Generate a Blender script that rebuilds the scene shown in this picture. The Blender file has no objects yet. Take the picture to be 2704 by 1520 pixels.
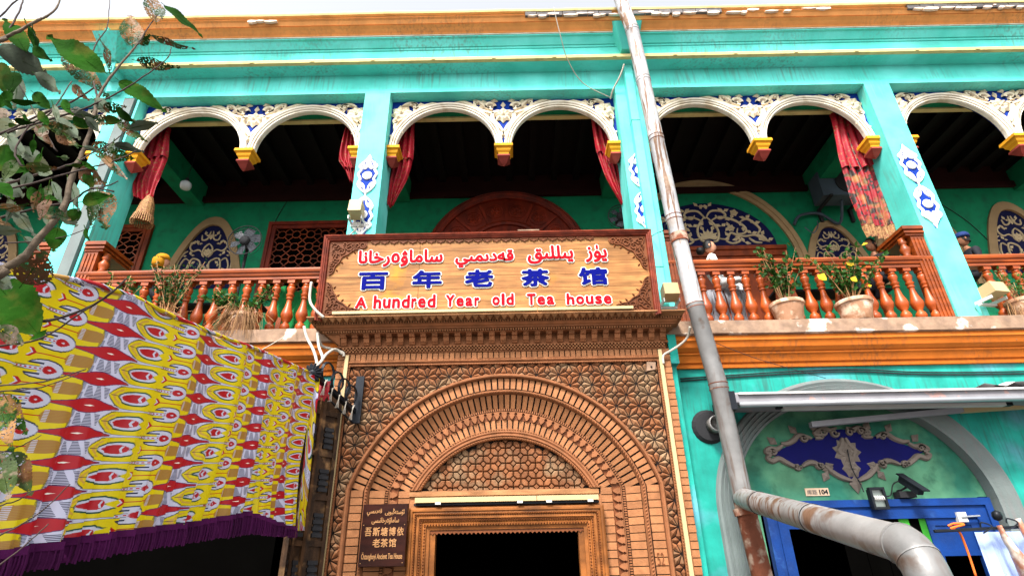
import bpy, math, random
import numpy as np
from math import sin, cos, pi, sqrt, atan2, radians
random.seed(7)
sc = bpy.context.scene
col = sc.collection
# ------------------------------------------------------------------ camera
cam = bpy.data.cameras.new('camera')
cam.sensor_width = 36.0
cam.lens = 36.0*1500/2704
cam.clip_end = 300
camo = bpy.data.objects.new('camera', cam)
col.objects.link(camo)
camo.location = (0, -8, 1.6)
from mathutils import Matrix, Vector
camo.rotation_euler = (Matrix.Rotation(radians(90+26.9), 3, 'X') @ Matrix.Rotation(radians(-1.1), 3, 'Z')).to_euler()
sc.camera = camo
# ------------------------------------------------------------------ sky, sun, exposure
world = bpy.data.worlds.new('World')
sc.world = world
world.use_nodes = True
nt = world.node_tree
bg = nt.nodes['Background']
sky = nt.nodes.new('ShaderNodeTexSky')
sky.sky_type = 'NISHITA'
sky.sun_disc = False
sky.sun_elevation = radians(50)
sky.sun_rotation = radians(200)
sky.air_density = 1.0
sky.dust_density = 3.0
hs = nt.nodes.new('ShaderNodeHueSaturation')      # thin bright overcast: the sky reads nearly white
hs.inputs['Saturation'].default_value = 0.18
hs.inputs['Value'].default_value = 1.6
nt.links.new(sky.outputs[0], hs.inputs['Color'])
nt.links.new(hs.outputs[0], bg.inputs[0])
bg.inputs[1].default_value = 0.10
sl = bpy.data.lights.new('sun', 'SUN')
sl.energy = 2.8
sl.angle = radians(12)
sl.color = (1, .96, .9)
slo = bpy.data.objects.new('sun', sl)
col.objects.link(slo)
slo.rotation_euler = (radians(90-50), 0, radians(-20))
sc.view_settings.view_transform = 'Standard'
sc.view_settings.look = 'None'
sc.view_settings.exposure = 1.5
sc.view_settings.gamma = 1.0

# ------------------------------------------------------------------ materials
def mat(name, color, rough=.75, var=.12, scale=3.0, bump=.15, bscale=40., dirt=None, dirt_amt=.4, streak=False, metal=0., c2=None, c2map=None, c2scale=2., c2cut=(.5, .62), spec=.15, alpha=None, translucent=None, wave=None, back=None):
    m = bpy.data.materials.new(name)
    m.use_nodes = True
    n = m.node_tree.nodes
    L = m.node_tree.links
    b = n['Principled BSDF']
    b.inputs['Roughness'].default_value = rough
    b.inputs['Metallic'].default_value = metal
    b.inputs['Specular IOR Level'].default_value = spec
    geo = n.new('ShaderNodeNewGeometry')
    def noise(sca, det=4, vec=None):
        t = n.new('ShaderNodeTexNoise')
        t.inputs['Scale'].default_value = sca
        t.inputs['Detail'].default_value = det
        L.new(vec or geo.outputs['Position'], t.inputs['Vector'])
        return t.outputs['Fac']
    def ramp(src, a, c, lo=0., hi=1.):
        r = n.new('ShaderNodeMapRange')
        r.inputs[1].default_value = a; r.inputs[2].default_value = c
        r.inputs[3].default_value = lo; r.inputs[4].default_value = hi
        L.new(src, r.inputs[0])
        return r.outputs[0]
    def mix(f, A, B, mode='MIX'):
        x = n.new('ShaderNodeMix'); x.data_type = 'RGBA'; x.blend_type = mode
        for s_, v in ((x.inputs[0], f), (x.inputs[6], A), (x.inputs[7], B)):
            if hasattr(v, 'is_linked'): L.new(v, s_)
            elif isinstance(v, (int, float)): s_.default_value = v
            else: s_.default_value = (*v, 1)
        return x.outputs[2]
    base = color
    out = base
    if wave:
        mp = n.new('ShaderNodeMapping'); mp.inputs['Scale'].default_value = wave
        L.new(geo.outputs['Position'], mp.inputs['Vector'])
        g = ramp(noise(1.0, 8, mp.outputs[0]), .38, .62)
        out = mix(g, tuple(a*.55 for a in color), color)
    if back:
        out = mix(geo.outputs['Backfacing'], out, back)
    if c2:
        cv = None
        if c2map:
            mc = n.new('ShaderNodeMapping'); mc.inputs['Scale'].default_value = c2map
            L.new(geo.outputs['Position'], mc.inputs['Vector']); cv = mc.outputs[0]
        out = mix(ramp(noise(c2scale, 6, cv), *c2cut), out, c2)
    oi = n.new('ShaderNodeObjectInfo')
    v = ramp(noise(scale, 6), .3, .7, 1-var, 1+var)
    v2 = ramp(oi.outputs['Random'], 0, 1, 1-var*.8, 1+var*.8)
    mm = n.new('ShaderNodeMath'); mm.operation = 'MULTIPLY'
    L.new(v, mm.inputs[0]); L.new(v2, mm.inputs[1])
    vv = n.new('ShaderNodeCombineColor')
    for i in range(3): L.new(mm.outputs[0], vv.inputs[i])
    out = mix(1.0, out, vv.outputs[0], 'MULTIPLY')
    if dirt:
        if streak:
            mp = n.new('ShaderNodeMapping'); mp.inputs['Scale'].default_value = (22, 22, 1.6)
            L.new(geo.outputs['Position'], mp.inputs['Vector'])
            d = noise(1.0, 6, mp.outputs[0])
            big = ramp(noise(.7, 3), .42, .62)
            d = ramp(d, .48, .66, 0, dirt_amt)
            q = n.new('ShaderNodeMath'); q.operation = 'MULTIPLY'
            L.new(d, q.inputs[0]); L.new(big, q.inputs[1]); d = q.outputs[0]
        else:
            d = ramp(noise(5.0, 8), .5, .68, 0, dirt_amt)
        out = mix(d, out, dirt)
    L.new(out, b.inputs['Base Color'])
    if bump:
        bp = n.new('ShaderNodeBump'); bp.inputs['Strength'].default_value = bump
        bp.inputs['Distance'].default_value = .01
        L.new(noise(bscale, 6), bp.inputs['Height'])
        L.new(bp.outputs[0], b.inputs['Normal'])
    if alpha:
        L.new(ramp(noise(alpha[0], 2), alpha[1], alpha[1]+.01, 1, 0), b.inputs['Alpha'])
    if translucent:
        tr = n.new('ShaderNodeBsdfTranslucent')
        L.new(out, tr.inputs[0])
        ms = n.new('ShaderNodeMixShader'); ms.inputs[0].default_value = translucent
        L.new(b.outputs[0], ms.inputs[1]); L.new(tr.outputs[0], ms.inputs[2])
        L.new(ms.outputs[0], n['Material Output'].inputs[0])
    return m
MT = {}
def D(name, *a, **k): MT[name] = mat(name, *a, **k)
D('teal_paint', (.085, .58, .50), c2=(.14, .66, .60), c2scale=1.1, c2cut=(.4, .6), dirt=(.14, .20, .15), dirt_amt=.55, streak=True, var=.08, bump=.2, bscale=18)
D('teal_shade_paint', (.015, .21, .125), var=.12, dirt=(.02, .10, .06), dirt_amt=.5, bump=.1)
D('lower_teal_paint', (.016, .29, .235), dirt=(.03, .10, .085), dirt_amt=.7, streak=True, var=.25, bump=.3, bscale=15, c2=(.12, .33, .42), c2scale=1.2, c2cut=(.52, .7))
D('shaded_green_paint', (.075, .21, .12), var=.25, dirt=(.02, .08, .05), dirt_amt=.7, bump=.3, bscale=12, c2=(.02, .12, .08), c2scale=1.1)  # pale green darkened, awning shadow put into the colour
D('gallery_wall_shaded', (.003, .15, .065), var=.12, bump=.1, dirt=(.01, .05, .03), dirt_amt=.4)  # teal darkened to deep green, gallery shade put into the colour
D('orange_paint', (.64, .27, .08), dirt=(.25, .13, .07), dirt_amt=.5, streak=True, var=.14, bump=.3, bscale=14)
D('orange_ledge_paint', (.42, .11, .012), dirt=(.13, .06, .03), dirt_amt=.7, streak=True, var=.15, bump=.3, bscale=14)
D('cement', (.28, .18, .12), var=.3, scale=6, bump=.6, bscale=20, c2=(.62, .56, .48), c2scale=2.6, c2cut=(.56, .60), dirt=(.15, .10, .08))
D('raw_brick', (.11, .10, .10), var=.3, scale=8, bump=.7, bscale=25)
D('loose_plaster', (.72, .55, .45), var=.2, bump=.5)
D('cream_trim', (.62, .50, .22), var=.08, dirt=(.3, .22, .1), dirt_amt=.4)
D('beige_plastic', (.44, .33, .17), var=.04, rough=.5, bump=.03)
D('white_plastic', (.50, .49, .47), var=.05, rough=.45, bump=.03)
D('white_moulding', (.72, .66, .55), var=.08, bump=.2, bscale=30, dirt=(.42, .31, .17), dirt_amt=.6)
D('carved_white', (.70, .60, .44), var=.12, bump=.2, bscale=30, dirt=(.36, .24, .12), dirt_amt=.6)
D('medallion_white', (.80, .80, .76), var=.05, bump=.2)
D('blue_paint', (.002, .028, .24), var=.15, bump=.1)
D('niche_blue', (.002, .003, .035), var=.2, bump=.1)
D('niche_cream', (.27, .18, .09), var=.15, bump=.15)
D('niche_tracery', (.42, .33, .20), var=.12)
D('yellow_paint', (.62, .27, .012), var=.15, bump=.1)
D('maroon_paint', (.22, .035, .025), var=.3, bump=.2)
D('shaded_ceiling', (.0018, .0006, .0005), var=.3, wave=(.8, 6, 6))  # near-black base colour holds the shade under the gallery roof
D('plate_wood', (.018, .0022, .0012), var=.2, bump=.1)
D('dark_void', (.0012, .0011, .001), var=.1, bump=0, spec=0, rough=1)  # near-black puts the darkness of unlit interiors into the colour
D('varnished_wood', (.30, .058, .007), rough=.4, var=.2, spec=.35, wave=(2, 14, 14), bump=.1)
D('baluster_wood', (.30, .052, .006), rough=.4, var=.25, spec=.35, bump=.1, dirt=(.12, .03, .01), dirt_amt=.5)
D('door_wood', (.21, .035, .006), rough=.45, var=.2, bump=.1, wave=(6, 14, 2))
D('gallery_wood', (.15, .014, .003), rough=.5, var=.2, bump=.1, wave=(6, 14, 2))
D('brick', (.275, .115, .048), var=.16, scale=9, bump=.5, bscale=60, c2=(.35, .15, .062), c2scale=5, dirt=(.17, .07, .03), dirt_amt=.45)
D('terracotta', (.235, .09, .037), var=.14, scale=9, bump=.4, bscale=70, dirt=(.12, .05, .02), dirt_amt=.6)
D('star_tile', (.175, .066, .026), var=.25, scale=10, bump=.5, bscale=70, c2=(.19, .115, .062), c2scale=3.5, c2cut=(.45, .6), dirt=(.07, .03, .015), dirt_amt=.5)
D('joint', (.006, .003, .002), var=.2, bump=.2)
D('carved_sill', (.30, .14, .06), var=.25, bump=.3, wave=(3, 14, 14))
D('door_frame_wood', (.28, .095, .022), rough=.5, var=.2, bump=.2, wave=(3, 14, 5), dirt=(.08, .03, .01), dirt_amt=.6)
D('sign_planks', (.40, .18, .058), rough=.42, var=.2, scale=2.5, wave=(2.2, 10, 26), bump=.1, dirt=(.22, .09, .03), dirt_amt=.55, c2=(.50, .21, .02), c2scale=2.2, c2cut=(.6, .75))
D('sign_frame', (.16, .027, .012), rough=.4, var=.2, wave=(8, 14, 8), bump=.15)
D('carved_brown', (.13, .04, .013), rough=.5, var=.2, bump=.15)
D('letter_red', (.42, .003, .010), var=.03, bump=0, rough=.7, spec=.05)
D('letter_blue', (.0004, .003, .14), var=.03, bump=0, rough=.7, spec=.05)
D('letter_white', (.62, .60, .55), var=.02, bump=0, rough=.7)
D('plaque_wood', (.022, .005, .003), rough=.35, var=.2, bump=.1, wave=(3, 14, 14))
D('plaque_letter', (.34, .17, .07), var=.1, bump=0)
D('galvanised', (.21, .205, .20), rough=.42, metal=.3, var=.25, bump=.4, bscale=14, dirt=(.10, .045, .02), dirt_amt=.9, streak=True, c2=(.12, .07, .045), c2scale=2.6, c2cut=(.58, .66))
D('peeling_pipe', (.42, .42, .43), rough=.4, var=.15, bump=.6, bscale=18, c2=(.16, .075, .035), c2scale=1.0, c2map=(14, 14, 1.1), c2cut=(.54, .60), dirt=(.3, .2, .12), dirt_amt=.5, spec=.5)
D('rust', (.13, .04, .02), var=.4, bump=.6, c2=(.28, .20, .15), c2scale=7, rough=.8)
D('wire_dark', (.02, .02, .022), var=.1, bump=0)
D('cable_white', (.42, .38, .32), var=.05, bump=0)
D('black_iron', (.012, .014, .018), rough=.4, var=.2, metal=.3, bump=.1)
D('shutter_wood', (.045, .022, .010), rough=.5, var=.5, scale=8, wave=(14, 14, 1.2), bump=.3, c2=(.16, .085, .035), c2scale=6, c2cut=(.55, .66))
D('fringe', (.055, .004, .045), var=.3, bump=.3, rough=.9)
D('curtain_red', (.24, .004, .012), rough=.5, var=.2, bump=.1, spec=.2, c2=(.20, .09, .03), c2scale=26, c2cut=(.60, .64))
D('curtain_print', (.22, .006, .012), rough=.5, var=.2, bump=.1, spec=.2, c2=(.02, .012, .010), c2scale=9, c2cut=(.5, .53), dirt=(.30, .16, .05), dirt_amt=.8)
D('curtain_gold', (.24, .13, .05), rough=.6, var=.35, scale=30, bump=.3, c2=(.12, .03, .02), c2scale=40)
D('pot_clay', (.36, .19, .11), var=.25, bump=.5, bscale=30, dirt=(.16, .07, .03), dirt_amt=.7, c2=(.6, .45, .33), c2scale=6)
D('soil', (.03, .018, .01), var=.3)
D('plant_green', (.026, .085, .012), rough=.5, var=.4, scale=9, translucent=.25, bump=0)
D('plant_yellow', (.40, .27, .01), rough=.5, var=.2, bump=0)
D('dry_stalk', (.30, .16, .07), var=.4, bump=0)
D('leaf', (.009, .038, .003), rough=.8, var=.45, scale=6, spec=.02, back=(.085, .105, .075), c2=(.06, .05, .01), c2scale=9, c2cut=(.5, .8), translucent=.06, bump=.3, bscale=60)  # front green darkened to hold the shade on leaves seen from below
D('chewed_leaf', (.010, .035, .003), spec=.1, rough=.5, var=.4, scale=9, back=(.10, .10, .07), c2=(.16, .08, .03), c2scale=16, c2cut=(.48, .56), alpha=(130., .58), translucent=.12, bump=.4, bscale=60)
D('dry_leaf', (.07, .028, .008), rough=.6, var=.4, scale=9, back=(.14, .10, .07), alpha=(90., .62), translucent=.15, c2=(.03, .05, .01), c2scale=14, c2cut=(.5, .56), bump=.5, bscale=60)
D('bark', (.13, .095, .065), var=.35, scale=20, bump=.6, bscale=50)
D('twig', (.05, .035, .03), var=.3, scale=20, bump=.4)
D('skin', (.48, .23, .14), rough=.5, var=.08, bump=0)
D('skin_dark', (.20, .085, .045), rough=.5, var=.08, bump=0)
D('hair', (.006, .005, .005), rough=.5, var=.2, bump=.4, bscale=80)
D('cloth_white', (.62, .63, .62), var=.08, bump=.1)
D('cloth_dark', (.012, .012, .016), var=.2, bump=.1)
D('cloth_yellow', (.38, .16, .005), var=.15, bump=.1)
D('cloth_navy', (.012, .03, .12), var=.2, bump=.1)
D('cloth_green', (.01, .20, .05), var=.15, bump=.1)
D('cloth_grey', (.30, .30, .33), var=.1, bump=.1)
D('fan_grey', (.06, .065, .075), var=.1, rough=.35, bump=0)
D('ac_metal', (.05, .07, .09), var=.2, rough=.5, bump=.05)
D('bulb_glass', (.55, .58, .60), rough=.15, var=.02, bump=0, spec=.6)
D('door_blue', (.003, .026, .13), var=.3, rough=.6, bump=.3, dirt=(.01, .03, .12), dirt_amt=.7, c2=(.02, .10, .32), c2scale=5, c2cut=(.62, .7))
D('shop_green', (.03, .22, .02), var=.3, bump=0)
D('pilaster_white', (.13, .155, .15), var=.12, bump=.3, dirt=(.16, .14, .14), dirt_amt=.6, streak=True)
D('scroll_grey', (.19, .155, .13), var=.2, bump=.2)
D('rosette_blue', (.0025, .003, .085), var=.2, bump=.1)
D('roller_cloth', (.22, .21, .225), var=.15, bump=.2, c2=(.35, .22, .2), c2scale=9, c2cut=(.6, .64))
D('steel', (.35, .36, .38), metal=.6, rough=.3, var=.1, bump=0)
D('cord_orange', (.65, .13, .02), var=.1, bump=0)
D('meat', (.45, .16, .09), rough=.4, var=.3, scale=12, c2=(.62, .52, .44), c2scale=9, c2cut=(.45, .6), bump=.3, spec=.6)
D('sheet_blue', (.35, .45, .72), var=.1, bump=.05)
D('ground_paving', (.10, .095, .09), var=.15, bump=.3)
D('glass_dark', (.10, .12, .11), rough=.1, var=.1, bump=0, spec=.8)
D('number_plate', (.50, .36, .25), var=.2, bump=.1)

# ------------------------------------------------------------------ mesh helpers
class G:
    k = 1.0
    def __init__(s): s.v = []; s.f = []; s.m = []
    def add(s, vs, fs, m=0):
        o = len(s.v); s.v += [tuple(p) for p in vs]
        s.f += [tuple(i+o for i in f) for f in fs]; s.m += [m]*len(fs)
        return s
    def box(s, a, b, m=0):
        x0, y0, z0 = a; x1, y1, z1 = b
        return s.add([(x0,y0,z0),(x1,y0,z0),(x1,y1,z0),(x0,y1,z0),(x0,y0,z1),(x1,y0,z1),(x1,y1,z1),(x0,y1,z1)],
                     [(0,3,2,1),(4,5,6,7),(0,1,5,4),(1,2,6,5),(2,3,7,6),(3,0,4,7)], m)
    def prism(s, poly, y0, y1, m=0, inset=0., my=0.):
        """polygon in XZ (counter-clockwise seen from the street) from front y0 back to y1; inset bevels the front"""
        n = len(poly)
        cx = sum(p[0] for p in poly)/n; cz = sum(p[1] for p in poly)/n
        fr = [(p[0]+(cx-p[0])*inset, p[1]+(cz-p[1])*inset) for p in poly] if inset else poly
        vs = [(x, y0, z) for x, z in fr]+[(x, y1, z) for x, z in poly]
        fs = [tuple(range(n))]+[(i, i+n, (i+1) % n+n, (i+1) % n) for i in range(n)]
        return s.add(vs, fs, m)
    def pyramid(s, poly, apex, y1, m=0):
        n = len(poly)
        vs = [(x, y1, z) for x, z in poly]+[apex]
        return s.add(vs, [(i, (i+1) % n, n) for i in range(n)], m)
    def tube(s, path, r, n=8, m=0, cap=True, sq=1.0):
        P = [Vector(p) for p in path]; k = len(P)
        rs = r if isinstance(r, (list, tuple)) else [r]*k
        o = len(s.v); pu = None
        for i in range(k):
            t = (P[min(i+1, k-1)]-P[max(i-1, 0)])
            if t.length < 1e-9: t = Vector((0, 0, 1))
            t.normalize()
            if pu is None:
                a = Vector((0, 1, 0)) if abs(t.y) < .9 else Vector((1, 0, 0))
                u = (a-t*a.dot(t)).normalized()
            else:
                u = (pu-t*pu.dot(t))
                u = u.normalized() if u.length > 1e-6 else pu
            pu = u; w = t.cross(u)
            for j in range(n):
                A = 2*pi*j/n+pi/n
                s.v.append(tuple(P[i]+u*(cos(A)*rs[i])+w*(sin(A)*rs[i]*sq)))
        for i in range(k-1):
            for j in range(n):
                s.f.append((o+i*n+j, o+i*n+(j+1) % n, o+(i+1)*n+(j+1) % n, o+(i+1)*n+j)); s.m.append(m)
        if cap:
            s.f.append(tuple(o+j for j in reversed(range(n)))); s.m.append(m)
            s.f.append(tuple(o+(k-1)*n+j for j in range(n))); s.m.append(m)
        return s
    def lathe(s, c, prof, n=12, m=0, sx=1., sy=1., tilt=None):
        o = len(s.v)
        for r, z in prof:
            for j in range(n):
                A = 2*pi*j/n
                p = Vector((cos(A)*r*sx, sin(A)*r*sy, z))
                if tilt: p = tilt @ p
                s.v.append((c[0]+p.x, c[1]+p.y, c[2]+p.z))
        k = len(prof)
        for i in range(k-1):
            for j in range(n):
                s.f.append((o+i*n+j, o+i*n+(j+1) % n, o+(i+1)*n+(j+1) % n, o+(i+1)*n+j)); s.m.append(m)
        s.f.append(tuple(o+j for j in reversed(range(n)))); s.m.append(m)
        s.f.append(tuple(o+(k-1)*n+j for j in range(n))); s.m.append(m)
        return s
    def mould(s, x0, x1, prof, m=0, segs=1, cap=True, jit=0.):
        """profile of (y,z) run along X; listed from the bottom up on the street side"""
        n = len(prof); o = len(s.v)
        for i in range(segs+1):
            x = x0+(x1-x0)*i/segs
            d = random.uniform(-jit, jit) if jit else 0
            s.v += [(x, y, z+d) for y, z in prof]
        for i in range(segs):
            for j in range(n-1):
                a = o+i*n+j
                s.f.append((a, a+n, a+n+1, a+1)); s.m.append(m)
        if cap:
            s.f.append(tuple(o+j for j in range(n))); s.m.append(m)
            s.f.append(tuple(o+segs*n+j for j in reversed(range(n)))); s.m.append(m)
        return s
    def sweep(s, path, prof, m=0):
        """path [(x,z)], profile [(outward,y)] — outward is to the left of travel"""
        k = len(path); n = len(prof); o = len(s.v)
        for i in range(k):
            a = path[max(i-1, 0)]; b = path[min(i+1, k-1)]
            tx, tz = b[0]-a[0], b[1]-a[1]; l = sqrt(tx*tx+tz*tz) or 1
            nx, nz = -tz/l, tx/l
            for q, y in prof:
                s.v.append((path[i][0]+nx*q, y, path[i][1]+nz*q))
        for i in range(k-1):
            for j in range(n-1):
                a = o+i*n+j
                s.f.append((a, a+1, a+n+1, a+n)); s.m.append(m)
        return s
    # flat-backed carving lying on the plane Y=y, raised towards the street by h
    def vine(s, path, y, w, h, m=0):
        k = len(path); o = len(s.v)
        ws = w if isinstance(w, (list, tuple)) else [w*(1-.55*abs(2*i/(k-1)-1)**3) for i in range(k)]
        for i in range(k):
            a = path[max(i-1, 0)]; b = path[min(i+1, k-1)]
            tx, tz = b[0]-a[0], b[1]-a[1]; l = sqrt(tx*tx+tz*tz) or 1
            nx, nz = -tz/l, tx/l; W = ws[i]/2*s.k; x, z = path[i]
            s.v += [(x+nx*W, y, z+nz*W), (x+nx*W*.55, y-h, z+nz*W*.55), (x-nx*W*.55, y-h, z-nz*W*.55), (x-nx*W, y, z-nz*W)]
        for i in range(k-1):
            for j in range(3):
                a = o+i*4+j
                s.f.append((a, a+4, a+5, a+1)); s.m.append(m)
        return s
    def petal(s, x, z, ang, L, W, y, h, m=0):
        c, q = cos(ang), sin(ang)
        L *= .6+.4*s.k; W *= s.k
        def P(a, b, d): return (x+a*c-b*q, y-d, z+a*q+b*c)
        return s.add([P(0,0,h*.3), P(L*.45, W/2, 0), P(L,0,0), P(L*.45,-W/2,0), P(L*.5,0,h)],
                     [(0,4,1),(1,4,2),(2,4,3),(3,4,0)], m)
    def flower(s, x, z, r, n, y, h, m=0, a0=0.):
        for i in range(n): s.petal(x, z, a0+2*pi*i/n, r, r*2.0*pi/n*1.0, y, h, m)
        s.add([(x+cos(2*pi*i/6)*r*.22, y-h*.6, z+sin(2*pi*i/6)*r*.22) for i in range(6)]+[(x, y-h*1.5, z)], [(i, (i+1) % 6, 6) for i in range(6)], m)
        return s
    def scroll(s, x, z, r, a0, turns, sgn, y, w, h, m=0, n=None, ball=True):
        n = n or int(10*turns)+4
        pts = []
        for i in range(n+1):
            t = i/n
            R = r*(1-t*.85); A = a0+sgn*2*pi*turns*t
            pts.append((x+R*cos(A), z+R*sin(A)))
        s.vine(pts, y, [w*(1-.4*i/n) for i in range(n+1)], h, m)
        return s
def mesh(name, g, mats, smooth=False):
    me = bpy.data.meshes.new(name)
    me.from_pydata(g.v, [], g.f)
    for q in (mats if isinstance(mats, (list, tuple)) else [mats]): me.materials.append(MT[q])
    if any(g.m): me.polygons.foreach_set('material_index', g.m)
    if smooth: me.polygons.foreach_set('use_smooth', [True]*len(me.polygons))
    me.update()
    return me
def wloc(o):
    v = Vector((0, 0, 0))
    while o: v += o.location; o = o.parent
    return v
def put(name, me, parent=None, loc=(0, 0, 0), rot=None, **tags):
    o = bpy.data.objects.new(name, me); col.objects.link(o)
    if parent: o.parent = parent; o.location = Vector(loc)-wloc(parent)
    else: o.location = loc
    if rot: o.rotation_euler = rot
    for k, v in tags.items(): o[k] = v
    return o
def B(name, g, mats, parent=None, smooth=False, auto=None, **tags):
    o = put(name, mesh(name, g, mats, smooth or bool(auto)), parent, **tags)
    if auto:
        o.data.set_sharp_from_angle(angle=radians(auto))
    return o
def thing(name, label, cat, loc=(0, 0, 0), group=None, kind=None):
    o = bpy.data.objects.new(name, None); col.objects.link(o); o.location = loc
    o.empty_display_size = .2
    o['label'] = label; o['category'] = cat
    if group: o['group'] = group
    if kind: o['kind'] = kind
    return o
def tag(o, label, cat, group=None):
    o['label'] = label; o['category'] = cat
    if group: o['group'] = group
    return o
def lerp(a, b, t): return tuple(p+(q-p)*t for p, q in zip(a, b))
def arc(cx, cz, r, a0, a1, n, rz=None):
    rz = rz or r
    return [(cx+r*cos(a0+(a1-a0)*i/n), cz+rz*sin(a0+(a1-a0)*i/n)) for i in range(n+1)]
def smooth_path(P, n=6):
    out = []
    for i in range(len(P)-1):
        p0 = Vector(P[max(i-1, 0)]); p1 = Vector(P[i]); p2 = Vector(P[i+1]); p3 = Vector(P[min(i+2, len(P)-1)])
        for j in range(n):
            t = j/n
            out.append(tuple(.5*((2*p1)+(p2-p0)*t+(2*p0-5*p1+4*p2-p3)*t*t+(3*p1-p0-3*p2+p3)*t**3)))
    out.append(tuple(P[-1]))
    return out
def cable(name, pts, r, m, label, cat, group=None, n=6, sm=6):
    return tag(B(name, G().tube(smooth_path(pts, sm), r, n), m, smooth=True), label, cat, group)

# ================================================================== SETTING
g = G(); g.add([(-60,-60,0),(60,-60,0),(60,40,0),(-60,40,0)], [(0,1,2,3)])
B('ground', g, 'ground_paving', kind='structure')
house = thing('tea_house', 'two storey turquoise tea house with arched gallery and orange cornices', 'building', (0, 0, 0))
PX = [-7.52, -2.737, 2.045, 6.815, 11.6]      # left faces of the pillars
PW = .48; PD = .66
ZB = 9.90                                     # underside of the beam
ZL = 4.90                                     # top of the balcony ledge
ZF = 5.10
WY = 2.8                                      # back wall of the gallery
X0, X1 = -15.0, 15.0
# pillars with their plaster medallions
def medallion(cx, zc, hw, hh, up):
    """pierced white rosette on blue; up=+1 when the pointed end is on top"""
    g = G(); y = -.012
    out = []
    for i in range(28):
        A = 2*pi*i/28
        k = 1+.10*cos(7*A)
        x = cos(A)*hw*k*(.92 if abs(sin(A)) > .7 else 1); z = sin(A)*hh*k
        if sin(A)*up > .75: x *= .62; z *= 1.10
        out.append((cx+x, zc+z))
    g.prism(out, y, 0.0, 1)
    w = .050
    g.lathe((cx, y, zc-up*hh*.05), [(hw*.50, 0), (hw*.52, .018), (hw*.44, .030), (hw*.12, .036)], 14, 0, sx=1, sy=1, tilt=Matrix.Rotation(pi/2, 3, 'X'))
    for sgn in (-1, 1):
        pts = [(cx+sgn*hw*a, zc+up*hh*b) for a, b in ((.10,-1.0),(.55,-.80),(.90,-.50),(.72,-.22),(.98,.05),(.72,.30),(.92,.52),(.50,.72),(.12,.98))]
        g.vine(smooth_path(pts, 4), y, w, .022)
        g.vine(smooth_path([(cx+sgn*hw*a, zc+up*hh*b) for a, b in ((.15,-.95),(.28,-.62),(.62,-.45),(.86,-.55))], 4), y, w*.8, .02)
        g.vine(smooth_path([(cx+sgn*hw*a, zc+up*hh*b) for a, b in ((.10,.95),(.20,.60),(.55,.42),(.86,.50))], 4), y, w*.9, .022)
        g.vine(smooth_path([(cx+sgn*hw*a, zc+up*hh*b) for a, b in ((.55,.40),(.30,.36),(.10,.50))], 4), y, w*.8, .02)
        g.scroll(cx+sgn*hw*.70, zc+up*hh*.62, hw*.22, pi/2, .9, sgn, y, w*.7, .02)
        g.scroll(cx+sgn*hw*.66, zc-up*hh*.62, hw*.20, -pi/2, .9, -sgn, y, w*.7, .02)
    g.petal(cx, zc+up*hh*.80, up*pi/2, hh*.42, hw*.5, y, .03)
    g.petal(cx, zc-up*hh*.80, -up*pi/2, hh*.38, hw*.42, y, .03)
    g.petal(cx, zc+up*hh*.40, up*pi/2, hh*.35, hw*.45, y, .03)
    return g
for i, px in enumerate(PX):
    if i == 4: continue
    g = G()
    if i == 0:
        # the leftmost pillar has a recessed strip holding a square white rain pipe
        g.box((px-.06, 0, 4.72), (px+.17, PD, ZB+.002)); g.box((px+.17, .07, 4.72), (px+.42, PD, ZB+.002)); g.box((px+.42, .02, 4.72), (px+PW-.02, PD, ZB+.002))
    else:
        g.box((px, 0, 4.72), (px+PW, PD, ZB+.002))
    p = B('pillar', g, 'teal_paint', house)
    if i == 0:
        B('rain_channel', G().box((px+.20, -.03, 4.6), (px+.39, .067, ZB-.05)), 'pilaster_white', p)
        continue
    m1 = medallion(px+PW/2-.005, 7.93, .165, .385, 1)
    m2 = medallion(px+PW/2-.005, 7.07, .165, .385, -1)
    B('medallion', m1, ['medallion_white', 'blue_paint'], p)
    B('medallion', m2, ['medallion_white', 'blue_paint'], p)
# beam and cornice over the pillars
g = G(); g.mould(X0, X1, [(PD, ZB), (0.0, ZB), (0.0, 10.366), (.3, 10.366)], cap=True)
B('front_beam', g, 'teal_paint', house)
g = G(); g.mould(X0, X1, [(0.002, 10.368), (-.275, 10.368), (-.275, 10.40)], cap=False)
B('cornice_soffit', g, 'teal_paint', house)
g = G(); g.mould(X0, X1, [(-.272, 10.362), (-.345, 10.362), (-.352, 10.425), (-.29, 10.43)], cap=False)
for x in np.arange(-9.5, 10, 1.15):
    g.box((x, -.360, 10.37), (x+.07, -.3, 10.395))
B('cable_tray', g, 'cream_trim', house)
g = G(); g.mould(X0, X1, [(-.29, 10.420), (-.33, 10.566), (-.345, 10.614), (-.325, 10.618), (-.325, 10.631), (-.35, 10.635), (-.365, 10.663), (-.345, 10.667), (-.345, 10.679), (-.375, 10.683), (-.46, 10.793), (-.50, 10.809), (-.50, 10.841), (-.2, 10.857)], cap=False)
B('upper_fascia', g, 'teal_paint', house)
g = G(); g.mould(X0, X1, [(-.44, 10.845), (-.53, 10.851), (-.545, 10.871), (-.53, 10.877), (-.60, 10.935), (-.655, 10.969), (-.64, 10.972), (-.64, 10.984), (-.66, 10.987), (-.70, 11.051), (-.735, 11.074), (-.70, 11.077), (-.70, 11.149), (-.2, 11.155)], cap=False)
B('orange_cornice', g, 'orange_paint', house)
g = G(); g.mould(X0, X1, [(-.3, 11.150), (-.755, 11.153), (-.765, 11.184), (-.765, 11.204), (-.2, 11.207)], cap=False, segs=40, jit=.008)
B('cornice_coping', g, 'cream_trim', house)
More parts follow.
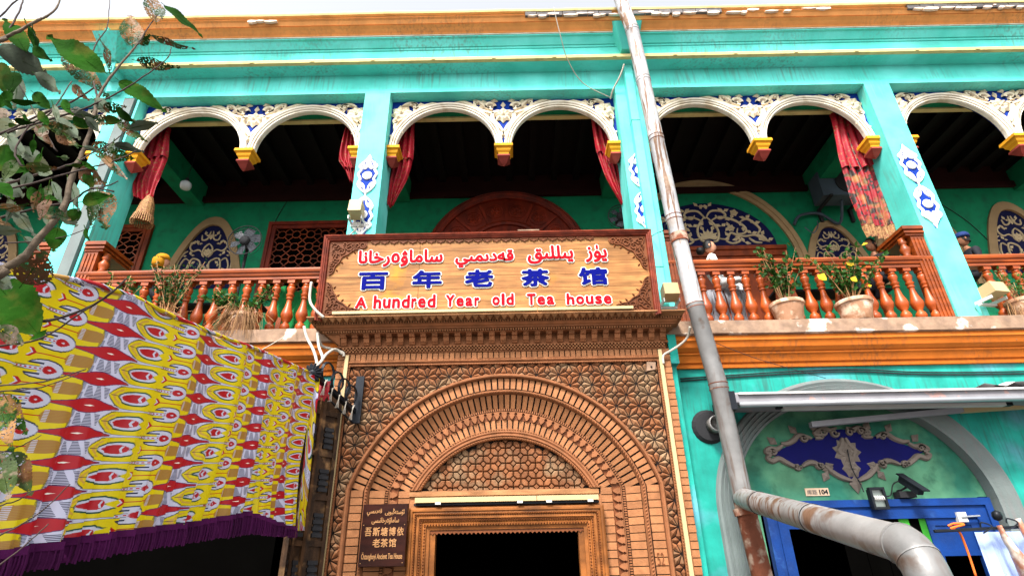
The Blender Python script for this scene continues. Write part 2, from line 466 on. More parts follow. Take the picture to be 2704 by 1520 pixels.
# stretches of the cornice where the plaster has fallen off the bricks
for (a, b) in ((0.35, 1.75), (2.4, 4.0), (7.6, 11.6)):
    g = G(); x = a
    while x < b:
        w = random.uniform(.20, .27)
        g.box((x, -.738-random.uniform(0, .012), 11.045), (x+w-.012, -.6, 11.149)); x += w
    B('bare_brick', g, 'raw_brick', house, kind='stuff')
for (a, b) in ((.4, 1.7), (1.75, 2.2), (2.5, 5.3), (5.6, 6.3), (7.7, 11.4), (-4.9, -4.4)):
    g = G(); x = a
    while x < b:
        w = random.uniform(.06, .30)
        z1 = 11.055+random.uniform(-.012, .012)+(random.random() < .2)*.05
        z0 = z1-random.uniform(.012, .05)
        pts = [(x, z0), (x+w*.5, z0-.012), (x+w, z0+.006), (x+w, z1), (x+w*.4, z1+.01), (x, z1-.008)]
        g.prism(pts, -.750, -.70); x += w*random.uniform(.8, 1.6)
    B('plaster_flake', g, 'loose_plaster', house, kind='stuff')
# faceted blocks where the pillars meet the cornice
for cx in (-7.55, 2.28):
    g = G()
    w = .30
    o = [(cx-w, -.62, 11.0), (cx+w, -.62, 11.0), (cx+w, -.2, 11.0), (cx-w, -.2, 11.0)]
    t = [(cx-w*.8, -.74, 10.86), (cx+w*.8, -.74, 10.86), (cx+w*1.05, -.2, 10.86), (cx-w*1.05, -.2, 10.86)]
    b = [(cx-w*.35, -.42, 10.48), (cx+w*.35, -.42, 10.48), (cx+w*.45, -.2, 10.48), (cx-w*.45, -.2, 10.48)]
    g.add(o+t+b, [(0,1,5,4),(1,2,6,5),(2,3,7,6),(3,0,4,7),(4,5,9,8),(5,6,10,9),(6,7,11,10),(7,4,8,11),(8,9,10,11),(3,2,1,0)])
    if cx < 0:
        for i in range(5):
            A = pi/2+i*2*pi/5
            g.petal(cx, 10.93, A, .07, .03, -.70, .02)
        # bracket under the block
        g.box((cx-.09, -.36, 10.20), (cx+.09, -.05, 10.50)); g.prism([(cx-.10, 9.95), (cx+.10, 9.95), (cx+.14, 10.22), (cx-.14, 10.22)], -.12, 0)
    B('cornice_block', g, 'teal_paint', house)

# gallery arches
def spandrel_carving(cx, zs, mirror_only=None):
    """carving in the corner above two arch shoulders; cx = centre of the V between the arches"""
    g = G(); g.k = 1.95; y = .243; h = .05
    for s_ in (-1, 1):
        if mirror_only and s_ != mirror_only: continue
        g.vine(smooth_path([(cx, zs+.36), (cx+s_*.09, zs+.52), (cx+s_*.20, zs+.68), (cx+s_*.19, zs+.84), (cx+s_*.10, zs+.86)], 5), y, .055, h)
        g.scroll(cx+s_*.27, zs+1.0, .115, pi if s_ > 0 else 0, 1.0, -s_, y, .05, h)
        g.vine(smooth_path([(cx+s_*.16, zs+.82), (cx+s_*.30, zs+.86), (cx+s_*.44, zs+.92), (cx+s_*.56, zs+1.02), (cx+s_*.72, zs+1.10), (cx+s_*.86, zs+1.14)], 5), y, .045, h)
        g.vine(smooth_path([(cx+s_*.20, zs+.92), (cx+s_*.33, zs+.99), (cx+s_*.46, zs+1.13), (cx+s_*.58, zs+1.15)], 5), y, .04, h)
        g.scroll(cx+s_*.52, zs+1.10, .055, -pi/2, .9, s_, y, .035, h)
        g.petal(cx+s_*.60, zs+1.12, (0.15 if s_ > 0 else pi-.15), .26, .07, y, h)
        g.petal(cx+s_*.36, zs+1.08, (pi/2-.3*s_), .11, .07, y, h)
        g.petal(cx+s_*.46, zs+.95, (pi/2+.5*s_), .12, .06, y, h)
        g.petal(cx+s_*.18, zs+1.12, pi/2+.2*s_, .09, .08, y, h)
        g.petal(cx+s_*.28, zs+.88, -pi/2+.6*s_, .11, .06, y, h)
        g.petal(cx+s_*.04, zs+.36, -pi/2+.35*s_, .15, .07, y, h)
        g.petal(cx+s_*.05, zs+.40, pi/2-.7*s_, .11, .06, y, h)
        g.scroll(cx+s_*.065, zs+.30, .05, pi/2, .8, s_, y, .035, h)
    g.k = 1.15
    if not mirror_only:
        g.flower(cx, zs+.80, .19, 8, y-.01, h*1.1, a0=pi/2)
        g.petal(cx, zs+.98, pi/2, .17, .09, y, h)
    return g
def corner_carving(cx, zs, s_):
    """half carving beside a pillar; s_=+1 grows to the right"""
    g = G(); g.k = 1.9; y = .243; h = .05
    g.flower(cx+s_*.20, zs+.88, .165, 8, y-.01, h*1.1, a0=.2)
    g.vine(smooth_path([(cx+s_*.20, zs+1.05), (cx+s_*.32, zs+1.12), (cx+s_*.45, zs+1.10), (cx+s_*.50, zs+1.0), (cx+s_*.42, zs+.95)], 5), y, .045, h)
    g.scroll(cx+s_*.44, zs+1.05, .085, pi if s_ > 0 else 0, 1.0, -s_, y, .04, h)
    g.vine(smooth_path([(cx+s_*.42, zs+.93), (cx+s_*.56, zs+1.02), (cx+s_*.68, zs+1.07), (cx+s_*.80, zs+1.12)], 5), y, .04, h)
    g.petal(cx+s_*.66, zs+1.09, (0.12 if s_ > 0 else pi-.12), .24, .07, y, h)
    g.petal(cx+s_*.52, zs+1.02, (pi/2-.2*s_), .12, .06, y, h)
    g.petal(cx+s_*.60, zs+1.05, (pi/2+.5*s_), .10, .06, y, h)
    g.vine(smooth_path([(cx+s_*.22, zs+.72), (cx+s_*.13, zs+.66), (cx+s_*.09, zs+.56), (cx+s_*.11, zs+.42), (cx+s_*.06, zs+.30), (cx+s_*.02, zs+.32)], 5), y, .045, h)
    g.scroll(cx+s_*.11, zs+.66, .07, pi/2, .9, s_, y, .04, h)
    g.petal(cx+s_*.14, zs+.60, (.5 if s_ > 0 else pi-.5), .17, .06, y, h)
    g.petal(cx+s_*.12, zs+.50, (-.6 if s_ > 0 else pi+.6), .12, .06, y, h)
    return g
def capital(cx, w=.21):
    g = G()
    y0, y1 = .13, .46
    def ring(hw, z, ya, yb): return [(cx-hw, ya, z), (cx+hw, ya, z), (cx+hw, yb, z), (cx-hw, yb, z)]
    rings = [(w*.95, 8.72, .12, .47), (w*.98, 8.66, .115, .475), (w*.78, 8.64, .15, .44), (w*.72, 8.59, .16, .43), (w*.55, 8.55, .19, .40), (w*.5, 8.50, .20, .39)]
    V = []; F = []
    for r_ in rings: V += ring(*r_)
    for i in range(len(rings)-1):
        for j in range(4):
            a = i*4+j; b = i*4+(j+1) % 4
            F.append((a, a+4, b+4, b))
    F.append((0, 1, 2, 3))
    g.add(V, F, 0)
    rings = [(w*.62, 8.50, .17, .42), (w*.66, 8.46, .16, .43), (w*.5, 8.42, .20, .39), (w*.30, 8.36, .25, .34), (w*.05, 8.32, .29, .30)]
    V = []; F = []
    for r_ in rings: V += ring(*r_)
    for i in range(len(rings)-1):
        for j in range(4):
            a = i*4+j; b = i*4+(j+1) % 4
            F.append((a, a+4, b+4, b))
    g.add(V, F, 1)
    return g
ZS = 8.72
BAYS = [(-12.3+.46, -7.58, 0), (-7.04, -2.737, 1), (-2.257, 2.045, 1), (2.525, 6.815, 1), (7.295, 11.6, 1)]
for bi, (xa, xb, full) in enumerate(BAYS):
    xm = (xa+xb)/2
    Rw = (xb-xa)/4
    Ro = Rw-.015; Ri = Ro-.13
    cxs = (xa+Rw, xb-Rw)
    # blue panel with the two arch openings cut out
    g = G()
    for c in cxs:
        n = 28
        A = [(c+(Ro-.06)*cos(pi-pi*i/n), ZS+(Ro-.02)*sin(pi-pi*i/n)) for i in range(n+1)]
        T = [(c-Rw+2*Rw*i/n, ZB-.002) for i in range(n+1)]
        A[0] = (c-Rw+.04, ZS-.02); A[-1] = (c+Rw-.04, ZS-.02)
        T[0] = (c-Rw, ZB-.002)
        for i in range(n):
            a, b, t1, t0 = A[i], A[i+1], T[i+1], T[i]
            g.add([(a[0], .25, a[1]), (b[0], .25, b[1]), (t1[0], .25, t1[1]), (t0[0], .25, t0[1]),
                   (a[0], .38, a[1]), (b[0], .38, b[1]), (t1[0], .38, t1[1]), (t0[0], .38, t0[1])], [(0,1,2,3),(7,6,5,4)])
        g.add([(c-Rw, .25, ZS-.02), (c-Rw+.04, .25, ZS-.02), (c-Rw, .25, ZB-.002), (c-Rw, .38, ZS-.02)], [(0,1,2)])
        g.add([(c+Rw-.04, .25, ZS-.02), (c+Rw, .25, ZS-.02), (c+Rw, .25, ZB-.002)], [(0,1,2)])
    panel = B('arch_panel', g, 'blue_paint', house)
    for c in cxs:
        g = G()
        path = [(c+Ri*cos(A), ZS+(Ri+.03)*sin(A)) for A in [pi*i/32 for i in range(33)]]
        path = [(path[0][0], ZS-.01)]+path+[(path[-1][0], ZS-.01)]
        path = path[::-1]
        # travel left to right: outward is up/left of travel
        prof = [(0.0, .31), (0.0, .24), (.010, .215), (.030, .215), (.036, .25), (.044, .25), (.048, .20), (.070, .19), (.074, .225), (.082, .225), (.086, .18), (.118, .17), (.132, .19), (.135, .25)]
        g.sweep(path, prof)
        B('arch_moulding', g, 'white_moulding', panel)
    B('carved_scrollwork', spandrel_carving(xm, ZS-.02), 'carved_white', panel)
    B('carved_corner', corner_carving(xa, ZS-.02, 1), 'carved_white', panel)
    B('carved_corner', corner_carving(xb, ZS-.02, -1), 'carved_white', panel)
    for c in (xa+.09, xm, xb-.09):
        B('capital', capital(c, .175 if c == xm else .15), ['yellow_paint', 'maroon_paint'], panel)
    # inner header beam behind the arches
# gallery shell
g = G(); g.box((X0, .40, 9.80), (X1, .66, ZB-.003)); B('inner_header', g, 'gallery_wall_shaded', house)
B('header_strip', G().box((X0, .56, 9.76), (X1, .66, 9.798)), 'cream_trim', house)
for i in range(26):
    pass
g = G(); g.box((X0, .662, 10.05), (X1, WY+.2, 10.2)); B('gallery_ceiling', g, 'shaded_ceiling', house)
c0 = mesh('ceiling_joist', G().box((0, 0, 0), (.14, WY-.66, .16)), 'shaded_ceiling')
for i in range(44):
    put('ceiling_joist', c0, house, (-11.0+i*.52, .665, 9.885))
for px in PX+[-12.3]:
    g = G(); g.box((px+.06, PD-.001, 9.35), (px+.42, WY, 9.884)); B('cross_beam', g, 'gallery_wall_shaded', house)
g = G(); g.box((X0, WY-.02, 9.45), (X1, WY-.004, 10.048)); g.box((X0, WY-.10, 9.42), (X1, WY-.021, 9.56)); B('wall_plate', g, 'plate_wood', house)
g = G(); g.box((X0, WY, 4.7), (X1, WY+.2, 10.05)); B('gallery_wall', g, 'gallery_wall_shaded', house)
g = G(); g.box((X0, .10, 4.7), (X1, WY, ZF-.2)); B('gallery_floor', g, 'cement', house)
# upper closure so that the sky does not shine into the attic
g = G(); g.box((X0, -.19, 10.44), (X1, WY+.2, 11.10)); B('attic_block', g, 'cement', house)
# balcony ledge
g = G(); g.mould(X0, X1, [(0.1, 4.69), (-.25, 4.69), (-.31, 4.70), (-.31, ZL), (0.3, ZL+.01)], cap=True, segs=60, jit=.006)
B('balcony_ledge', g, 'cement', house)
g = G(); g.mould(X0, X1, [(.0, 4.262), (-.05, 4.262), (-.06, 4.30), (-.045, 4.31), (-.045, 4.33), (-.08, 4.335), (-.115, 4.42), (-.15, 4.44), (-.15, 4.46), (-.13, 4.465), (-.16, 4.475), (-.215, 4.52), (-.245, 4.60), (-.265, 4.61), (-.265, 4.655), (-.25, 4.688)], cap=False)
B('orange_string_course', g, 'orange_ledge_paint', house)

g = G(); g.mould(X0, X1, [(-.44, 10.832), (-.52, 10.834), (-.522, 10.848), (-.44, 10.85)], cap=False)
B('pale_fillet', g, 'white_moulding', house)

# ================================================================== BRICK PORTAL
CX, ZC, ZK = -.14, 2.0, 2.62
portal = thing('brick_portal', 'carved brown brick entrance portal with star tiles and a deep round arch', 'doorway', (CX, -.2, 0))
def hwid(R): return sqrt(R*R-.62*.62)
def ring_path(R, z0=0.0, n=64, nv=2):
    h = hwid(R); a = atan2(.62, h)
    P = [(CX-h, z0+(ZK-z0)*i/nv) for i in range(nv)]
    P += [(CX+R*cos(pi-a-(pi-2*a)*i/n), ZC+R*sin(pi-a-(pi-2*a)*i/n)) for i in range(n+1)]
    P += [(CX+h, ZK-(ZK-z0)*(i+1)/nv) for i in range(nv)]
    return P
def loft(g, RY, m=0, z0=0.0):
    n = None; o = len(g.v)
    for R, y in RY:
        p = ring_path(R, z0)
        n = len(p); g.v += [(x, y, z) for x, z in p]
    for k in range(len(RY)-1):
        for i in range(n-1):
            a = o+k*n+i
            g.f.append((a, a+1, a+n+1, a+n)); g.m.append(m)
    return g
HW = 2.17                  # half width of the tiled field
ZT = 4.278                 # top of the tiled field
# dark mortar bed behind every tile and brick
g = G()
op = ring_path(2.09)
n = len(op)
for i in range(n-1):
    a, b = op[i], op[i+1]
    def outp(p, k):
        if p[1] <= ZK+1e-6: return (CX+(2.37 if p[0] > CX else -2.37), p[1])
        A = atan2(p[1]-ZC, p[0]-CX)
        t = min(2.37/max(abs(cos(A)), 1e-6), 2.48/max(sin(A), 1e-6))
        return (CX+t*cos(A), ZC+t*sin(A))
    c, d = outp(b, 1), outp(a, 0)
    g.add([(a[0], -.325, a[1]), (b[0], -.325, b[1]), (c[0], -.325, c[1]), (d[0], -.325, d[1])], [(0, 1, 2, 3)])
for s_ in (-1, 1):         # fill the corners left by the fan
    A = atan2(2.48, 2.37)
    g.add([(CX+s_*2.37, -.3255, ZC+2.48), (CX+s_*2.0, -.3255, ZC+2.48), (CX+s_*2.37, -.3255, 3.8)], [(0, 1, 2)])
g.box((CX-2.365, -.324, 0), (CX-2.33, 0, 4.48)); g.box((CX+2.33, -.324, 0), (CX+2.365, 0, 4.48))
g.box((CX-2.365, -.324, 4.44), (CX+2.365, 0, 4.50))
B('mortar_bed', g, 'joint', portal)
g = G()
loft(g, [(2.10, -.325), (1.915, -.325), (1.90, -.30), (1.86, -.285), (1.855, -.27), (1.68, -.185), (1.64, -.185), (1.64, -.165), (1.53, -.165), (1.385, -.165), (1.27, -.14), (1.24, 0.05)])
B('arch_mortar', g, 'joint', portal)
# mouldings of the arch
g = G()
loft(g, [(2.125, -.33), (2.125, -.385), (2.112, -.405), (2.09, -.405), (2.075, -.385), (2.072, -.33)])
B('outer_arch_moulding', g, 'terracotta', portal)
g = G()
loft(g, [(1.912, -.33), (1.905, -.345), (1.885, -.345), (1.872, -.33), (1.858, -.30), (1.856, -.26)])
loft(g, [(1.642, -.17), (1.640, -.205), (1.630, -.205), (1.628, -.17)])
B('middle_arch_moulding', g, 'terracotta', portal)
g = G(); loft(g, [(1.645, -.17), (1.64, -.180), (1.53, -.180), (1.528, -.165)])
B('fret_ground', g, 'carved_brown', portal)  # darker brown puts the shade of the recesses into the colour
g = G()
loft(g, [(1.384, -.16), (1.38, -.20), (1.36, -.205), (1.34, -.19), (1.335, -.21), (1.31, -.215), (1.30, -.195), (1.285, -.20), (1.27, -.19), (1.268, -.12)], z0=2.62)
B('inner_arch_moulding', g, 'terracotta', portal)
# beads, ropes and dentils: too fine to count
def along(R, step, zmin=1.4):
    h = hwid(R); a = atan2(.62, h); out = []
    L = R*(pi-2*a); m = int(L/step)
    for i in range(m):
        A = pi-a-(pi-2*a)*(i+.5)/m
        out.append((CX+R*cos(A), ZC+R*sin(A), A))
    z = ZK-step/2
    while z > zmin:
        out.append((CX-h, z, pi)); out.append((CX+h, z, 0)); z -= step
    return out
g = G()
for R, st, y, w, h in ((1.662, .030, -.19, .020, .022),):
    for x, z, A in along(R, st):
        c, s_ = cos(A), sin(A)
        def P(r, t): return (x+r*c-t*s_, z+r*s_+t*c)
        g.prism([P(-.016, -.009), P(.016, -.009), P(.016, .009), P(-.016, .009)], y-h, y)
B('arch_dentils', g, 'terracotta', portal, kind='stuff')
g = G()
for R, st, y in ((1.885, .040, -.343), (1.392, .036, -.196), (1.282, .034, -.195), (2.135, .05, -.33)):
    for x, z, A in along(R, st, 1.4 if R > 1.5 else 2.62):
        c, s_ = cos(A), sin(A)
        def P(r, t): return (x+r*c-t*s_, z+r*s_+t*c)
        q = [P(-.014, -.016), P(.016, -.004), P(.014, .016), P(-.016, .004)]
        g.pyramid(q, (x, y-.018, z), y)
B('rope_beads', g, 'terracotta', portal, kind='stuff')
# bricks of the three rings, bevelled wedges
def rect_at(x, z, A, r0, r1, t):
    c, s_ = cos(A), sin(A)
    return [(x+r*c-q*s_, z+r*s_+q*c) for r, q in ((r0, -t), (r1, -t), (r1, t), (r0, t))]
nb = 0
for R0, R1, cnt, ya, yb in ((1.918, 2.070, 58, -.35, -.35), (1.683, 1.853, 52, -.20, -.292), (1.388, 1.527, 43, -.178, -.178)):
    hm = hwid((R0+R1)/2); a = atan2(.62, hm)
    for i in range(cnt):
        A0 = pi-a-(pi-2*a)*i/cnt; A1 = pi-a-(pi-2*a)*(i+1)/cnt
        gap = .0055 if R0 > 1.5 else .005
        gap *= 2
        ge = G(); j = random.uniform(-.003, .003)
        q = []
        for R, A in ((R0, A1+gap/R0), (R1, A1+gap/R1), (R1, A0-gap/R1), (R0, A0-gap/R0)):
            q.append((CX+R*cos(A), ZC+R*sin(A)))
        ys = [ya+j, yb+j, yb+j, ya+j]
        vs = [(p[0], y, p[1]) for p, y in zip(q, ys)]+[(p[0], -.13, p[1]) for p in q]
        ge.add(vs, [(0,1,2,3), (0,4,5,1), (1,5,6,2), (2,6,7,3), (3,7,4,0)])
        B('arch_brick', ge, 'brick', portal)
    # jambs below the springing
    for s_ in (-1, 1):
        xa, xb = CX+s_*hwid(R0+.003), CX+s_*hwid(R1-.003)
        z = ZK; low = G()
        while z > .1:
            j = random.uniform(-.003, .003)
            vs = [(xa, ya+j, z-.083), (xb, yb+j, z-.083), (xb, yb+j, z), (xa, ya+j, z), (xa, -.13, z-.083), (xb, -.13, z-.083), (xb, -.13, z), (xa, -.13, z)]
            fs = [(0,1,2,3), (0,4,5,1), (1,5,6,2), (2,6,7,3), (3,7,4,0)]
            if z > 1.5: B('jamb_brick', G().add(vs, fs), 'brick', portal)
            else: low.add(vs, fs)
            z -= .094
        B('low_jamb_bricks', low, 'brick', portal, kind='stuff')
# scalloped fret between the rings
def fret(x, z, A):
    pts = [(.106, -.0485), (.090, -.036), (.076, -.032), (.064, -.044), (.056, -.034), (.046, -.036), (.040, -.026), (.028, -.028), (.022, -.016), (.010, -.016), (.002, 0)]
    full = (pts+[(r, -t) for r, t in reversed(pts[:-1])])[::-1]
    c, s_ = cos(A), sin(A)
    return [(x+r*c-q*s_, z+r*s_+q*c) for r, q in full]
for x, z, A in along(1.528, .098, 1.5):
    B('fret_tile', G().prism(fret(x, z, A), -.212, -.165, inset=.04), 'terracotta', portal)
# edge bricks and top course
zz = 4.47; low = G()
while zz > .1:
    for s_ in (-1, 1):
        xa = CX+s_*2.272; xb = CX+s_*(2.365+random.uniform(-.004, .004))
        x0, x1 = min(xa, xb), max(xa, xb)
        j = random.uniform(-.003, .003)
        gg = G().box((x0, -.345+j, zz-.082), (x1, -.01, zz))
        if zz > 1.5: B('edge_brick', gg, 'brick', portal)
        else: low.add(gg.v, gg.f)
    zz -= .0935
B('low_edge_bricks', low, 'brick', portal, kind='stuff')
x = CX-2.26
while x < CX+2.24:
    w = .0785+random.uniform(-.002, .002)
    j = random.uniform(-.004, .004)
    B('header_brick', G().box((x, -.352+j, 4.340), (x+w-.014, -.3, 4.462)), 'brick', portal)
    x += w
# rectangular frame round the tiled field
def frame_sweep(g, h, zt, prof, z0=0.0):
    P = [(CX-h, z0), (CX-h, zt), (CX+h, zt), (CX+h, z0)]
    # mitred by hand
    o = len(g.v); n = len(prof)
    for i, (x, z) in enumerate(P):
        for q, y in prof:
            sx = -1 if i < 2 else 1
            g.v.append((x+sx*q, y, z+(q if i in (1, 2) else 0)))
    for i in range(3):
        for j in range(n-1):
            a = o+i*n+j
            g.f.append((a, a+1, a+n+1, a+n)); g.m.append(0)
g = G()
frame_sweep(g, HW, ZT, [(0, -.32), (0, -.36), (.012, -.368), (.028, -.36), (.034, -.352), (.040, -.375), (.055, -.385), (.070, -.372), (.075, -.345), (.078, -.32)])
B('field_frame', g, 'terracotta', portal)
g = G()
frame_sweep(g, HW+.08, ZT+.078, [(0, -.32), (0.002, -.352), (.018, -.356), (.02, -.32)])
B('outer_frame', g, 'terracotta', portal)
g = G()
step = .036
for i in range(int(2*HW/step)):
    x = CX-HW+(i+.5)*step
    g.pyramid([(x-.016, ZT-.006), (x+.016, ZT-.002), (x+.016, ZT+.014), (x-.016, ZT+.012)], (x, -.385, ZT+.004), -.355)
z = ZT-.02
while z > 1.4:
    for s_ in (-1, 1):
        x = CX+s_*(HW+.012)
        g.pyramid([(x-.012, z-.014), (x+.012, z-.010), (x+.012, z+.014), (x-.012, z+.012)], (x, -.385, z), -.355)
    z -= step
B('frame_beads', g, 'terracotta', portal, kind='stuff')
# eight pointed star tiling: kites and long diamonds with raised ridges
a_ = .3070
OX, OZ = 1.8560-6*a_, 4.114
w_ = .2929*a_/2
def inside(x, z, e=0.0):
    if abs(x-CX) > HW+e or z > ZT+e or z < 1.35: return False
    R = 2.125-e
    if z > ZK: return (x-CX)**2+(z-ZC)**2 > R*R
    return abs(x-CX) > hwid(2.125)-e
def clampp(x, z):
    x = max(CX-HW-.005, min(CX+HW+.005, x)); z = min(z, ZT+.005)
    R = 2.115
    if z > ZK:
        d = sqrt((x-CX)**2+(z-ZC)**2)
        if d < R: x = CX+(x-CX)*R/d; z = ZC+(z-ZC)*R/d
    else:
        h = hwid(R)
        if abs(x-CX) < h: x = CX+h*(1 if x > CX else -1)
    return (x, z)
def tile(name, poly, ridge, cen):
    ins = [inside(x, z, .015) for x, z in poly]
    if not inside(cen[0], cen[1], .02) and sum(ins) < 2: return
    cl = [clampp(x, z) for x, z in poly]
    ar = abs(sum(cl[i][0]*cl[(i+1) % 4][1]-cl[(i+1) % 4][0]*cl[i][1] for i in range(4)))/2
    if ar < .0006: return
    cx_ = sum(p[0] for p in cl)/4; cz_ = sum(p[1] for p in cl)/4
    cl = [(p[0]+(cx_-p[0])*.16, p[1]+(cz_-p[1])*.16) for p in cl]
    rx, rz = clampp(*ridge)
    rx, rz = rx+(cx_-rx)*.15, rz+(cz_-rz)*.15
    g = G(); j = random.uniform(-.002, .002)
    vs = [(x, -.333+j, z) for x, z in cl]+[(rx, -.362+j, rz)]+[(x, -.322, z) for x, z in cl]
    fs = [(i, (i+1) % 4, 4) for i in range(4)]+[(i, i+5, (i+1) % 4+5, (i+1) % 4) for i in range(4)]
    # counter-clockwise towards the street
    if sum((cl[(i+1) % 4][0]-cl[i][0])*(cl[(i+1) % 4][1]+cl[i][1]) for i in range(4)) > 0:
        fs = [tuple(reversed(f)) for f in fs]
    B(name, g.add(vs, fs), 'star_tile', portal)
for i in range(-12, 20):
    for j in range(-3, 20):
        for sub in (0, 1):
            x = OX+(i+.5*sub)*a_; z = OZ-(j+.5*sub)*a_
            if abs(x-CX) > HW+a_ or z < 1.3 or z > ZT+a_: continue
            for k in range(4):
                A = k*pi/2
                c, s_ = cos(A), sin(A)
                def P(u, v): return (x+u*c-v*s_, z+u*s_+v*c)
                tile('kite_tile', [P(0, 0), P(a_/2-w_, -w_), P(a_/2, 0), P(a_/2-w_, w_)], P(a_/2-w_, 0), P(a_*.28, 0))
                if k in (0, 1):
                    tile('diamond_tile', [P(0, 0), P(a_/2-w_, w_), P(a_/2, a_/2), P(w_, a_/2-w_)], P(a_*.25, a_*.25), P(a_*.25, a_*.25))
# patched tile with a screw, upper right corner
B('mortar_patch', G().prism([(1.86, 4.13), (1.99, 4.15), (2.01, 4.26), (1.88, 4.27)], -.368, -.33, inset=.05), 'cement', portal)
B('screw', G().lathe((1.935, -.37, 4.19), [(.014, 0), (.012, .012), (.004, .016)], 8, tilt=Matrix.Rotation(pi/2, 3, 'X')), 'black_iron', portal)
# tympanum: lattice of elongated hexagons and small squares
g = G(); P = [(CX+1.30*cos(A), ZC+1.30*sin(A)) for A in [radians(27)+radians(126)*i/30 for i in range(31)]]
g.add([(x, -.115, z) for x, z in P]+[(CX-1.25, -.115, 2.5), (CX+1.25, -.115, 2.5)], [tuple(range(30, -1, -1))+(31, 32)[::1]])
B('tympanum_bed', g, 'joint', portal)
def tin(x, z, e=0): return (x-CX)**2+(z-ZC)**2 < (1.272+e)**2 and z > 2.61-e
def tcl(x, z):
    z = max(z, 2.60); d = sqrt((x-CX)**2+(z-ZC)**2)
    if d > 1.28: x = CX+(x-CX)*1.28/d; z = ZC+(z-ZC)*1.28/d
    return (x, z)
p_ = .1005; q_ = .040
TX, TZ = -.431, 3.156
for i in range(-12, 20):
    for j in range(-4, 8):
        x = TX+i*p_; z = TZ-j*p_
        if (i+j) % 2 == 0:
            po = [(x-q_, z), (x, z-q_), (x+q_, z), (x, z+q_)]
            if sum(tin(*p) for p in po) >= 3:
                gg = G(); cl = [tcl(x+(px_-x)*.88, z+(pz_-z)*.88) for px_, pz_ in po]
                gg.prism(cl, -.138, -.115, inset=.1)
                for u, v in ((.013, 0), (-.013, 0), (0, .013), (0, -.013)):
                    gg.pyramid([(x+u-.008, z+v), (x+u, z+v-.008), (x+u+.008, z+v), (x+u, z+v+.008)], (x+u, -.128, z+v), -.1385)
                B('square_tile', gg, 'star_tile', portal)
        # hexagon in the cell to the lower right of (x,z)
        if (i+j) % 2 == 0: po = [(x+q_, z), (x+p_, z), (x+p_, z-p_+q_), (x+p_-q_, z-p_), (x, z-p_), (x, z-q_)]; d1 = ((x+p_-.018, z-.018), (x+.018, z-p_+.018))
        else: po = [(x, z), (x+p_-q_, z), (x+p_, z-q_), (x+p_, z-p_), (x+q_, z-p_), (x, z-p_+q_)]; d1 = ((x+.018, z-.018), (x+p_-.018, z-p_+.018))
        if sum(tin(*p) for p in po) >= 3:
            cx_, cz_ = x+p_/2, z-p_/2
            cl = [tcl(cx_+(u-cx_)*.91, cz_+(v-cz_)*.91) for u, v in po]
            ar = abs(sum(cl[k][0]*cl[(k+1) % 6][1]-cl[(k+1) % 6][0]*cl[k][1] for k in range(6)))/2
            if ar < .0012: continue
            gg = G().prism(cl[::-1], -.134, -.115, inset=.30)
            if ar < .004: gg = G().prism(cl[::-1], -.132, -.115, inset=.12)
            B('hexagon_tile', gg, 'star_tile', portal)
g = G(); g.box((CX-1.25, -.20, 2.548), (CX+1.22, .05, 2.602)); g.box((CX-1.24, -.175, 2.602), (CX+1.21, .05, 2.615))
B('sill_beam', g, 'carved_sill', portal)
B('lintel_bricks', G().box((CX-1.25, -.17, 2.39), (CX+1.25, .05, 2.545)), 'brick', portal)
# corbelled cornice of the portal
YL = -.80; KH = 2.30
g = G()
def ledge(y0, z0, y1, z1, over):   # one projecting course with returns at both ends
    g.box((CX-KH-over, y1, z0), (CX+KH+over-(.14 if over > .1 else 0), 0.0, z1))
courses = [(-.362, 4.468, 4.480, .02), (-.39, 4.552, 4.570, .06), (-.52, 4.715, 4.725, .24), (-.555, 4.748, 4.756, .27), (-.575, 4.756, 4.772, .29), (-.635, 4.806, 4.814, .37), (-.655, 4.838, 4.846, .38)]
for y, za, zb, ov in courses: ledge(0, za, y, zb, ov)
g.box((CX-KH-.02, -.352, 4.480), (CX+KH+.02, 0, 4.553))
g.box((CX-KH-.08, -.37, 4.57), (CX+KH+.02, 0, 4.716))
B('cornice_course', g, 'terracotta', portal)
g = G()
g.mould(CX-KH-.34, CX+KH+.17, [(-.56, 4.772), (-.578, 4.774), (-.60, 4.782), (-.625, 4.806)])
B('cornice_cavetto', g, 'terracotta', portal)
g = G(); g.box((CX-KH-.36, -.60, 4.814), (CX+KH+.19, -.2, 4.839)); g.box((CX-KH-.24, -.50, 4.725), (CX+KH+.09, -.2, 4.748))
B('cornice_recess', g, 'joint', portal)
# checker band of little blocks
g = G()
for r_ in range(3):
    x = CX-KH+.0+(r_ % 2)*.024
    while x < CX+KH:
        g.box((x, -.385-.006*r_, 4.482+r_*.0235), (x+.024, -.35, 4.482+(r_+1)*.0235-.003)); x += .048
B('checker_blocks', g, 'brick', portal, kind='stuff')
g = G()
for za, zb, y, ov in ((4.725, 4.748, -.545, .26), (4.814, 4.838, -.65, .37)):
    x = CX-KH-ov
    while x < CX+KH+ov-.16:
        g.box((x, y, za), (x+.020, y+.09, zb)); x += .036
B('cornice_dentils', g, 'brick', portal, kind='stuff')
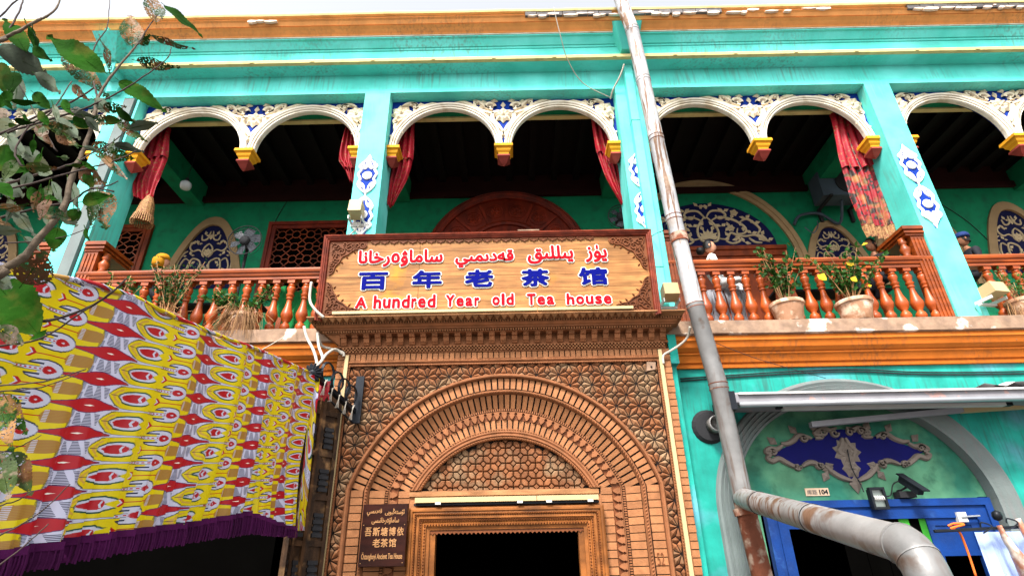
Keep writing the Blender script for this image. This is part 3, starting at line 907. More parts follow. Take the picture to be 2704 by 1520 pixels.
# corbels
cm = G()
cm.mould(0, .078, [(-.37, 4.572), (-.41, 4.574), (-.425, 4.588), (-.412, 4.595), (-.412, 4.600), (-.43, 4.612), (-.455, 4.668), (-.485, 4.674), (-.485, 4.683), (-.475, 4.685), (-.49, 4.688), (-.49, 4.697), (-.482, 4.699), (-.50, 4.702), (-.50, 4.715), (-.37, 4.716)])
cm = mesh('corbel', cm, 'terracotta')
for i in range(29):
    put('corbel', cm, portal, (-2.46+i*.163, 0, 0))
g = G(); zc_ = 0
g.add([(CX-KH-.03, -.4, 4.575), (CX-KH-.03, -.1, 4.575), (CX-KH-.22, -.1, 4.715), (CX-KH-.22, -.49, 4.715), (CX-KH-.03, -.49, 4.715)], [(0, 4, 3), (0, 3, 2, 1)])
B('corner_corbel', g, 'terracotta', portal)
# saw tooth eave
g = G(); g.box((CX-KH-.44, -.765, 4.868), (CX+KH+.255, -.1, 4.886)); g.box((CX-KH-.38, -.665, 4.846), (CX+KH+.22, -.1, 4.868))
B('eave_board', g, 'carved_sill', portal)
tm = mesh('saw_tooth', G().add([(-.05, -.755, 4.867), (.05, -.755, 4.867), (0, -.69, 4.815), (-.05, -.66, 4.867), (.05, -.66, 4.867), (0, -.66, 4.822)], [(0, 2, 1), (0, 3, 5, 2), (1, 2, 5, 4)]), 'carved_sill')
for i in range(49):
    put('saw_tooth', tm, portal, (CX-KH-.39+i*.1005, 0, 0))

# ------------------------------------------------------------------ wooden door frame
door = thing('door_frame', 'carved brown wooden door frame around the dark open entrance', 'door frame', (CX+.03, -.2, 0))
DX = -.125
g = G()
def dframe(g, h, zt, prof):
    o = len(g.v); n = len(prof)
    for i, (sx, z) in enumerate(((-1, 0), (-1, zt), (1, zt), (1, 0))):
        for q, y in prof:
            g.v.append((DX+sx*(h-q), y, z-(q if i in (1, 2) else 0)))
    for i in range(3):
        for j in range(n-1):
            a = o+i*n+j
            g.f.append((a, a+n, a+n+1, a+1)); g.m.append(0)
dframe(g, 1.235, 2.40, [(0, -.16), (0, -.30), (.02, -.315), (.045, -.315), (.05, -.295), (.07, -.30), (.09, -.29), (.095, -.27), (.10, -.285), (.13, -.285), (.135, -.262), (.165, -.258), (.17, -.24), (.18, -.25), (.215, -.245), (.22, -.22), (.26, -.215), (.262, -.05)])
B('frame_moulding', g, 'door_frame_wood', door)
g = G()
for q, y, st in ((.083, -.30, .030), (.150, -.268, .030), (.20, -.252, .036)):
    x = DX-1.235+q
    while x < DX+1.235-q:
        g.pyramid([(x-.010, 2.40-q-.010), (x+.010, 2.40-q-.010), (x+.010, 2.40-q+.010), (x-.010, 2.40-q+.010)], (x, y-.014, 2.40-q), y+.004); x += st
    z = 2.38-q
    while z > 1.4:
        for s_ in (-1, 1):
            x = DX+s_*(1.235-q)
            g.pyramid([(x-.010, z-.010), (x+.010, z-.010), (x+.010, z+.010), (x-.010, z+.010)], (x, y-.014, z), y+.004)
        z -= st
B('frame_beads', g, 'carved_brown', door, kind='stuff')
g = G(); g.box((DX-.975, -.20, 2.105), (DX+.975, -.12, 2.145))
x = DX-.96
while x < DX+.95:
    g.prism([(x, 2.105), (x+.02, 2.085), (x+.04, 2.105)], -.205, -.16); x += .055
B('valance', g, 'carved_brown', door)
g = G()
for s_ in (-1, 1):
    x0, x1 = sorted((DX+s_*.905, DX+s_*.975)); g.box((x0, -.19, 0), (x1, -.05, 2.104))
B('inner_jamb', g, 'door_frame_wood', door)
# dark passage behind the doorway
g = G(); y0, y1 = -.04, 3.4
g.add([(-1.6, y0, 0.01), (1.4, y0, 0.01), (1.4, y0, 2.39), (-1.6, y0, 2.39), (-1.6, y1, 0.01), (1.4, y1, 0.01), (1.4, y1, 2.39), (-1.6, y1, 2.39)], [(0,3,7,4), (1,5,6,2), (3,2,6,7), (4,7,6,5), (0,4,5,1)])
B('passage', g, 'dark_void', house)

# ------------------------------------------------------------------ name plaque beside the door
pl = thing('name_plaque', 'dark varnished name plaque with pale writing, left of the entrance', 'plaque', (-1.65, -.38, 1.72))
ptl = [(-1.928,-0.380,2.448), (-1.363,-0.380,2.447), (-1.349,-0.380,1.737), (-1.915,-0.380,1.726)]
pxl = (ptl[0][0]+ptl[3][0])/2; pxr = (ptl[1][0]+ptl[2][0])/2; pzt = (ptl[0][2]+ptl[1][2])/2; pzb = (ptl[2][2]+ptl[3][2])/2
B('board', G().prism([(pxl, pzb), (pxr, pzb), (pxr, pzt), (pxl, pzt)], -.415, -.355, inset=.02), 'plaque_wood', pl)
for x in (pxl+.03, pxr-.03):
    for z in (pzb+.04, pzt-.25):
        B('screw', G().lathe((x, -.416, z), [(.007, 0), (.005, .006), (.001, .007)], 6, tilt=Matrix.Rotation(pi/2, 3, 'X')), 'plaque_letter', pl)

# ------------------------------------------------------------------ lettering
FORM = {'ئ':(0xFE89,0xFE8A,0xFE8B,0xFE8C),'ا':(0xFE8D,0xFE8E,0,0),'ە':(0x665,0xFEEA,0,0),'ب':(0xFE8F,0xFE90,0xFE91,0xFE92),'ت':(0xFE95,0xFE96,0xFE97,0xFE98),
'خ':(0xFEA5,0xFEA6,0xFEA7,0xFEA8),'د':(0xFEA9,0xFEAA,0,0),'ر':(0xFEAD,0xFEAE,0,0),'ز':(0xFEAF,0xFEB0,0,0),'س':(0xFEB1,0xFEB2,0xFEB3,0xFEB4),
'ق':(0xFED5,0xFED6,0xFED7,0xFED8),'ڭ':(0xFBD3,0xFBD4,0xFBD5,0xFBD6),'ل':(0xFEDD,0xFEDE,0xFEDF,0xFEE0),'م':(0xFEE1,0xFEE2,0xFEE3,0xFEE4),'ن':(0xFEE5,0xFEE6,0xFEE7,0xFEE8),
'و':(0xFEED,0xFEEE,0,0),'ۇ':(0xFBD7,0xFBD8,0,0),'ۆ':(0xFBD9,0xFBDA,0,0),'ۈ':(0xFBDB,0xFBDC,0,0),'ۋ':(0xFBDE,0xFBDF,0,0),
'ى':(0xFEEF,0xFEF0,0xFBE8,0xFBE9),'ي':(0xFEF1,0xFEF2,0xFEF3,0xFEF4)}
def shape(w):
    out = []
    for i, c in enumerate(w):
        p = i > 0 and FORM[w[i-1]][2] != 0
        n = i < len(w)-1 and FORM[c][2] != 0
        out.append(chr(FORM[c][(3 if n else 1) if p else (2 if n else 0)]))
    return ''.join(reversed(out))
_tc = {}
def text_mesh(t):
    """flat outline of a string as arrays: verts (x,z) and faces, unit font size"""
    if t in _tc: return _tc[t]
    c = bpy.data.curves.new('t', 'FONT'); c.body = t; c.size = 1; c.resolution_u = 3; c.extrude = .05
    o = bpy.data.objects.new('t', c); col.objects.link(o)
    bpy.context.view_layer.update()
    me = bpy.data.meshes.new_from_object(o.evaluated_get(bpy.context.evaluated_depsgraph_get()))
    V = [tuple(v.co) for v in me.vertices]; F = [tuple(p.vertices) for p in me.polygons]
    bpy.data.objects.remove(o); bpy.data.curves.remove(c); bpy.data.meshes.remove(me)
    _tc[t] = (V, F); return _tc[t]
def letters(name, t, x0, z0, x1, z1, ypl, thick, m, parent, bold=0., outline=0., om=None, slant=0., tiltf=None):
    """fit the string's ink into the box x0..x1, z0..z1 on the board plane; bold and outline thicken by stacking shifted copies"""
    V, F = text_mesh(t)
    if not V: return
    ax = min(v[0] for v in V); bx = max(v[0] for v in V); ay = min(v[1] for v in V); by = max(v[1] for v in V)
    sx = (x1-x0-2*bold)/(bx-ax); sz = (z1-z0-2*bold)/(by-ay)
    def layer(dx, dz, yb, th):
        vs = []
        for v in V:
            x = x0+bold+(v[0]-ax)*sx+dx; z = z0+bold+(v[1]-ay)*sz+dz
            y = yb-(v[2]+.05)*10*th
            vs.append((x, y+(tiltf(z) if tiltf else 0), z))
        return vs
    def stack(r, yb, th, k):
        g = G()
        offs = [(0, 0)]+([(r*cos(2*pi*i/k), r*sin(2*pi*i/k)) for i in range(k)] if r else [])
        for i, (dx, dz) in enumerate(offs):
            g.add(layer(dx, dz, yb, th+i*.00025), [f for f in F])
        return g
    o = B(name, stack(bold, ypl-(thick*.5 if outline else 0), thick*.5 if outline else thick, 6), m, parent)
    if outline:
        B('white_edge', stack(bold+outline, ypl, thick*.5, 10), om, o)
    return o
zt, zb_ = pzt, pzb; Wd = pxr-pxl; Hd = zt-zb_
Yp = -.4155
def row(t, u0, u1, v0, v1, bold=.0015):
    letters('writing', t, pxl+Wd*u0, zt-Hd*v1, pxl+Wd*u1, zt-Hd*v0, Yp, .004, 'plaque_letter', pl, bold=bold)
row(shape('ئۆستەڭبويى'), .50, .93, .085, .20); row(shape('قەدىمىي'), .10, .43, .085, .20)
row(shape('ساماۋەرخانىسى'), .22, .82, .225, .34)
for i, ch in enumerate('吾斯塘博依'): row(ch, .09+i*.175, .24+i*.175, .385, .525)
for i, ch in enumerate('老茶馆'): row(ch, .28+i*.175, .44+i*.175, .565, .70)
row('Östangboyi Ancient Tea House', .06, .94, .775, .91, bold=.001)

# ------------------------------------------------------------------ sign board over the portal
sign = thing('tea_house_sign', 'long framed wooden sign with red and blue lettering above the portal', 'sign', (-.36, -.72, 4.9))
SZ0, SZ1, SX0, SX1 = 4.885, 6.155, -2.765, 2.075
def st(z): return -.10*(z-SZ0)/(SZ1-SZ0)       # the board leans out over the street
def lean(g): g.v = [(x, y+st(z), z) for x, y, z in g.v]; return g
YS = -.70
B('back_board', lean(G().box((SX0+.06, YS+.002, SZ0), (SX1-.06, YS+.035, SZ1-.04))), 'sign_frame', sign)
# planks of the face
zs_ = [SZ0+.0, SZ0+.20, SZ0+.395, SZ0+.60, SZ0+.80, SZ0+1.0, SZ1-.06]
seam = -1.345
for i in range(6):
    za, zb2 = zs_[i]+.002, zs_[i+1]-.002
    B('plank', lean(G().box((SX0+.07, YS-.012+random.uniform(-.001, .001), za), (seam-.003, YS, zb2))), 'sign_planks', sign)
    B('plank', lean(G().box((seam+.003, YS-.012+random.uniform(-.001, .001), za), (SX1-.07, YS, zb2))), 'sign_planks', sign)
g = G()
def sframe(h0, prof):
    o = len(g.v); n = len(prof)
    pts = ((SX0, SZ0-.06, 1, 0), (SX0, SZ1, 1, -1), (SX1, SZ1, -1, -1), (SX1, SZ0-.06, -1, 0))
    for x, z, dx, dz in pts:
        for q, y in prof: g.v.append((x+dx*q, y, z+dz*q))
    for i in range(3):
        for j in range(n-1):
            a = o+i*n+j
            g.f.append((a, a+n, a+n+1, a+1)); g.m.append(0)
sframe(0, [(0, YS+.05), (0, YS-.075), (.012, YS-.085), (.03, YS-.08), (.036, YS-.068), (.05, YS-.065), (.058, YS-.05), (.075, YS-.045), (.082, YS-.02), (.088, YS-.01)])
B('frame', lean(g), 'sign_frame', sign)
B('white_patch', lean(G().box((.0+.10, YS-.083, SZ1+.002), (.42, YS-.03, SZ1+.02))), 'cement', sign)
# scalloped strip under the top rail
g = G(); x = -2.08
while x < 1.22:
    g.prism([(x, SZ1-.088), (x+.02, SZ1-.125), (x+.05, SZ1-.125), (x+.062, SZ1-.142), (x+.078, SZ1-.142), (x+.09, SZ1-.125), (x+.12, SZ1-.125), (x+.137, SZ1-.088)][::1], YS-.03, YS-.012)
    g.vine([(x+.01, SZ1-.115), (x+.035, SZ1-.100), (x+.068, SZ1-.094), (x+.10, SZ1-.100), (x+.13, SZ1-.115)], YS-.03, .012, .006); x += .138
B('scalloped_strip', lean(g), 'carved_brown', sign)
# carved corners
def corner(cx, cz, sx, sz, S=1.0):
    g = G(); y = YS-.012; h = .02
    T = lambda u, v: (cx+sx*u*S, cz+sz*v*S)
    poly = [(0, 0), (.56, 0), (.54, .10), (.40, .14), (.30, .20), (.20, .27), (.13, .40), (.08, .52), (0, .56)]
    pp = [T(*p) for p in poly]
    if sx*sz < 0: pp = pp[::-1]
    g.prism(pp, y-.003, y+.001)
    for u, v, r, a, tn, sg in ((.49, .065, .060, 0, 1.5, 1), (.30, .10, .085, .8, 1.6, -1), (.13, .26, .085, 1.2, 1.6, 1), (.055, .46, .05, pi/2, 1.4, -1), (.18, .16, .07, 3.5, 1.5, 1), (.40, .07, .05, 3.0, 1.2, -1), (.05, .36, .045, 0, 1.2, 1), (.08, .07, .06, 1.0, 1.4, 1), (.22, .055, .045, 2.0, 1.2, -1), (.06, .17, .045, 2.0, 1.2, -1)):
        q = []
        nn = 12
        for i in range(nn+1):
            t = i/nn; R = r*(1-.8*t); A = a+sg*2*pi*tn*t
            q.append(T(u+R*cos(A), v+R*sin(A)))
        g.vine(q, y-.002, .022*S, h)
    for P_ in ([(.54, .08), (.44, .13), (.36, .14), (.28, .21), (.20, .25), (.16, .34), (.11, .40), (.08, .50), (.03, .54)], [(.02, .02), (.12, .05), (.20, .12), (.26, .10), (.34, .05), (.44, .03)], [(.02, .04), (.05, .12), (.11, .18), (.10, .26), (.05, .34), (.03, .42)]):
        g.vine(smooth_path([T(*p) for p in P_], 4), y-.002, .024*S, h)
    for u, v, A in ((.36, .16, .9), (.25, .24, .8), (.18, .32, .7), (.12, .44, .9), (.45, .13, 1.0)):
        g.petal(*T(u, v), atan2(sz*sin(A), sx*cos(A)), .06, .035, y, h)
    return lean(g)
for sx, cx_ in ((1, SX0+.085), (-1, SX1-.085)):
    B('carved_corner', corner(cx_, SZ1-.088, sx, -1, 1.0), 'carved_brown', sign)
    B('carved_corner', corner(cx_, SZ0, sx, 1, .98), 'carved_brown', sign)
# writing on the sign
LT = dict(ypl=YS-.013, thick=.022, parent=sign, outline=.016, om='letter_white', tiltf=st)
def W(name, t, x0, z0, x1, z1, m, bold):
    letters(name, t, x0, z0, x1, z1, LT['ypl'], LT['thick'], m, sign, bold=bold, outline=LT['outline'], om=LT['om'], tiltf=st)
yy = -.75
def bx(a, b): return a[0], b[2], b[0], a[2]
for t, a, b in (('ساماۋەرخانا', (-2.238,-0.780,5.913), (-1.004,-0.770,5.642)), ('قەدىمىي', (-0.822,-0.780,5.882), (0.033,-0.770,5.607)), ('يىللىق', (0.236,-0.780,5.936), (0.906,-0.770,5.645)), ('يۈز', (1.081,-0.780,5.930), (1.398,-0.770,5.653))):
    x0, z0, x1, z1 = bx(a, b); W('word', shape(t), x0, z0, x1, z1, 'letter_red', .009)
for t, a, b in (('百', (-2.209,-0.750,5.560), (-1.786,-0.740,5.285)), ('年', (-1.433,-0.750,5.575), (-1.005,-0.740,5.293)), ('老', (-0.678,-0.750,5.571), (-0.266,-0.740,5.295)), ('茶', (0.137,-0.750,5.565), (0.538,-0.740,5.290)), ('馆', (0.964,-0.750,5.572), (1.380,-0.740,5.296))):
    x0, z0, x1, z1 = bx(a, b); W('character', t, x0, z0, x1, z1, 'letter_blue', .014)
# the English line, letter by letter
LW = {'A': 1.15, 'h': .95, 'u': .95, 'n': .95, 'd': 1., 'r': .62, 'e': .95, 'Y': 1.1, 'a': .92, 'o': 1., 'l': .42, 'T': 1.05, 's': .86}
for word, a, b in (('A', (-2.222,-0.730,5.179), (-2.062,-0.720,5.007)), ('hundred', (-1.965,-0.730,5.197), (-1.087,-0.720,4.999)), ('Year', (-0.942,-0.730,5.187), (-0.466,-0.720,5.009)), ('old', (-0.283,-0.730,5.191), (0.022,-0.720,5.016)), ('Tea', (0.209,-0.730,5.181), (0.595,-0.720,5.010)), ('house', (0.770,-0.730,5.175), (1.404,-0.720,5.005))):
    tot = sum(LW[c] for c in word); gapw = .022
    x0, x1 = a[0], b[0]; z0 = b[2]; H = a[2]-b[2]
    unit = (x1-x0-gapw*(len(word)-1))/tot; x = x0
    for c in word:
        w = LW[c]*unit
        hh = H if c in 'AhdYlT' else H*.74
        W('letter', c, x, z0, x+w, z0+hh, 'letter_red', .008); x += w+gapw
# light strips along the foot of the sign
o = thing('light_strip', 'long cream light tube in two lengths along the foot of the sign', 'light tube', (-.3, -.79, 4.96))
a, b = -2.52, 1.69; m_ = .35
B('tube_cover', G().box((a, -.79, 4.905), (m_-.004, -.74, 4.945)), 'beige_plastic', o)
B('tube_cover', G().box((m_+.004, -.79, 4.905), (b, -.74, 4.945)), 'beige_plastic', o)
o = thing('light_strip', 'cream light tube fixed over the door frame below the tiled half circle', 'light tube', (.1, -.33, 2.48))
a = (-1.287,-0.330,2.551); b = (0.264,-0.330,2.536); c = (1.049,-0.330,2.536)
B('tube_cover', G().box((a[0], -.35, 2.455), (b[0]-.004, -.20, 2.515)), 'beige_plastic', o)
B('tube_cover', G().box((b[0]+.004, -.35, 2.455), (c[0], -.20, 2.515)), 'beige_plastic', o)
B('batten', G().box((a[0]-.02, -.30, 2.425), (c[0]+.01, -.19, 2.45)), 'black_iron', o)
for x in (a[0]+.26, b[0]-.25, b[0]+.12, c[0]-.14):
    B('clip', G().box((x, -.357, 2.43), (x+.07, -.29, 2.455)), 'white_plastic', o)

a = (1.696,-0.357,1.830); b = (1.786,-0.357,1.687)
letters('writing', '52', a[0], b[2], b[0], a[2], -.356, .003, 'carved_brown', portal)

# ================================================================== GALLERY WALL
NY = WY-.03
def bigniche(cx, z0, hw, apex, label_blue=True, style=0, parent=house, pointed=True):
    """moulded niche with blue field and pale tracery; returns the frame part"""
    H = apex-z0
    def outl(hw_, H_, n=14):
        P = [(cx+hw_, z0)]
        sp = H_*.42
        P.append((cx+hw_, z0+sp*.5))
        for i in range(n+1):
            t = i/n
            if pointed: x = hw_*(1-t)**.72*(1-.02) if t < 1 else 0; z = sp*.5+(H_-sp*.5)*(1-(1-t)**1.55)
            else: x = hw_*cos(t*pi/2); z = H_*sin(t*pi/2)
            P.append((cx+x, z0+z))
        return P+[(2*cx-x, z) for x, z in P[-2::-1]]
    A = outl(hw, H); Bq = outl(hw*.80, H*.88)
    g = G(); n = len(A)
    for i in range(n-1):
        g.add([(A[i][0], WY-.05, A[i][1]), (A[i+1][0], WY-.05, A[i+1][1]), (Bq[i+1][0], WY-.07, Bq[i+1][1]), (Bq[i][0], WY-.07, Bq[i][1]),
               (A[i][0], WY, A[i][1]), (A[i+1][0], WY, A[i+1][1]), (Bq[i][0], WY-.01, Bq[i][1]), (Bq[i+1][0], WY-.01, Bq[i+1][1])],
              [(0,1,2,3), (0,4,5,1), (3,2,7,6)])
    f = B('niche_frame', g, 'niche_cream', parent)
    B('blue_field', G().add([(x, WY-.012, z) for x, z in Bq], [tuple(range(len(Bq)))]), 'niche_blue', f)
    g = G(); y = WY-.013; h = .02
    w = hw*.80; K = H*.88
    T = lambda u, v: (cx+u*w, z0+v*K)
    for s_ in (-1, 1):
        for P_ in ([(.02,.10),(.20,.22),(.14,.40),(.42,.46),(.52,.30),(.36,.20),(.22,.30)], [(.0,.06),(.30,.05),(.62,.14),(.78,.30),(.66,.46),(.50,.42)], [(.10,.52),(.28,.60),(.48,.58),(.60,.66),(.46,.74),(.34,.68)], [(.04,.90),(.10,.78),(.26,.76),(.30,.84)], [(.70,.10),(.84,.22),(.86,.40),(.74,.54),(.62,.58)], [(.0,.70),(.12,.64),(.16,.54),(.06,.48)]):
            g.vine(smooth_path([T(s_*a, b) for a, b in P_], 4), y, w*.055, h)
        for u, v, A_ in ((.28,.22,.4),(.50,.52,1.2),(.66,.26,2.2),(.34,.70,1.0),(.18,.84,1.3),(.74,.50,.8),(.60,.10,.2),(.44,.38,2.5),(.12,.32,1.6),(.80,.14,.9),(.54,.70,.5)):
            x, z = T(s_*u, v); g.petal(x, z, A_ if s_ > 0 else pi-A_, w*.17, w*.11, y, h)
            g.petal(x, z, A_+2 if s_ > 0 else pi-A_-2, w*.12, w*.08, y, h)
        g.flower(*T(s_*.36, .24), w*.09, 5, y, h)
    g.flower(*T(0, .56), w*.17, 8, y, h*1.2)
    g.petal(*T(0, .76), pi/2, w*.24, w*.14, y, h); g.petal(*T(0, .36), -pi/2, w*.22, w*.12, y, h); g.petal(*T(0, .12), pi/2, w*.3, w*.2, y, h)
    B('tracery', g, 'niche_tracery', f)
    return f
def lunette(cx, z0, hw, ht, Hm, hwm):
    """half round blue field of scrolls under a cream arch moulding"""
    g = G()
    path = [(cx+hwm*cos(pi-pi*i/36), z0-.55+Hm*sin(pi-pi*i/36)) for i in range(37)]
    g.sweep(path, [(-.12, WY-.002), (-.12, WY-.05), (-.07, WY-.06), (-.065, WY-.045), (-.03, WY-.05), (-.02, WY-.075), (.06, WY-.08), (.065, WY-.06), (.09, WY-.06), (.10, WY-.002)])
    f = B('arch_trim', g, 'niche_cream', house)
    P = [(cx+hw*cos(pi*i/30), z0+ht*sin(pi*i/30)) for i in range(31)]
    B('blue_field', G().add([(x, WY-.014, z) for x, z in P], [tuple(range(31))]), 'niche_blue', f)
    g = G(); y = WY-.015; h = .025
    T = lambda u, v: (cx+u*hw, z0+v*ht)
    for s_ in (-1, 1):
        for P_ in ([(.0,.62),(.10,.80),(.26,.80),(.32,.70),(.22,.62),(.16,.70)], [(.02,.95),(.05,.86)], [(.02,.66),(.12,.48),(.16,.30),(.12,.12),(.04,.08)], [(.05,.55),(.20,.66),(.36,.62),(.48,.54),(.58,.40),(.56,.28),(.44,.26),(.46,.38)],
                   [(.14,.16),(.26,.14),(.34,.28),(.44,.22),(.56,.20),(.70,.22),(.84,.10),(.90,.06)], [(.50,.52),(.62,.60),(.72,.52),(.80,.36),(.74,.24)], [(.24,.10),(.34,.04),(.46,.10),(.40,.20)], [(.60,.16),(.68,.06),(.78,.04)]):
            g.vine(smooth_path([T(s_*a, b) for a, b in P_], 4), y, .055, h)
        for u, v, A_ in ((.08,.92,.9),(.30,.80,.4),(.40,.62,1.2),(.22,.44,.6),(.34,.42,1.8),(.62,.62,.7),(.56,.44,2.4),(.74,.50,.3),(.44,.14,1.2),(.80,.22,1.0),(.88,.10,.4),(.30,.20,2.0),(.66,.26,.3),(.52,.06,-.2),(.10,.46,2.2)):
            x, z = T(s_*u, v)
            for d_ in (0, 2.1): g.petal(x, z, (A_+d_) if s_ > 0 else pi-A_-d_, .15, .09, y, h)
        g.flower(*T(s_*.46, .76), .10, 5, y, h); g.flower(*T(s_*.80, .16), .10, 5, y, h); g.flower(*T(s_*.36, .40), .10, 6, y, h)
    for i in range(7): g.petal(*T(0, .16), pi*(i+.5)/7, .26, .12, y, h)
    B('tracery', g, 'niche_tracery', f)
def lattice_window(x0, x1, z0, z1):
    g = G()
    for q, w_2, y in ((0, .08, WY-.07), (.08, .05, WY-.045), (.13, .05, WY-.06)):
        g.box((x0+q, y, z0+q), (x0+q+w_2, WY, z1-q)); g.box((x1-q-w_2, y, z0+q), (x1-q, WY, z1-q)); g.box((x0+q+w_2, y, z1-q-w_2), (x1-q-w_2, WY, z1-q)); g.box((x0+q+w_2, y, z0+q), (x1-q-w_2, WY, z0+q+w_2))
    f = B('window_frame', g, 'gallery_wood' if x0 > -6 else 'door_wood', house)
    B('window_pane', G().box((x0+.16, WY-.012, z0+.16), (x1-.16, WY-.004, z1-.16)), 'dark_void', f)
    g = G(); s = .28; r = .013
    xa, xb, za, zb = x0+.18, x1-.18, z0+.18, z1-.18
    nx = max(1, int((xb-xa)/s)); nz = max(1, int((zb-za)/s)); sx_ = (xb-xa)/nx; sz_ = (zb-za)/nz
    for i in range(nx):
        for j in range(nz):
            cx, cz = xa+(i+.5)*sx_, za+(j+.5)*sz_
            k = min(sx_, sz_)*.25
            O = [(cx+k*cos(pi/8+pi/4*q)*1.2, WY-.04, cz+k*sin(pi/8+pi/4*q)*1.2) for q in range(9)]
            g.tube(O, r, 4)
            for dx, dz in ((1, 1), (-1, 1), (1, -1), (-1, -1)):
                g.tube([(cx+dx*k*.85, WY-.04, cz+dz*k*.85), (cx+dx*sx_/2, WY-.04, cz+dz*sz_/2)], r, 4)
            g.tube([(cx+k*1.1, WY-.04, cz), (cx+sx_/2, WY-.04, cz)], r, 4); g.tube([(cx-k*1.1, WY-.04, cz), (cx-sx_/2, WY-.04, cz)], r, 4)
    B('lattice', g, 'varnished_wood' if x0 < -6 else 'door_wood', f)
lattice_window(-9.55, -8.08, 6.9, 8.84)
lattice_window(-5.46, -3.5, 6.9, 8.84)
bigniche(-6.72, 7.2, .86, 9.02)
bigniche(-11.6, 7.2, .86, 9.02)
# carved fan light over the centre door
g = G()
fan_c = (-.10, 7.72)
def fan_arc(R): return [(fan_c[0]+R*cos(pi-pi*i/40), fan_c[1]+R*sin(pi-pi*i/40)) for i in range(41)]
g.sweep(fan_arc(1.62), [(0, WY-.02), (0, WY-.10), (.03, WY-.12), (.05, WY-.10), (.09, WY-.12), (.12, WY-.14), (.15, WY-.12), (.17, WY-.13), (.20, WY-.10), (.20, WY)])
g.sweep(fan_arc(.92), [(0, WY-.03), (0, WY-.09), (.05, WY-.11), (.10, WY-.09), (.10, WY-.03)])
g.prism([(fan_c[0]+1.63*cos(pi*i/40), fan_c[1]+1.63*sin(pi*i/40)) for i in range(41)], WY-.04, WY-.001)
fl = B('fan_light', g, 'gallery_wood', house)
g = G()
for i in range(9):
    A = pi*i/8+.0
    c, s_ = cos(A), sin(A)
    P = lambda r, t: (fan_c[0]+r*c-t*s_, fan_c[1]+r*s_+t*c)
    g.prism([P(1.02, -.03), P(1.60, -.03), P(1.60, .03), P(1.02, .03)], WY-.08, WY-.03)
for i in range(8):
    A = pi*(i+.5)/8
    x, z = fan_c[0]+1.32*cos(A), fan_c[1]+1.32*sin(A)
    g.flower(x, z, .14, 8, WY-.045, .03)
    g.tube([(x+.19*cos(q*pi/5), WY-.05, z+.19*sin(q*pi/5)) for q in range(11)], .012, 4)
for i in range(7): g.petal(fan_c[0], fan_c[1]+.12, pi*(i+.5)/7, .7, .26, WY-.045, .03)
B('fan_panels', g, 'gallery_wood', fl)
g = G(); g.box((-1.9, WY-.05, 5.0), (1.7, WY-.01, 7.72)); B('centre_door', g, 'gallery_wood', house)
bigniche(-2.55, 6.6, .52, 8.05, pointed=False)
lunette(4.40, 8.02, 1.46, 1.13, 2.22, 1.98)
g = G(); g.box((3.0, WY-.09, 7.72), (6.0, WY-.02, 7.86)); g.box((3.0, WY-.13, 7.86), (6.0, WY-.02, 7.95)); g.box((3.05, WY-.05, 5.0), (5.95, WY-.018, 7.72)); B('carved_door', g, 'door_wood', house)
bigniche(7.10, 7.25, .72, 8.60)
bigniche(11.22, 7.2, .86, 9.02)
lunette(8.98, 7.5, .9, .6, 2.0, 1.02)
# conduits on the wall
cable('wall_wire', [(-5.15, WY-.012, 9.5), (-5.35, WY-.012, 8.9), (-5.42, WY-.012, 8.2)], .008, 'wire_dark', 'thin dark wire running down the green gallery wall beside the pedestal fan', 'wire')
cable('wall_wire', [(9.35, WY-.012, 9.5), (10.2, WY-.012, 8.6), (10.62, WY-.012, 7.8)], .008, 'wire_dark', 'thin dark wire down the green wall in the bay at the right edge', 'wire')
o = thing('switch_box', 'small white switch box on the green wall above the right part of the sign', 'switch', (1.95, WY, 8.2))
B('cover', G().box((1.82, WY-.04, 8.16), (1.99, WY, 8.32)), 'white_plastic', o); B('toggle', G().box((1.88, WY-.055, 8.21), (1.93, WY-.041, 8.26)), 'wire_dark', o)

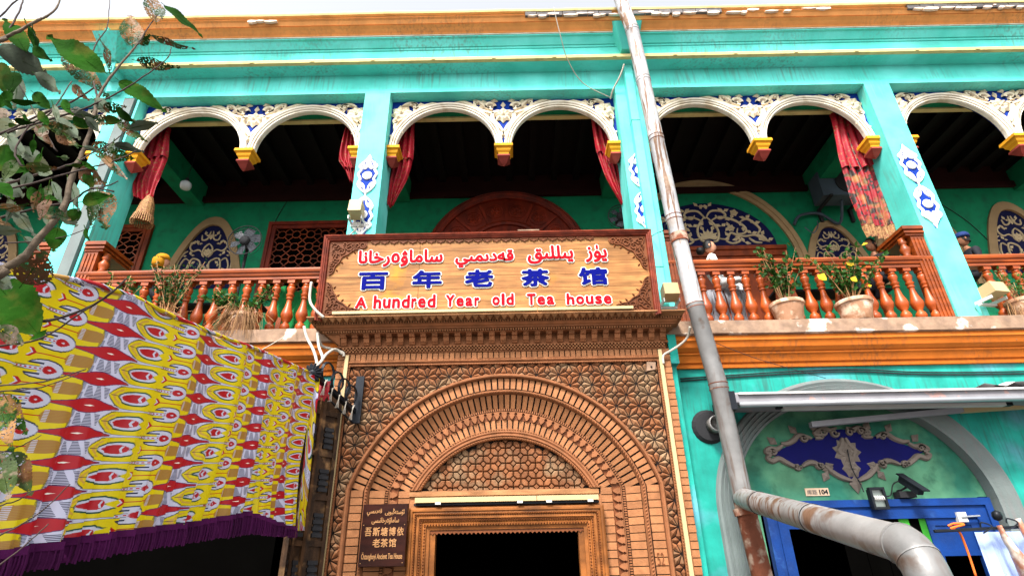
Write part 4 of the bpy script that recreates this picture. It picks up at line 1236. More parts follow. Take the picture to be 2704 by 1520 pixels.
# ================================================================== BALUSTRADES
prof = [(.055, 0), (.068, .02), (.070, .06), (.050, .085), (.045, .11), (.070, .15), (.080, .19), (.068, .235), (.045, .26), (.042, .275), (.080, .33), (.094, .385), (.092, .42), (.078, .47), (.056, .54), (.044, .61), (.038, .66), (.042, .672), (.055, .68), (.055, .70), (.042, .71), (.064, .745), (.064, .76), (.046, .77), (.050, .80), (.068, .85), (.066, .885), (.05, .90), (.060, .912), (.050, .925), (.045, .95), (.055, .965)]
g = G(); g.lathe((0, 0, 0), prof, 10); g.box((-.058, -.058, .955), (.058, .058, 1.05)); g.box((-.06, -.06, -.02), (.06, .06, .035))
bal = mesh('baluster', g, 'baluster_wood', smooth=True); bal.set_sharp_from_angle(angle=radians(50))
RY = .13
def railing(xa, xb, label, posts=('l', 'r'), first=None):
    t = thing('balustrade', label, 'balustrade', ((xa+xb)/2, RY, ZL), 'carved orange balustrades between the pillars')
    g = G(); g.mould(xa, xb, [(RY+.07, 5.93), (RY-.07, 5.93), (RY-.072, 5.965), (RY-.06, 5.972), (RY-.06, 5.985), (RY-.085, 5.99), (RY-.095, 6.02), (RY-.08, 6.028), (RY-.08, 6.04), (RY-.105, 6.05), (RY-.115, 6.085), (RY-.10, 6.12), (RY-.06, 6.14), (RY+.09, 6.14)])
    B('handrail', g, 'varnished_wood', t)
    B('foot_rail', G().box((xa, RY-.06, 4.895), (xb, RY+.06, 4.925)), 'baluster_wood', t)
    x = first
    while x < xb-.12:
        if x > xa+.12: put('baluster', bal, t, (x, RY, 4.915), (0, 0, random.uniform(-.05, .05)))
        x += .2365
    for s_ in posts:
        px = xa if s_ == 'l' else xb; d = 1 if s_ == 'l' else -1
        g = G()
        g.box((min(px, px+d*.22), RY-.09, 4.9), (max(px, px+d*.22), RY+.10, 6.50))
        for q in (.045, .10, .16): g.box((px+d*q-.014, RY-.108, 4.92), (px+d*q+.014, RY-.09, 6.46))
        p = B('newel_post', g, 'varnished_wood', t)
        g = G(); w0, w1 = sorted((px-d*.0, px+d*.30))
        for e, za, zb in ((0, 6.50, 6.54), (.03, 6.54, 6.57), (.015, 6.57, 6.60), (.05, 6.60, 6.65), (.035, 6.65, 6.67)):
            g.box((w0-(e if d < 0 else 0), RY-.11-e, za), (w1+(e if d > 0 else 0), RY+.60, zb))
        B('newel_cap', g, 'varnished_wood', p)
        g = G(); g.lathe((px+d*.30, RY+.02, 6.14), [(.05, 0), (.07, .03), (.05, .06), (.08, .12), (.085, .17), (.05, .22), (.045, .25), (.07, .28), (.05, .31), (.06, .36)], 10)
        B('turned_spindle', g, 'varnished_wood', p, smooth=True)
    return t
railing(-7.04, -2.745, 'orange balustrade of the bay left of the sign, weeds and pots before it', ('l',), -6.86)
railing(-2.25, 2.04, 'orange balustrade of the middle bay, mostly hidden by the sign board', ('l', 'r'), -2.06)
railing(2.53, 6.81, 'orange balustrade of the bay right of the rusty rain pipe', ('l', 'r'), 3.05-.2365)
railing(7.30, 11.6, 'orange balustrade at the right edge of the picture', ('r',), 7.42)
railing(-11.8, -7.60, 'orange balustrade at the left edge behind the tree leaves', ('r',), -11.6)
def back_screen(xa, xb, label):
    t = thing('gallery_bench', label, 'bench', ((xa+xb)/2, .9, 4.9))
    g = G(); g.box((xa, .80, 5.24), (xb, .84, 5.30)); g.box((xa, .80, 5.72), (xb, .84, 5.80)); B('rail', g, 'baluster_wood', t)
    x = xa+.15; m = mesh('post', G().box((-.04, .80, 4.70), (.04, .85, 5.72)), 'baluster_wood')
    while x < xb: put('post', m, t, (x, 0, 0)); x += .62
    B('seat', G().box((xa, .85, 5.30), (xb, 1.3, 5.34)), 'varnished_wood', t)
back_screen(-6.6, -3.6, 'orange wooden bench behind the balustrade left of the sign')
back_screen(4.4, 6.5, 'orange wooden bench behind the potted plants on the right')
o = thing('draped_table', 'low table under a pale grey cloth behind the first balusters right of the pipe', 'table', (3.5, .9, 4.9))
B('tabletop', G().box((2.95, .62, 5.80), (4.0, 1.5, 5.84)), 'varnished_wood', o)
g = G(); n = 24
for i in range(n):
    a = 2.93+1.1*i/n; b = 2.93+1.1*(i+1)/n
    ya, yb = .60+.03*sin(i*1.9), .60+.03*sin((i+1)*1.9)
    g.add([(a-.1*(1-i/n), ya-.06, 4.75), (b, yb-.06, 4.75), (b-.1, yb, 5.845), (a, ya, 5.845)], [(0, 1, 2, 3)])
g.box((2.93, .60, 5.842), (4.03, 1.52, 5.85)); B('cloth', g, 'cloth_grey', o)
o = thing('side_table', 'low dark table with tea things seen between the balusters right of the sign', 'table', (5.0, .7, 5.0))
B('top', G().box((4.35, .45, 5.72), (6.3, .78, 5.76)), 'cloth_dark', o); B('leg', G().box((4.5, .5, 4.9), (4.56, .56, 5.72)), 'baluster_wood', o); B('leg', G().box((6.1, .5, 4.9), (6.16, .56, 5.72)), 'baluster_wood', o)
o = thing('side_table', 'low table seen between the balusters left of the sign', 'table', (-5.6, .7, 5.0))
B('top', G().box((-6.3, .40, 5.66), (-4.15, .75, 5.70)), 'cloth_dark', o)
for x in (-6.2, -4.3): B('leg', G().box((x, .45, 4.9), (x+.06, .51, 5.66)), 'baluster_wood', o)
def rag(x, y, z, w, m, label):
    g = G(); n = 7
    g.add([(x-w/2, y, z), (x+w/2, y, z), (x+w*.1, y-.05, z+w*.9), (x, y+.12, z)], [(0, 1, 2), (1, 3, 2), (3, 0, 2), (0, 3, 1)])
    g.add([(x, y-.02, z), (x+w*.8, y-.02, z), (x+w*.75, y, z+w*.4)], [(0, 1, 2)])
    tag(B('napkin', g, m), label, 'napkin', 'folded napkins on the gallery tables')
for x, m, l in ((-6.02, 'cloth_navy', 'navy folded napkin on the table left of the sign, farthest left'), (-5.70, 'cloth_white', 'white folded napkin between the balusters, third from the left'), (-5.92, 'cloth_white', 'white folded napkin touching the navy one on the table'), (-5.30, 'number_plate', 'beige folded napkin behind the left balusters'), (-4.98, 'lower_teal_paint', 'turquoise folded napkin above the dry weeds')):
    rag(x, .55, 5.70, .13, m, l)
for x, m, l in ((4.66, 'loose_plaster', 'pinkish folded napkin behind the right balusters'), (5.62, 'cloth_white', 'white folded napkin behind the leafy plant stems'), (6.02, 'cloth_white', 'white folded napkin behind the right plant')):
    rag(x, .55, 5.76, .12, m, l)
# green cloth bundle hanging behind the balusters beside the sign
g = G()
R_ = []
for i in range(9):
    for j in range(9):
        u, v = i/8, j/8
        R_.append((-3.90+.62*u+.05*sin(v*9)+.1*(1-v)*u, .36+.06*sin(u*14+v*3), 5.92-.72*v+.07*sin(u*11)*(1-v)-.12*u*v))
g.add(R_, [(i*9+j, i*9+j+1, (i+1)*9+j+1, (i+1)*9+j) for i in range(8) for j in range(8) if not (i < 2 and j > 5)])
tag(B('green_cloth', g, 'cloth_green', smooth=True), 'bright green cloth hanging behind the last balusters left of the sign', 'cloth')

# ================================================================== CURTAINS
def curtain(pts, y, label, m='curtain_red', over=.42, tassel=False, gold_end=False):
    """pts: (x, z, width) from the rail down"""
    t = thing('curtain', label, 'curtain', (pts[0][0], y, pts[0][1]), 'red curtains in the gallery arches')
    def sheet(P, dy, folds, amp, nu=40):
        g = G(); n = len(P)
        for i, (x, z, w) in enumerate(P):
            for j in range(nu+1):
                u = j/nu
                g.v.append((x+(u-.5)*w, y+dy-amp*abs(sin(u*pi*folds+.3*sin(i*.4)))-.02*sin(u*7+i*.3), z+.02*sin(u*9)))
        for i in range(n-1):
            for j in range(nu):
                a = i*(nu+1)+j; g.f.append((a, a+nu+1, a+nu+2, a+1)); g.m.append(0)
        return g
    P = smooth_path([(a, b, c) for a, b, c in pts], 8)
    k = int(len(P)*over)
    k2 = int(len(P)*.86)
    B('drape', sheet(P[:k2+1] if gold_end else P, 0, 5, .07), 'curtain_print' if gold_end else m, t, smooth=True)
    B('pelmet', sheet([(a, b, c*1.06) for a, b, c in P[:k]], -.035, 4, .075), 'curtain_red', t, smooth=True)
    if gold_end: B('gold_hem', sheet(P[k2:], 0, 5, .07), 'curtain_gold', t, smooth=True)
    return t
def cw(x, y, Y, w): return None
C_ = []
def cur(pts, y, label, **k):
    return curtain(pts, y, label, **k)
t1 = cur([((-6.916,0.600,9.603)[0], (-6.916,0.600,9.603)[2], .42), ((-6.875,0.600,8.950)[0], (-6.875,0.600,8.950)[2], .55), ((-6.885,0.600,8.425)[0], (-6.885,0.600,8.425)[2], .50), ((-6.798,0.600,7.946)[0], (-6.798,0.600,7.946)[2], .36)], .6, 'red curtain gathered with a gold tassel, leftmost behind the tree leaves')
a = (-6.683,0.580,8.001); b = (-6.560,0.580,7.521)
g = G(); g.lathe((a[0], a[1], b[2]), [(.16, 0), (.15, .05), (.12, (a[2]-b[2])*.6), (.06, (a[2]-b[2])*.95), (.03, a[2]-b[2]+.03)], 14)
for i in range(30):
    A = i*2*pi/30; g.tube([(a[0]+.15*cos(A), a[1]+.15*sin(A), b[2]+.05), (a[0]+.18*cos(A), a[1]+.18*sin(A), b[2]-.10-random.uniform(0, .04))], .012, 4)
B('tassel', g, 'curtain_gold', t1)
cur([((-3.110,0.600,9.560)[0], (-3.110,0.600,9.560)[2], .20), ((-3.088,0.600,8.809)[0], (-3.088,0.600,8.809)[2], .34), ((-3.015,0.600,8.568)[0], (-3.015,0.600,8.568)[2], .26), ((-2.932,0.600,8.219)[0], (-2.932,0.600,8.219)[2], .12)], .6, 'narrow red curtain half hidden by the left pillar of the sign bay', over=.75)
cur([((-2.074,0.600,9.637)[0], (-2.074,0.600,9.637)[2], .40), ((-2.107,0.600,8.786)[0], (-2.107,0.600,8.786)[2], .50), ((-2.144,0.600,8.265)[0], (-2.144,0.600,8.265)[2], .40), ((-2.201,0.600,7.661)[0], (-2.201,0.600,7.661)[2], .10)], .6, 'red curtain hanging in the left end of the middle bay above the sign')
cur([((1.841,0.600,9.695)[0], (1.841,0.600,9.695)[2], .40), ((1.907,0.600,8.882)[0], (1.907,0.600,8.882)[2], .46), ((1.979,0.600,8.213)[0], (1.979,0.600,8.213)[2], .32), ((2.077,0.600,7.597)[0], (2.077,0.600,7.597)[2], .10)], .6, 'red curtain in the right end of the middle bay beside the rain pipe')
cur([((6.636,0.600,9.657)[0], (6.636,0.600,9.657)[2], .50), ((6.576,0.600,8.574)[0], (6.576,0.600,8.574)[2], .62), ((6.563,0.600,7.652)[0], (6.563,0.600,7.652)[2], .64), ((6.537,0.600,6.798)[0], (6.537,0.600,6.798)[2], .56)], .6, 'long patterned red curtain with gold hem over the right balcony', gold_end=True, over=.44)

# ================================================================== FANS, LAMP, AIR CONDITIONER
def fan(cx, y, cz, R, label, blades=6):
    t = thing('standing_fan', label, 'fan', (cx, y, 4.9), 'electric fans in the gallery')
    Rt = Matrix.Rotation(pi/2, 3, 'X')
    g = G()
    for k, yy_ in ((1, -.10), (.98, .0), (.72, -.14)):
        g.tube([(cx+R*k*cos(2*pi*i/28), y+yy_, cz+R*k*sin(2*pi*i/28)) for i in range(29)], .010 if k == 1 else .004, 4)
    for i in range(30):
        A = 2*pi*i/30; g.tube([(cx+.10*cos(A), y-.16, cz+.10*sin(A)), (cx+R*.7*cos(A), y-.14, cz+R*.7*sin(A)), (cx+R*cos(A), y-.10, cz+R*sin(A))], .0025, 3)
    B('cage', g, 'wire_dark', t)
    for i in range(blades):
        A = 2*pi*i/blades+.4
        P = lambda r, d, q: (cx+r*cos(A+d), y-.06+q, cz+r*sin(A+d))
        g = G().add([P(.08, -.4, 0), P(R*.55, -.52, .03), P(R*.90, -.42, .04), P(R*.93, .10, 0), P(R*.60, .36, -.03), P(.08, .4, -.02)], [(0, 1, 2, 3, 4, 5)])
        B('blade', g, 'fan_grey', t)
    B('hub', G().lathe((cx, y-.08, cz), [(.10, -.05), (.105, .02), (.07, .05), (.02, .06)], 16, tilt=Rt), 'wire_dark', t, smooth=True)
    B('motor', G().lathe((cx, y+.18, cz), [(.06, -.02), (.10, .03), (.10, .13), (.05, .18)], 12, tilt=Rt), 'wire_dark', t, smooth=True)
    B('stand', G().tube([(cx, y+.08, cz-.08), (cx, y+.08, 4.95)], .03, 8).tube([(cx, y+.08, 4.93), (cx, y+.08, 4.9)], .25, 16), 'wire_dark', t)
fan((-5.306,1.700,7.655)[0], 1.7, (-5.306,1.700,7.655)[2], .33, 'grey standing fan in front of the blue niche left of the sign')
fan((2.245,1.700,8.053)[0], 1.7, (2.245,1.700,8.053)[2], .27, 'fan half hidden behind the pillar at the right end of the sign')
o = thing('ceiling_bulb', 'white energy saving bulb hanging under the green cross beam at the left', 'lamp', (-6.843,1.600,9.177))
b = (-6.805,1.600,9.021)
B('bulb', G().lathe((b[0], b[1], b[2]-.09), [(.03, 0), (.09, .02), (.115, .08), (.11, .14), (.06, .19), (.035, .20)], 14), 'bulb_glass', o, smooth=True)
B('holder', G().lathe((b[0], b[1], b[2]+.11), [(.04, 0), (.045, .03), (.03, .08)], 10).tube([(b[0], b[1], b[2]+.18), (b[0]+.02, b[1], 10.05)], .006, 5), 'wire_dark', o)
ac = thing('air_conditioner', 'grey outdoor air conditioner hung on the green wall behind the right curtain', 'air conditioner', (7.1, 2.4, 9.0))
a = (6.840,2.300,9.355); b = (7.664,2.300,8.902)
B('case', G().box((a[0], 2.2, b[2]), (a[0]+.98, 2.62, b[2]+.62)), 'ac_metal', ac)
B('fan_ring', G().tube([(a[0]+.62+.27*cos(2*pi*i/24), 2.19, b[2]+.33+.27*sin(2*pi*i/24)) for i in range(25)], .012, 5).lathe((a[0]+.62, 2.2, b[2]+.33), [(.26, -.006), (.25, .008)], 24, tilt=Matrix.Rotation(pi/2, 3, 'X')), 'wire_dark', ac)
for dx in (.15, .85):
    B('bracket', G().box((a[0]+dx-.03, 2.15, b[2]-.05), (a[0]+dx+.03, 2.79, b[2]-.002)).box((a[0]+dx-.03, 2.72, b[2]-.35), (a[0]+dx+.03, 2.79, b[2]-.05)), 'wire_dark', ac)
cable('ac_pipe', [(a[0]+.5, 2.4, b[2]+.02), (a[0]+.45, 2.65, b[2]-.45), (a[0]+.1, 2.7, 8.75), (a[0]-.35, 2.68, 8.70), ((6.282,2.650,8.450)[0], 2.65, (6.282,2.650,8.450)[2])], .035, 'ac_metal', 'bent insulated pipe running from the air conditioner down the wall', 'pipe')
cable('loose_cord', [((6.466,2.600,8.334)[0], 2.6, (6.466,2.600,8.334)[2]), ((6.582,2.600,8.135)[0], 2.55, (6.587,2.600,8.154)[2]), ((6.756,2.600,8.327)[0], 2.6, (6.802,2.600,8.346)[2]), ((6.795,2.600,8.475)[0], 2.62, (6.802,2.600,8.505)[2])], .012, 'ac_metal', 'loose cord looped over the corner of the small blue niche', 'cord')

# ================================================================== PEOPLE BEHIND THE RAIL
def person(x, y, zh, face, label, skin, top, hair, kind='bun', cap=None):
    """seated figure behind the balustrade; zh = centre of the head; face = direction in the XY plane"""
    fx, fy = cos(face), sin(face); rx, ry = fy, -fx
    def W_(f, r, z): return (x+fx*f+rx*r, y+fy*f+ry*r, z)
    hip = zh-.74
    V = [(0, 0, hip), (.0, 0, hip+.22), (.0, 0, hip+.42), (.02, 0, hip+.52), (.03, 0, hip+.62),
         (.0, .17, hip+.46), (.04, .24, hip+.24), (.22, .20, hip+.12), (.0, -.17, hip+.46), (.04, -.24, hip+.24), (.22, -.20, hip+.12),
         (.22, .10, hip-.02), (.44, .12, hip), (.46, .12, hip-.40), (.22, -.10, hip-.02), (.44, -.12, hip), (.46, -.12, hip-.40), (.33, .20, hip+.12), (.33, -.20, hip+.12), (.55, .12, hip-.43), (.55, -.12, hip-.43)]
    E = [(0, 1), (1, 2), (2, 3), (3, 4), (2, 5), (5, 6), (6, 7), (7, 17), (2, 8), (8, 9), (9, 10), (10, 18), (0, 11), (11, 12), (12, 13), (13, 19), (0, 14), (14, 15), (15, 16), (16, 20)]
    Rr = [.15, .14, .15, .06, .055, .075, .05, .036, .075, .05, .036, .09, .07, .05, .09, .07, .05, .03, .03, .045, .045]
    me = bpy.data.meshes.new('person'); me.from_pydata([W_(*v) for v in V], E, [])
    ob = bpy.data.objects.new('person', me); col.objects.link(ob)
    sk = ob.modifiers.new('s', 'SKIN')
    for i, sv in enumerate(me.skin_vertices[0].data): sv.radius = (Rr[i], Rr[i]*.85); sv.use_root = (i == 0)
    ob.modifiers.new('u', 'SUBSURF').levels = 1
    bpy.context.view_layer.update()
    bm2 = bpy.data.meshes.new_from_object(ob.evaluated_get(bpy.context.evaluated_depsgraph_get()))
    bpy.data.objects.remove(ob)
    # head joined to the body: an egg with brow, nose, chin
    g = G(); g.v = [tuple(v.co) for v in bm2.vertices]; g.f = [tuple(p.vertices) for p in bm2.polygons]
    zc = hip+.52
    g.m = [0 if sum(g.v[i][2] for i in f)/len(f) < zc else 1 for f in g.f]
    o0 = len(g.v); nu, nv = 20, 14
    for i in range(nv+1):
        ph = pi*i/nv-pi/2
        for j in range(nu):
            th = 2*pi*j/nu
            f = cos(ph)*cos(th); r = cos(ph)*sin(th); z = sin(ph)
            F_ = f*.098+(.010 if f > .3 and z < -.5 else 0); R_ = r*.076*(1-.18*max(0, -z)); Z_ = z*.125
            if f > .86 and abs(r) < .22 and -.45 < z < .12: F_ += .024*(1-abs(r)*4)      # nose
            if f > .7 and .15 < z < .35: F_ += .005
            if f > .6 and abs(abs(r)-.38) < .16 and .0 < z < .2: F_ -= .008               # eye sockets
            g.v.append(W_(.03+F_, R_, zh+Z_))
    for i in range(nv):
        for j in range(nu):
            g.f.append((o0+i*nu+j, o0+i*nu+(j+1) % nu, o0+(i+1)*nu+(j+1) % nu, o0+(i+1)*nu+j)); g.m.append(1)
    for s_ in (-1, 1):      # ears
        g.lathe(W_(.02, s_*.076, zh-.01), [(.006, -.032), (.016, -.01), (.018, .012), (.008, .032)], 8, 1)
    ob = tag(B('person', g, [top, skin], smooth=True), label, 'person', 'guests seated behind the balustrades')
    # hair as a cap standing off the skull
    g = G(); o0 = 0
    for i in range(8):
        ph = -.15+(pi/2+.15)*i/7
        for j in range(20):
            th = 2*pi*j/20
            f, r, z = cos(ph)*cos(th), cos(ph)*sin(th), sin(ph)
            zz = z
            if f > .35 and ph < .55: f *= .80; 
            if ph < .3 and cos(th) < .2: zz = z-.35
            g.v.append(W_(.024+f*.106, r*.086, zh+.005+zz*.135))
    for i in range(7):
        for j in range(20):
            if i < 3 and (j < 4 or j > 16): continue
            g.f.append((i*20+j, i*20+(j+1) % 20, (i+1)*20+(j+1) % 20, (i+1)*20+j)); g.m.append(0)
    if kind == 'bun': g.lathe(W_(-.13, 0, zh-.07), [(.02, -.07), (.06, -.05), (.075, 0), (.06, .05), (.02, .07)], 12)
    B('hair', g, hair, ob, smooth=True)
    for s_ in (-1, 1):
        B('eye', G().lathe(W_(.115, s_*.030, zh+.012), [(.004, -.006), (.010, 0), (.004, .006)], 6), 'hair', ob)
        B('brow', G().tube([W_(.122, s_*.018, zh+.036), W_(.118, s_*.046, zh+.038)], .004, 4), 'hair', ob)
    B('mouth', G().tube([W_(.112, -.022, zh-.060), W_(.119, 0, zh-.062), W_(.112, .022, zh-.060)], .005, 4), 'maroon_paint', ob)
    if cap:
        g = G()
        g.lathe(W_(.02, 0, zh+.03), [(.112, 0), (.118, .02), (.112, .06), (.085, .095), (.02, .108)], 18, 0)
        if kind == 'scarf': g.lathe(W_(-.02, 0, zh-.02), [(.09, -.10), (.115, -.04), (.118, .03), (.112, .06)], 18, 0)
        else: g.tube([W_(.10, -.05, zh+.05), W_(.17, 0, zh+.035), W_(.10, .05, zh+.05)], .012, 5)
        B('cap' if kind != 'scarf' else 'head_scarf', g, cap, ob, smooth=True)
    return ob
p = (3.452,0.620,6.706)
person(p[0], .62, p[2], radians(-8), 'woman with dark bun and white top, in profile right of the rain pipe', 'skin', 'cloth_white', 'hair', 'bun')
p = (6.431,0.750,6.749)
person(p[0], .75, p[2], radians(200), 'dark haired man in black looking over the rail under the gold curtain hem', 'skin_dark', 'cloth_dark', 'hair', 'short')
p = (-6.239,0.750,6.703)
person(p[0], .75, p[2], radians(15), 'person in a yellow head scarf behind the rail, left of the blue niche', 'skin', 'cloth_dark', 'hair', 'scarf', 'cloth_yellow')
p = (8.019,0.650,6.794)
person(p[0], .65, p[2]-.02, radians(170), 'person in a navy cap and black coat beside the rightmost pillar', 'skin_dark', 'cloth_dark', 'hair', 'cap', 'cloth_navy')

# ================================================================== GROUND FLOOR, RIGHT
AX, AZ, AW, AH = 4.64, 2.29, 2.0, 1.79
g = G()
n = 40
A = [(AX-AW+.14, 0.0)]+[(AX+(AW-.14)*cos(pi-pi*i/n), AZ+(AH-.14)*sin(pi-pi*i/n)) for i in range(n+1)]+[(AX+AW-.14, 0.0)]
T = [(2.2, 0.0)]+[(2.2+(9.2-2.2)*i/n, 4.86) for i in range(n+1)]+[(9.2, 0.0)]
T[1] = (2.2, 4.86)
for i in range(len(A)-1):
    g.add([(A[i][0], 0, A[i][1]), (A[i+1][0], 0, A[i+1][1]), (T[i+1][0], 0, T[i+1][1]), (T[i][0], 0, T[i][1])], [(0, 1, 2, 3)])
    g.add([(A[i][0], 0, A[i][1]), (A[i][0], .14, A[i][1]), (A[i+1][0], .14, A[i+1][1]), (A[i+1][0], 0, A[i+1][1])], [(0, 1, 2, 3)])
g.add([(2.2, .001, 0), (A[0][0], .001, 0), (A[0][0], .001, AZ), (2.2, .001, AZ)], [(0, 1, 2, 3)])
g.box((9.2, 0, 0), (X1, .1, 4.86))
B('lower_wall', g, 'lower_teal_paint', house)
B('shop_tympanum', G().add([(2.3, .14, 2.44), (7.0, .14, 2.44), (7.0, .14, 4.4), (2.3, .14, 4.4)], [(0, 1, 2, 3)]).add([(2.3, .14, 0), (3.25, .14, 0), (3.25, .14, 2.45), (2.3, .14, 2.45)], [(0, 1, 2, 3)]).add([(6.2, .14, 0), (7, .14, 0), (7, .14, 2.45), (6.2, .14, 2.45)], [(0, 1, 2, 3)]), 'shaded_green_paint', house)
g = G()
path = [(AX-AW+.15, 1.0), (AX-AW+.15, AZ)]+[(AX+(AW-.15)*cos(pi-pi*i/40), AZ+(AH-.15)*sin(pi-pi*i/40)) for i in range(1, 40)]+[(AX+AW-.15, AZ), (AX+AW-.15, 1.0)]
g.sweep(path, [(-.15, .13), (-.14, -.03), (-.11, -.045), (-.10, -.025), (-.06, -.05), (-.05, -.03), (-.005, -.055), (.005, -.035), (.05, -.055), (.06, -.03), (.10, -.05), (.13, -.04), (.15, .0)])
B('shop_arch_moulding', g, 'pilaster_white', house)
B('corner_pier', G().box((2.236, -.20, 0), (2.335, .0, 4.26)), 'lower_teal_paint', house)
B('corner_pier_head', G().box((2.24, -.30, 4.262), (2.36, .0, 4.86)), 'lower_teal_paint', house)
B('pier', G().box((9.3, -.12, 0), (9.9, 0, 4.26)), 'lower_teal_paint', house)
# painted plaster rosette over the shop door
ro = thing('plaster_ornament', 'blue and grey scrolled plaster ornament on the pale green wall over the shop door', 'ornament', (4.8, .13, 3.0))
c = (4.618,0.120,3.043); l = (3.512,0.120,3.091); r = (5.758,0.120,3.048); tp = (4.736,0.120,3.399); bt = (4.529,0.120,2.675)
cx, cz = c[0], c[2]; hw = (r[0]-l[0])/2; ht = tp[2]-cz; hb = cz-bt[2]
def RP(u, v): return (cx+u*hw, cz+(v*ht if v > 0 else v*hb))
up = [(0, .95), (.12, .90), (.26, .74), (.36, .62), (.52, .66), (.66, .40), (.80, .22), (.95, .02)]
dn = [(.80, -.14), (.66, -.42), (.52, -.30), (.40, -.42), (.30, -.40), (.16, -.85), (.06, -.95)]
poly = [RP(*p) for p in up]+[RP(*p) for p in dn]+[RP(-a, b) for a, b in dn[::-1]]+[RP(-a, b) for a, b in up[::-1][:-1]]
B('blue_ground', G().add([(x, .125, z) for x, z in poly[::-1]], [tuple(range(len(poly)))[::-1]]), 'rosette_blue', ro)
g = G(); g.k = 1.45; y = .124; h = .035
for s_ in (-1, 1):
    for P_ in ([(.06, 1.0), (.14, .92), (.22, .98), (.34, .80), (.26, .66), (.36, .60)], [(.40, .60), (.48, .70), (.56, .72), (.62, .56), (.72, .42), (.80, .44)], [(.78, .36), (.86, .22), (.95, .24), (1.0, .10), (.93, .02)],
               [(.95, -.02), (1.0, -.10), (.95, -.22), (.86, -.14), (.78, -.28), (.70, -.42), (.62, -.50)], [(.60, -.44), (.50, -.30), (.42, -.34), (.40, -.48), (.34, -.36)], [(.32, -.40), (.26, -.62), (.16, -.84), (.04, -.98)], [(.02, .6), (.05, .3), (.10, .1), (.05, -.1)]):
        g.vine(smooth_path([RP(s_*a, b) for a, b in P_], 5), y, .055, h)
    for u, v, r_ in ((.24, .84, .05), (.50, .62, .05), (.92, .14, .05), (.66, -.44, .05), (.38, -.40, .045), (.10, .80, .06)):
        g.scroll(*RP(s_*u, v), r_, 0, 1.2, s_, y, .03, h)
    for u, v, A_ in ((.30, -.62, -1.0), (.22, -.50, -.2), (.34, -.52, 2.8), (.56, .78, .9), (.84, .40, .7), (.30, .86, 1.0)):
        x, z = RP(s_*u, v); g.petal(x, z, A_ if s_ > 0 else pi-A_, .14, .08, y, h)
g.flower(*RP(0, .05), .17, 9, y, h); g.flower(*RP(0, -.55), .11, 6, y, h); g.petal(*RP(0, -.8), -pi/2, .2, .12, y, h)
B('scrolls', g, 'scroll_grey', ro)
# blue shop door
sd = thing('shop_door', 'worn blue wooden door frame of the butcher shop with a dark opening', 'door', (4.8, .1, 0))
L0, R0 = 3.28, 6.28
g = G()
for q, w_2, y in ((0, .09, .03), (.09, .05, .06), (.14, .10, .045)):
    g.box((L0+q, y, 0), (L0+q+w_2, .138, 2.43-q)); g.box((R0-q-w_2, y, 0), (R0-q, .138, 2.43-q)); g.box((L0+q+w_2, y, 2.43-q-w_2), (R0-q-w_2, .138, 2.43-q))
B('frame', g, 'door_blue', sd)
xl = (5.374,0.100,2.107)[0]
g = G(); g.box((xl, .07, 2.10), (R0-.24, .12, 2.19)); g.box((xl, .07, 0), (xl+.09, .12, 2.10)); g.box((xl+.09, .085, 1.80), (R0-.24, .11, 2.10)); g.box((R0-.34, .07, 0), (R0-.24, .12, 2.10)); g.box((xl+.09, .07, 1.74), (R0-.34, .12, 1.80))
B('side_panel', g, 'door_blue', sd)
g = G(); xj = (3.415,0.100,2.094)[0]; xk = (3.666,0.100,1.541)[0]
g.box((L0+.24, .07, 2.09), (xk+.1, .12, 2.17)); g.box((L0+.24, .085, 1.82), (xj+.0, .11, 2.09)); g.box((xj, .065, 0), (xj+.14, .125, 2.09)); g.box((L0+.24, .07, 1.76), (xj, .12, 1.82))
B('side_panel', g, 'door_blue', sd)
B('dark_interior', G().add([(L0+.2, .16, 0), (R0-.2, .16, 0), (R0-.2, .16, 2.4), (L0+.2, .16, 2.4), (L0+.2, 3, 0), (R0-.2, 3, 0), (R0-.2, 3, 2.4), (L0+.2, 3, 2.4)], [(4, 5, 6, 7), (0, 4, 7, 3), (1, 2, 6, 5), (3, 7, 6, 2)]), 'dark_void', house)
# plastic strip curtain rail
o = thing('strip_curtain', 'hanging plastic strip curtain on a clipped rail in the blue doorway', 'curtain', (5.0, .09, 2.1))
xa_, xb_ = (4.583,0.080,2.290)[0], (5.420,0.080,2.275)[0]; zr = (4.997,0.080,2.268)[2]
B('rail', G().box((xa_-.4, .075, zr-.02), (xb_, .09, zr+.04)), 'white_plastic', o)
for i in range(9):
    x = xa_-.35+i*(xb_-xa_+.35)/9
    B('strip', G().box((x, .088+.01*(i % 2), .4), (x+.13, .092+.01*(i % 2), zr-.02)), 'shop_green' if i in (6, 8) else 'dark_void', o)
    B('clip', G().box((x+.03, .065, zr-.005), (x+.10, .075, zr+.03)), 'wire_dark', o)
# house number
o = thing('number_plate', 'small beige house number plate reading 104 left of the flood light', 'plate', (4.080,0.120,2.556))
a = (3.912,0.120,2.598); b = (4.229,0.120,2.500)
B('plate', G().box((a[0], .125, b[2]), (b[0], .139, a[2])), 'number_plate', o)
letters('writing', '104', a[0]+(b[0]-a[0])*.58, b[2]+.015, b[0]-.015, a[2]-.02, .124, .003, 'wire_dark', o, bold=.003)
letters('writing', '库路', a[0]+.02, b[2]+.015, a[0]+(b[0]-a[0])*.50, a[2]-.02, .124, .003, 'scroll_grey', o, bold=.001)
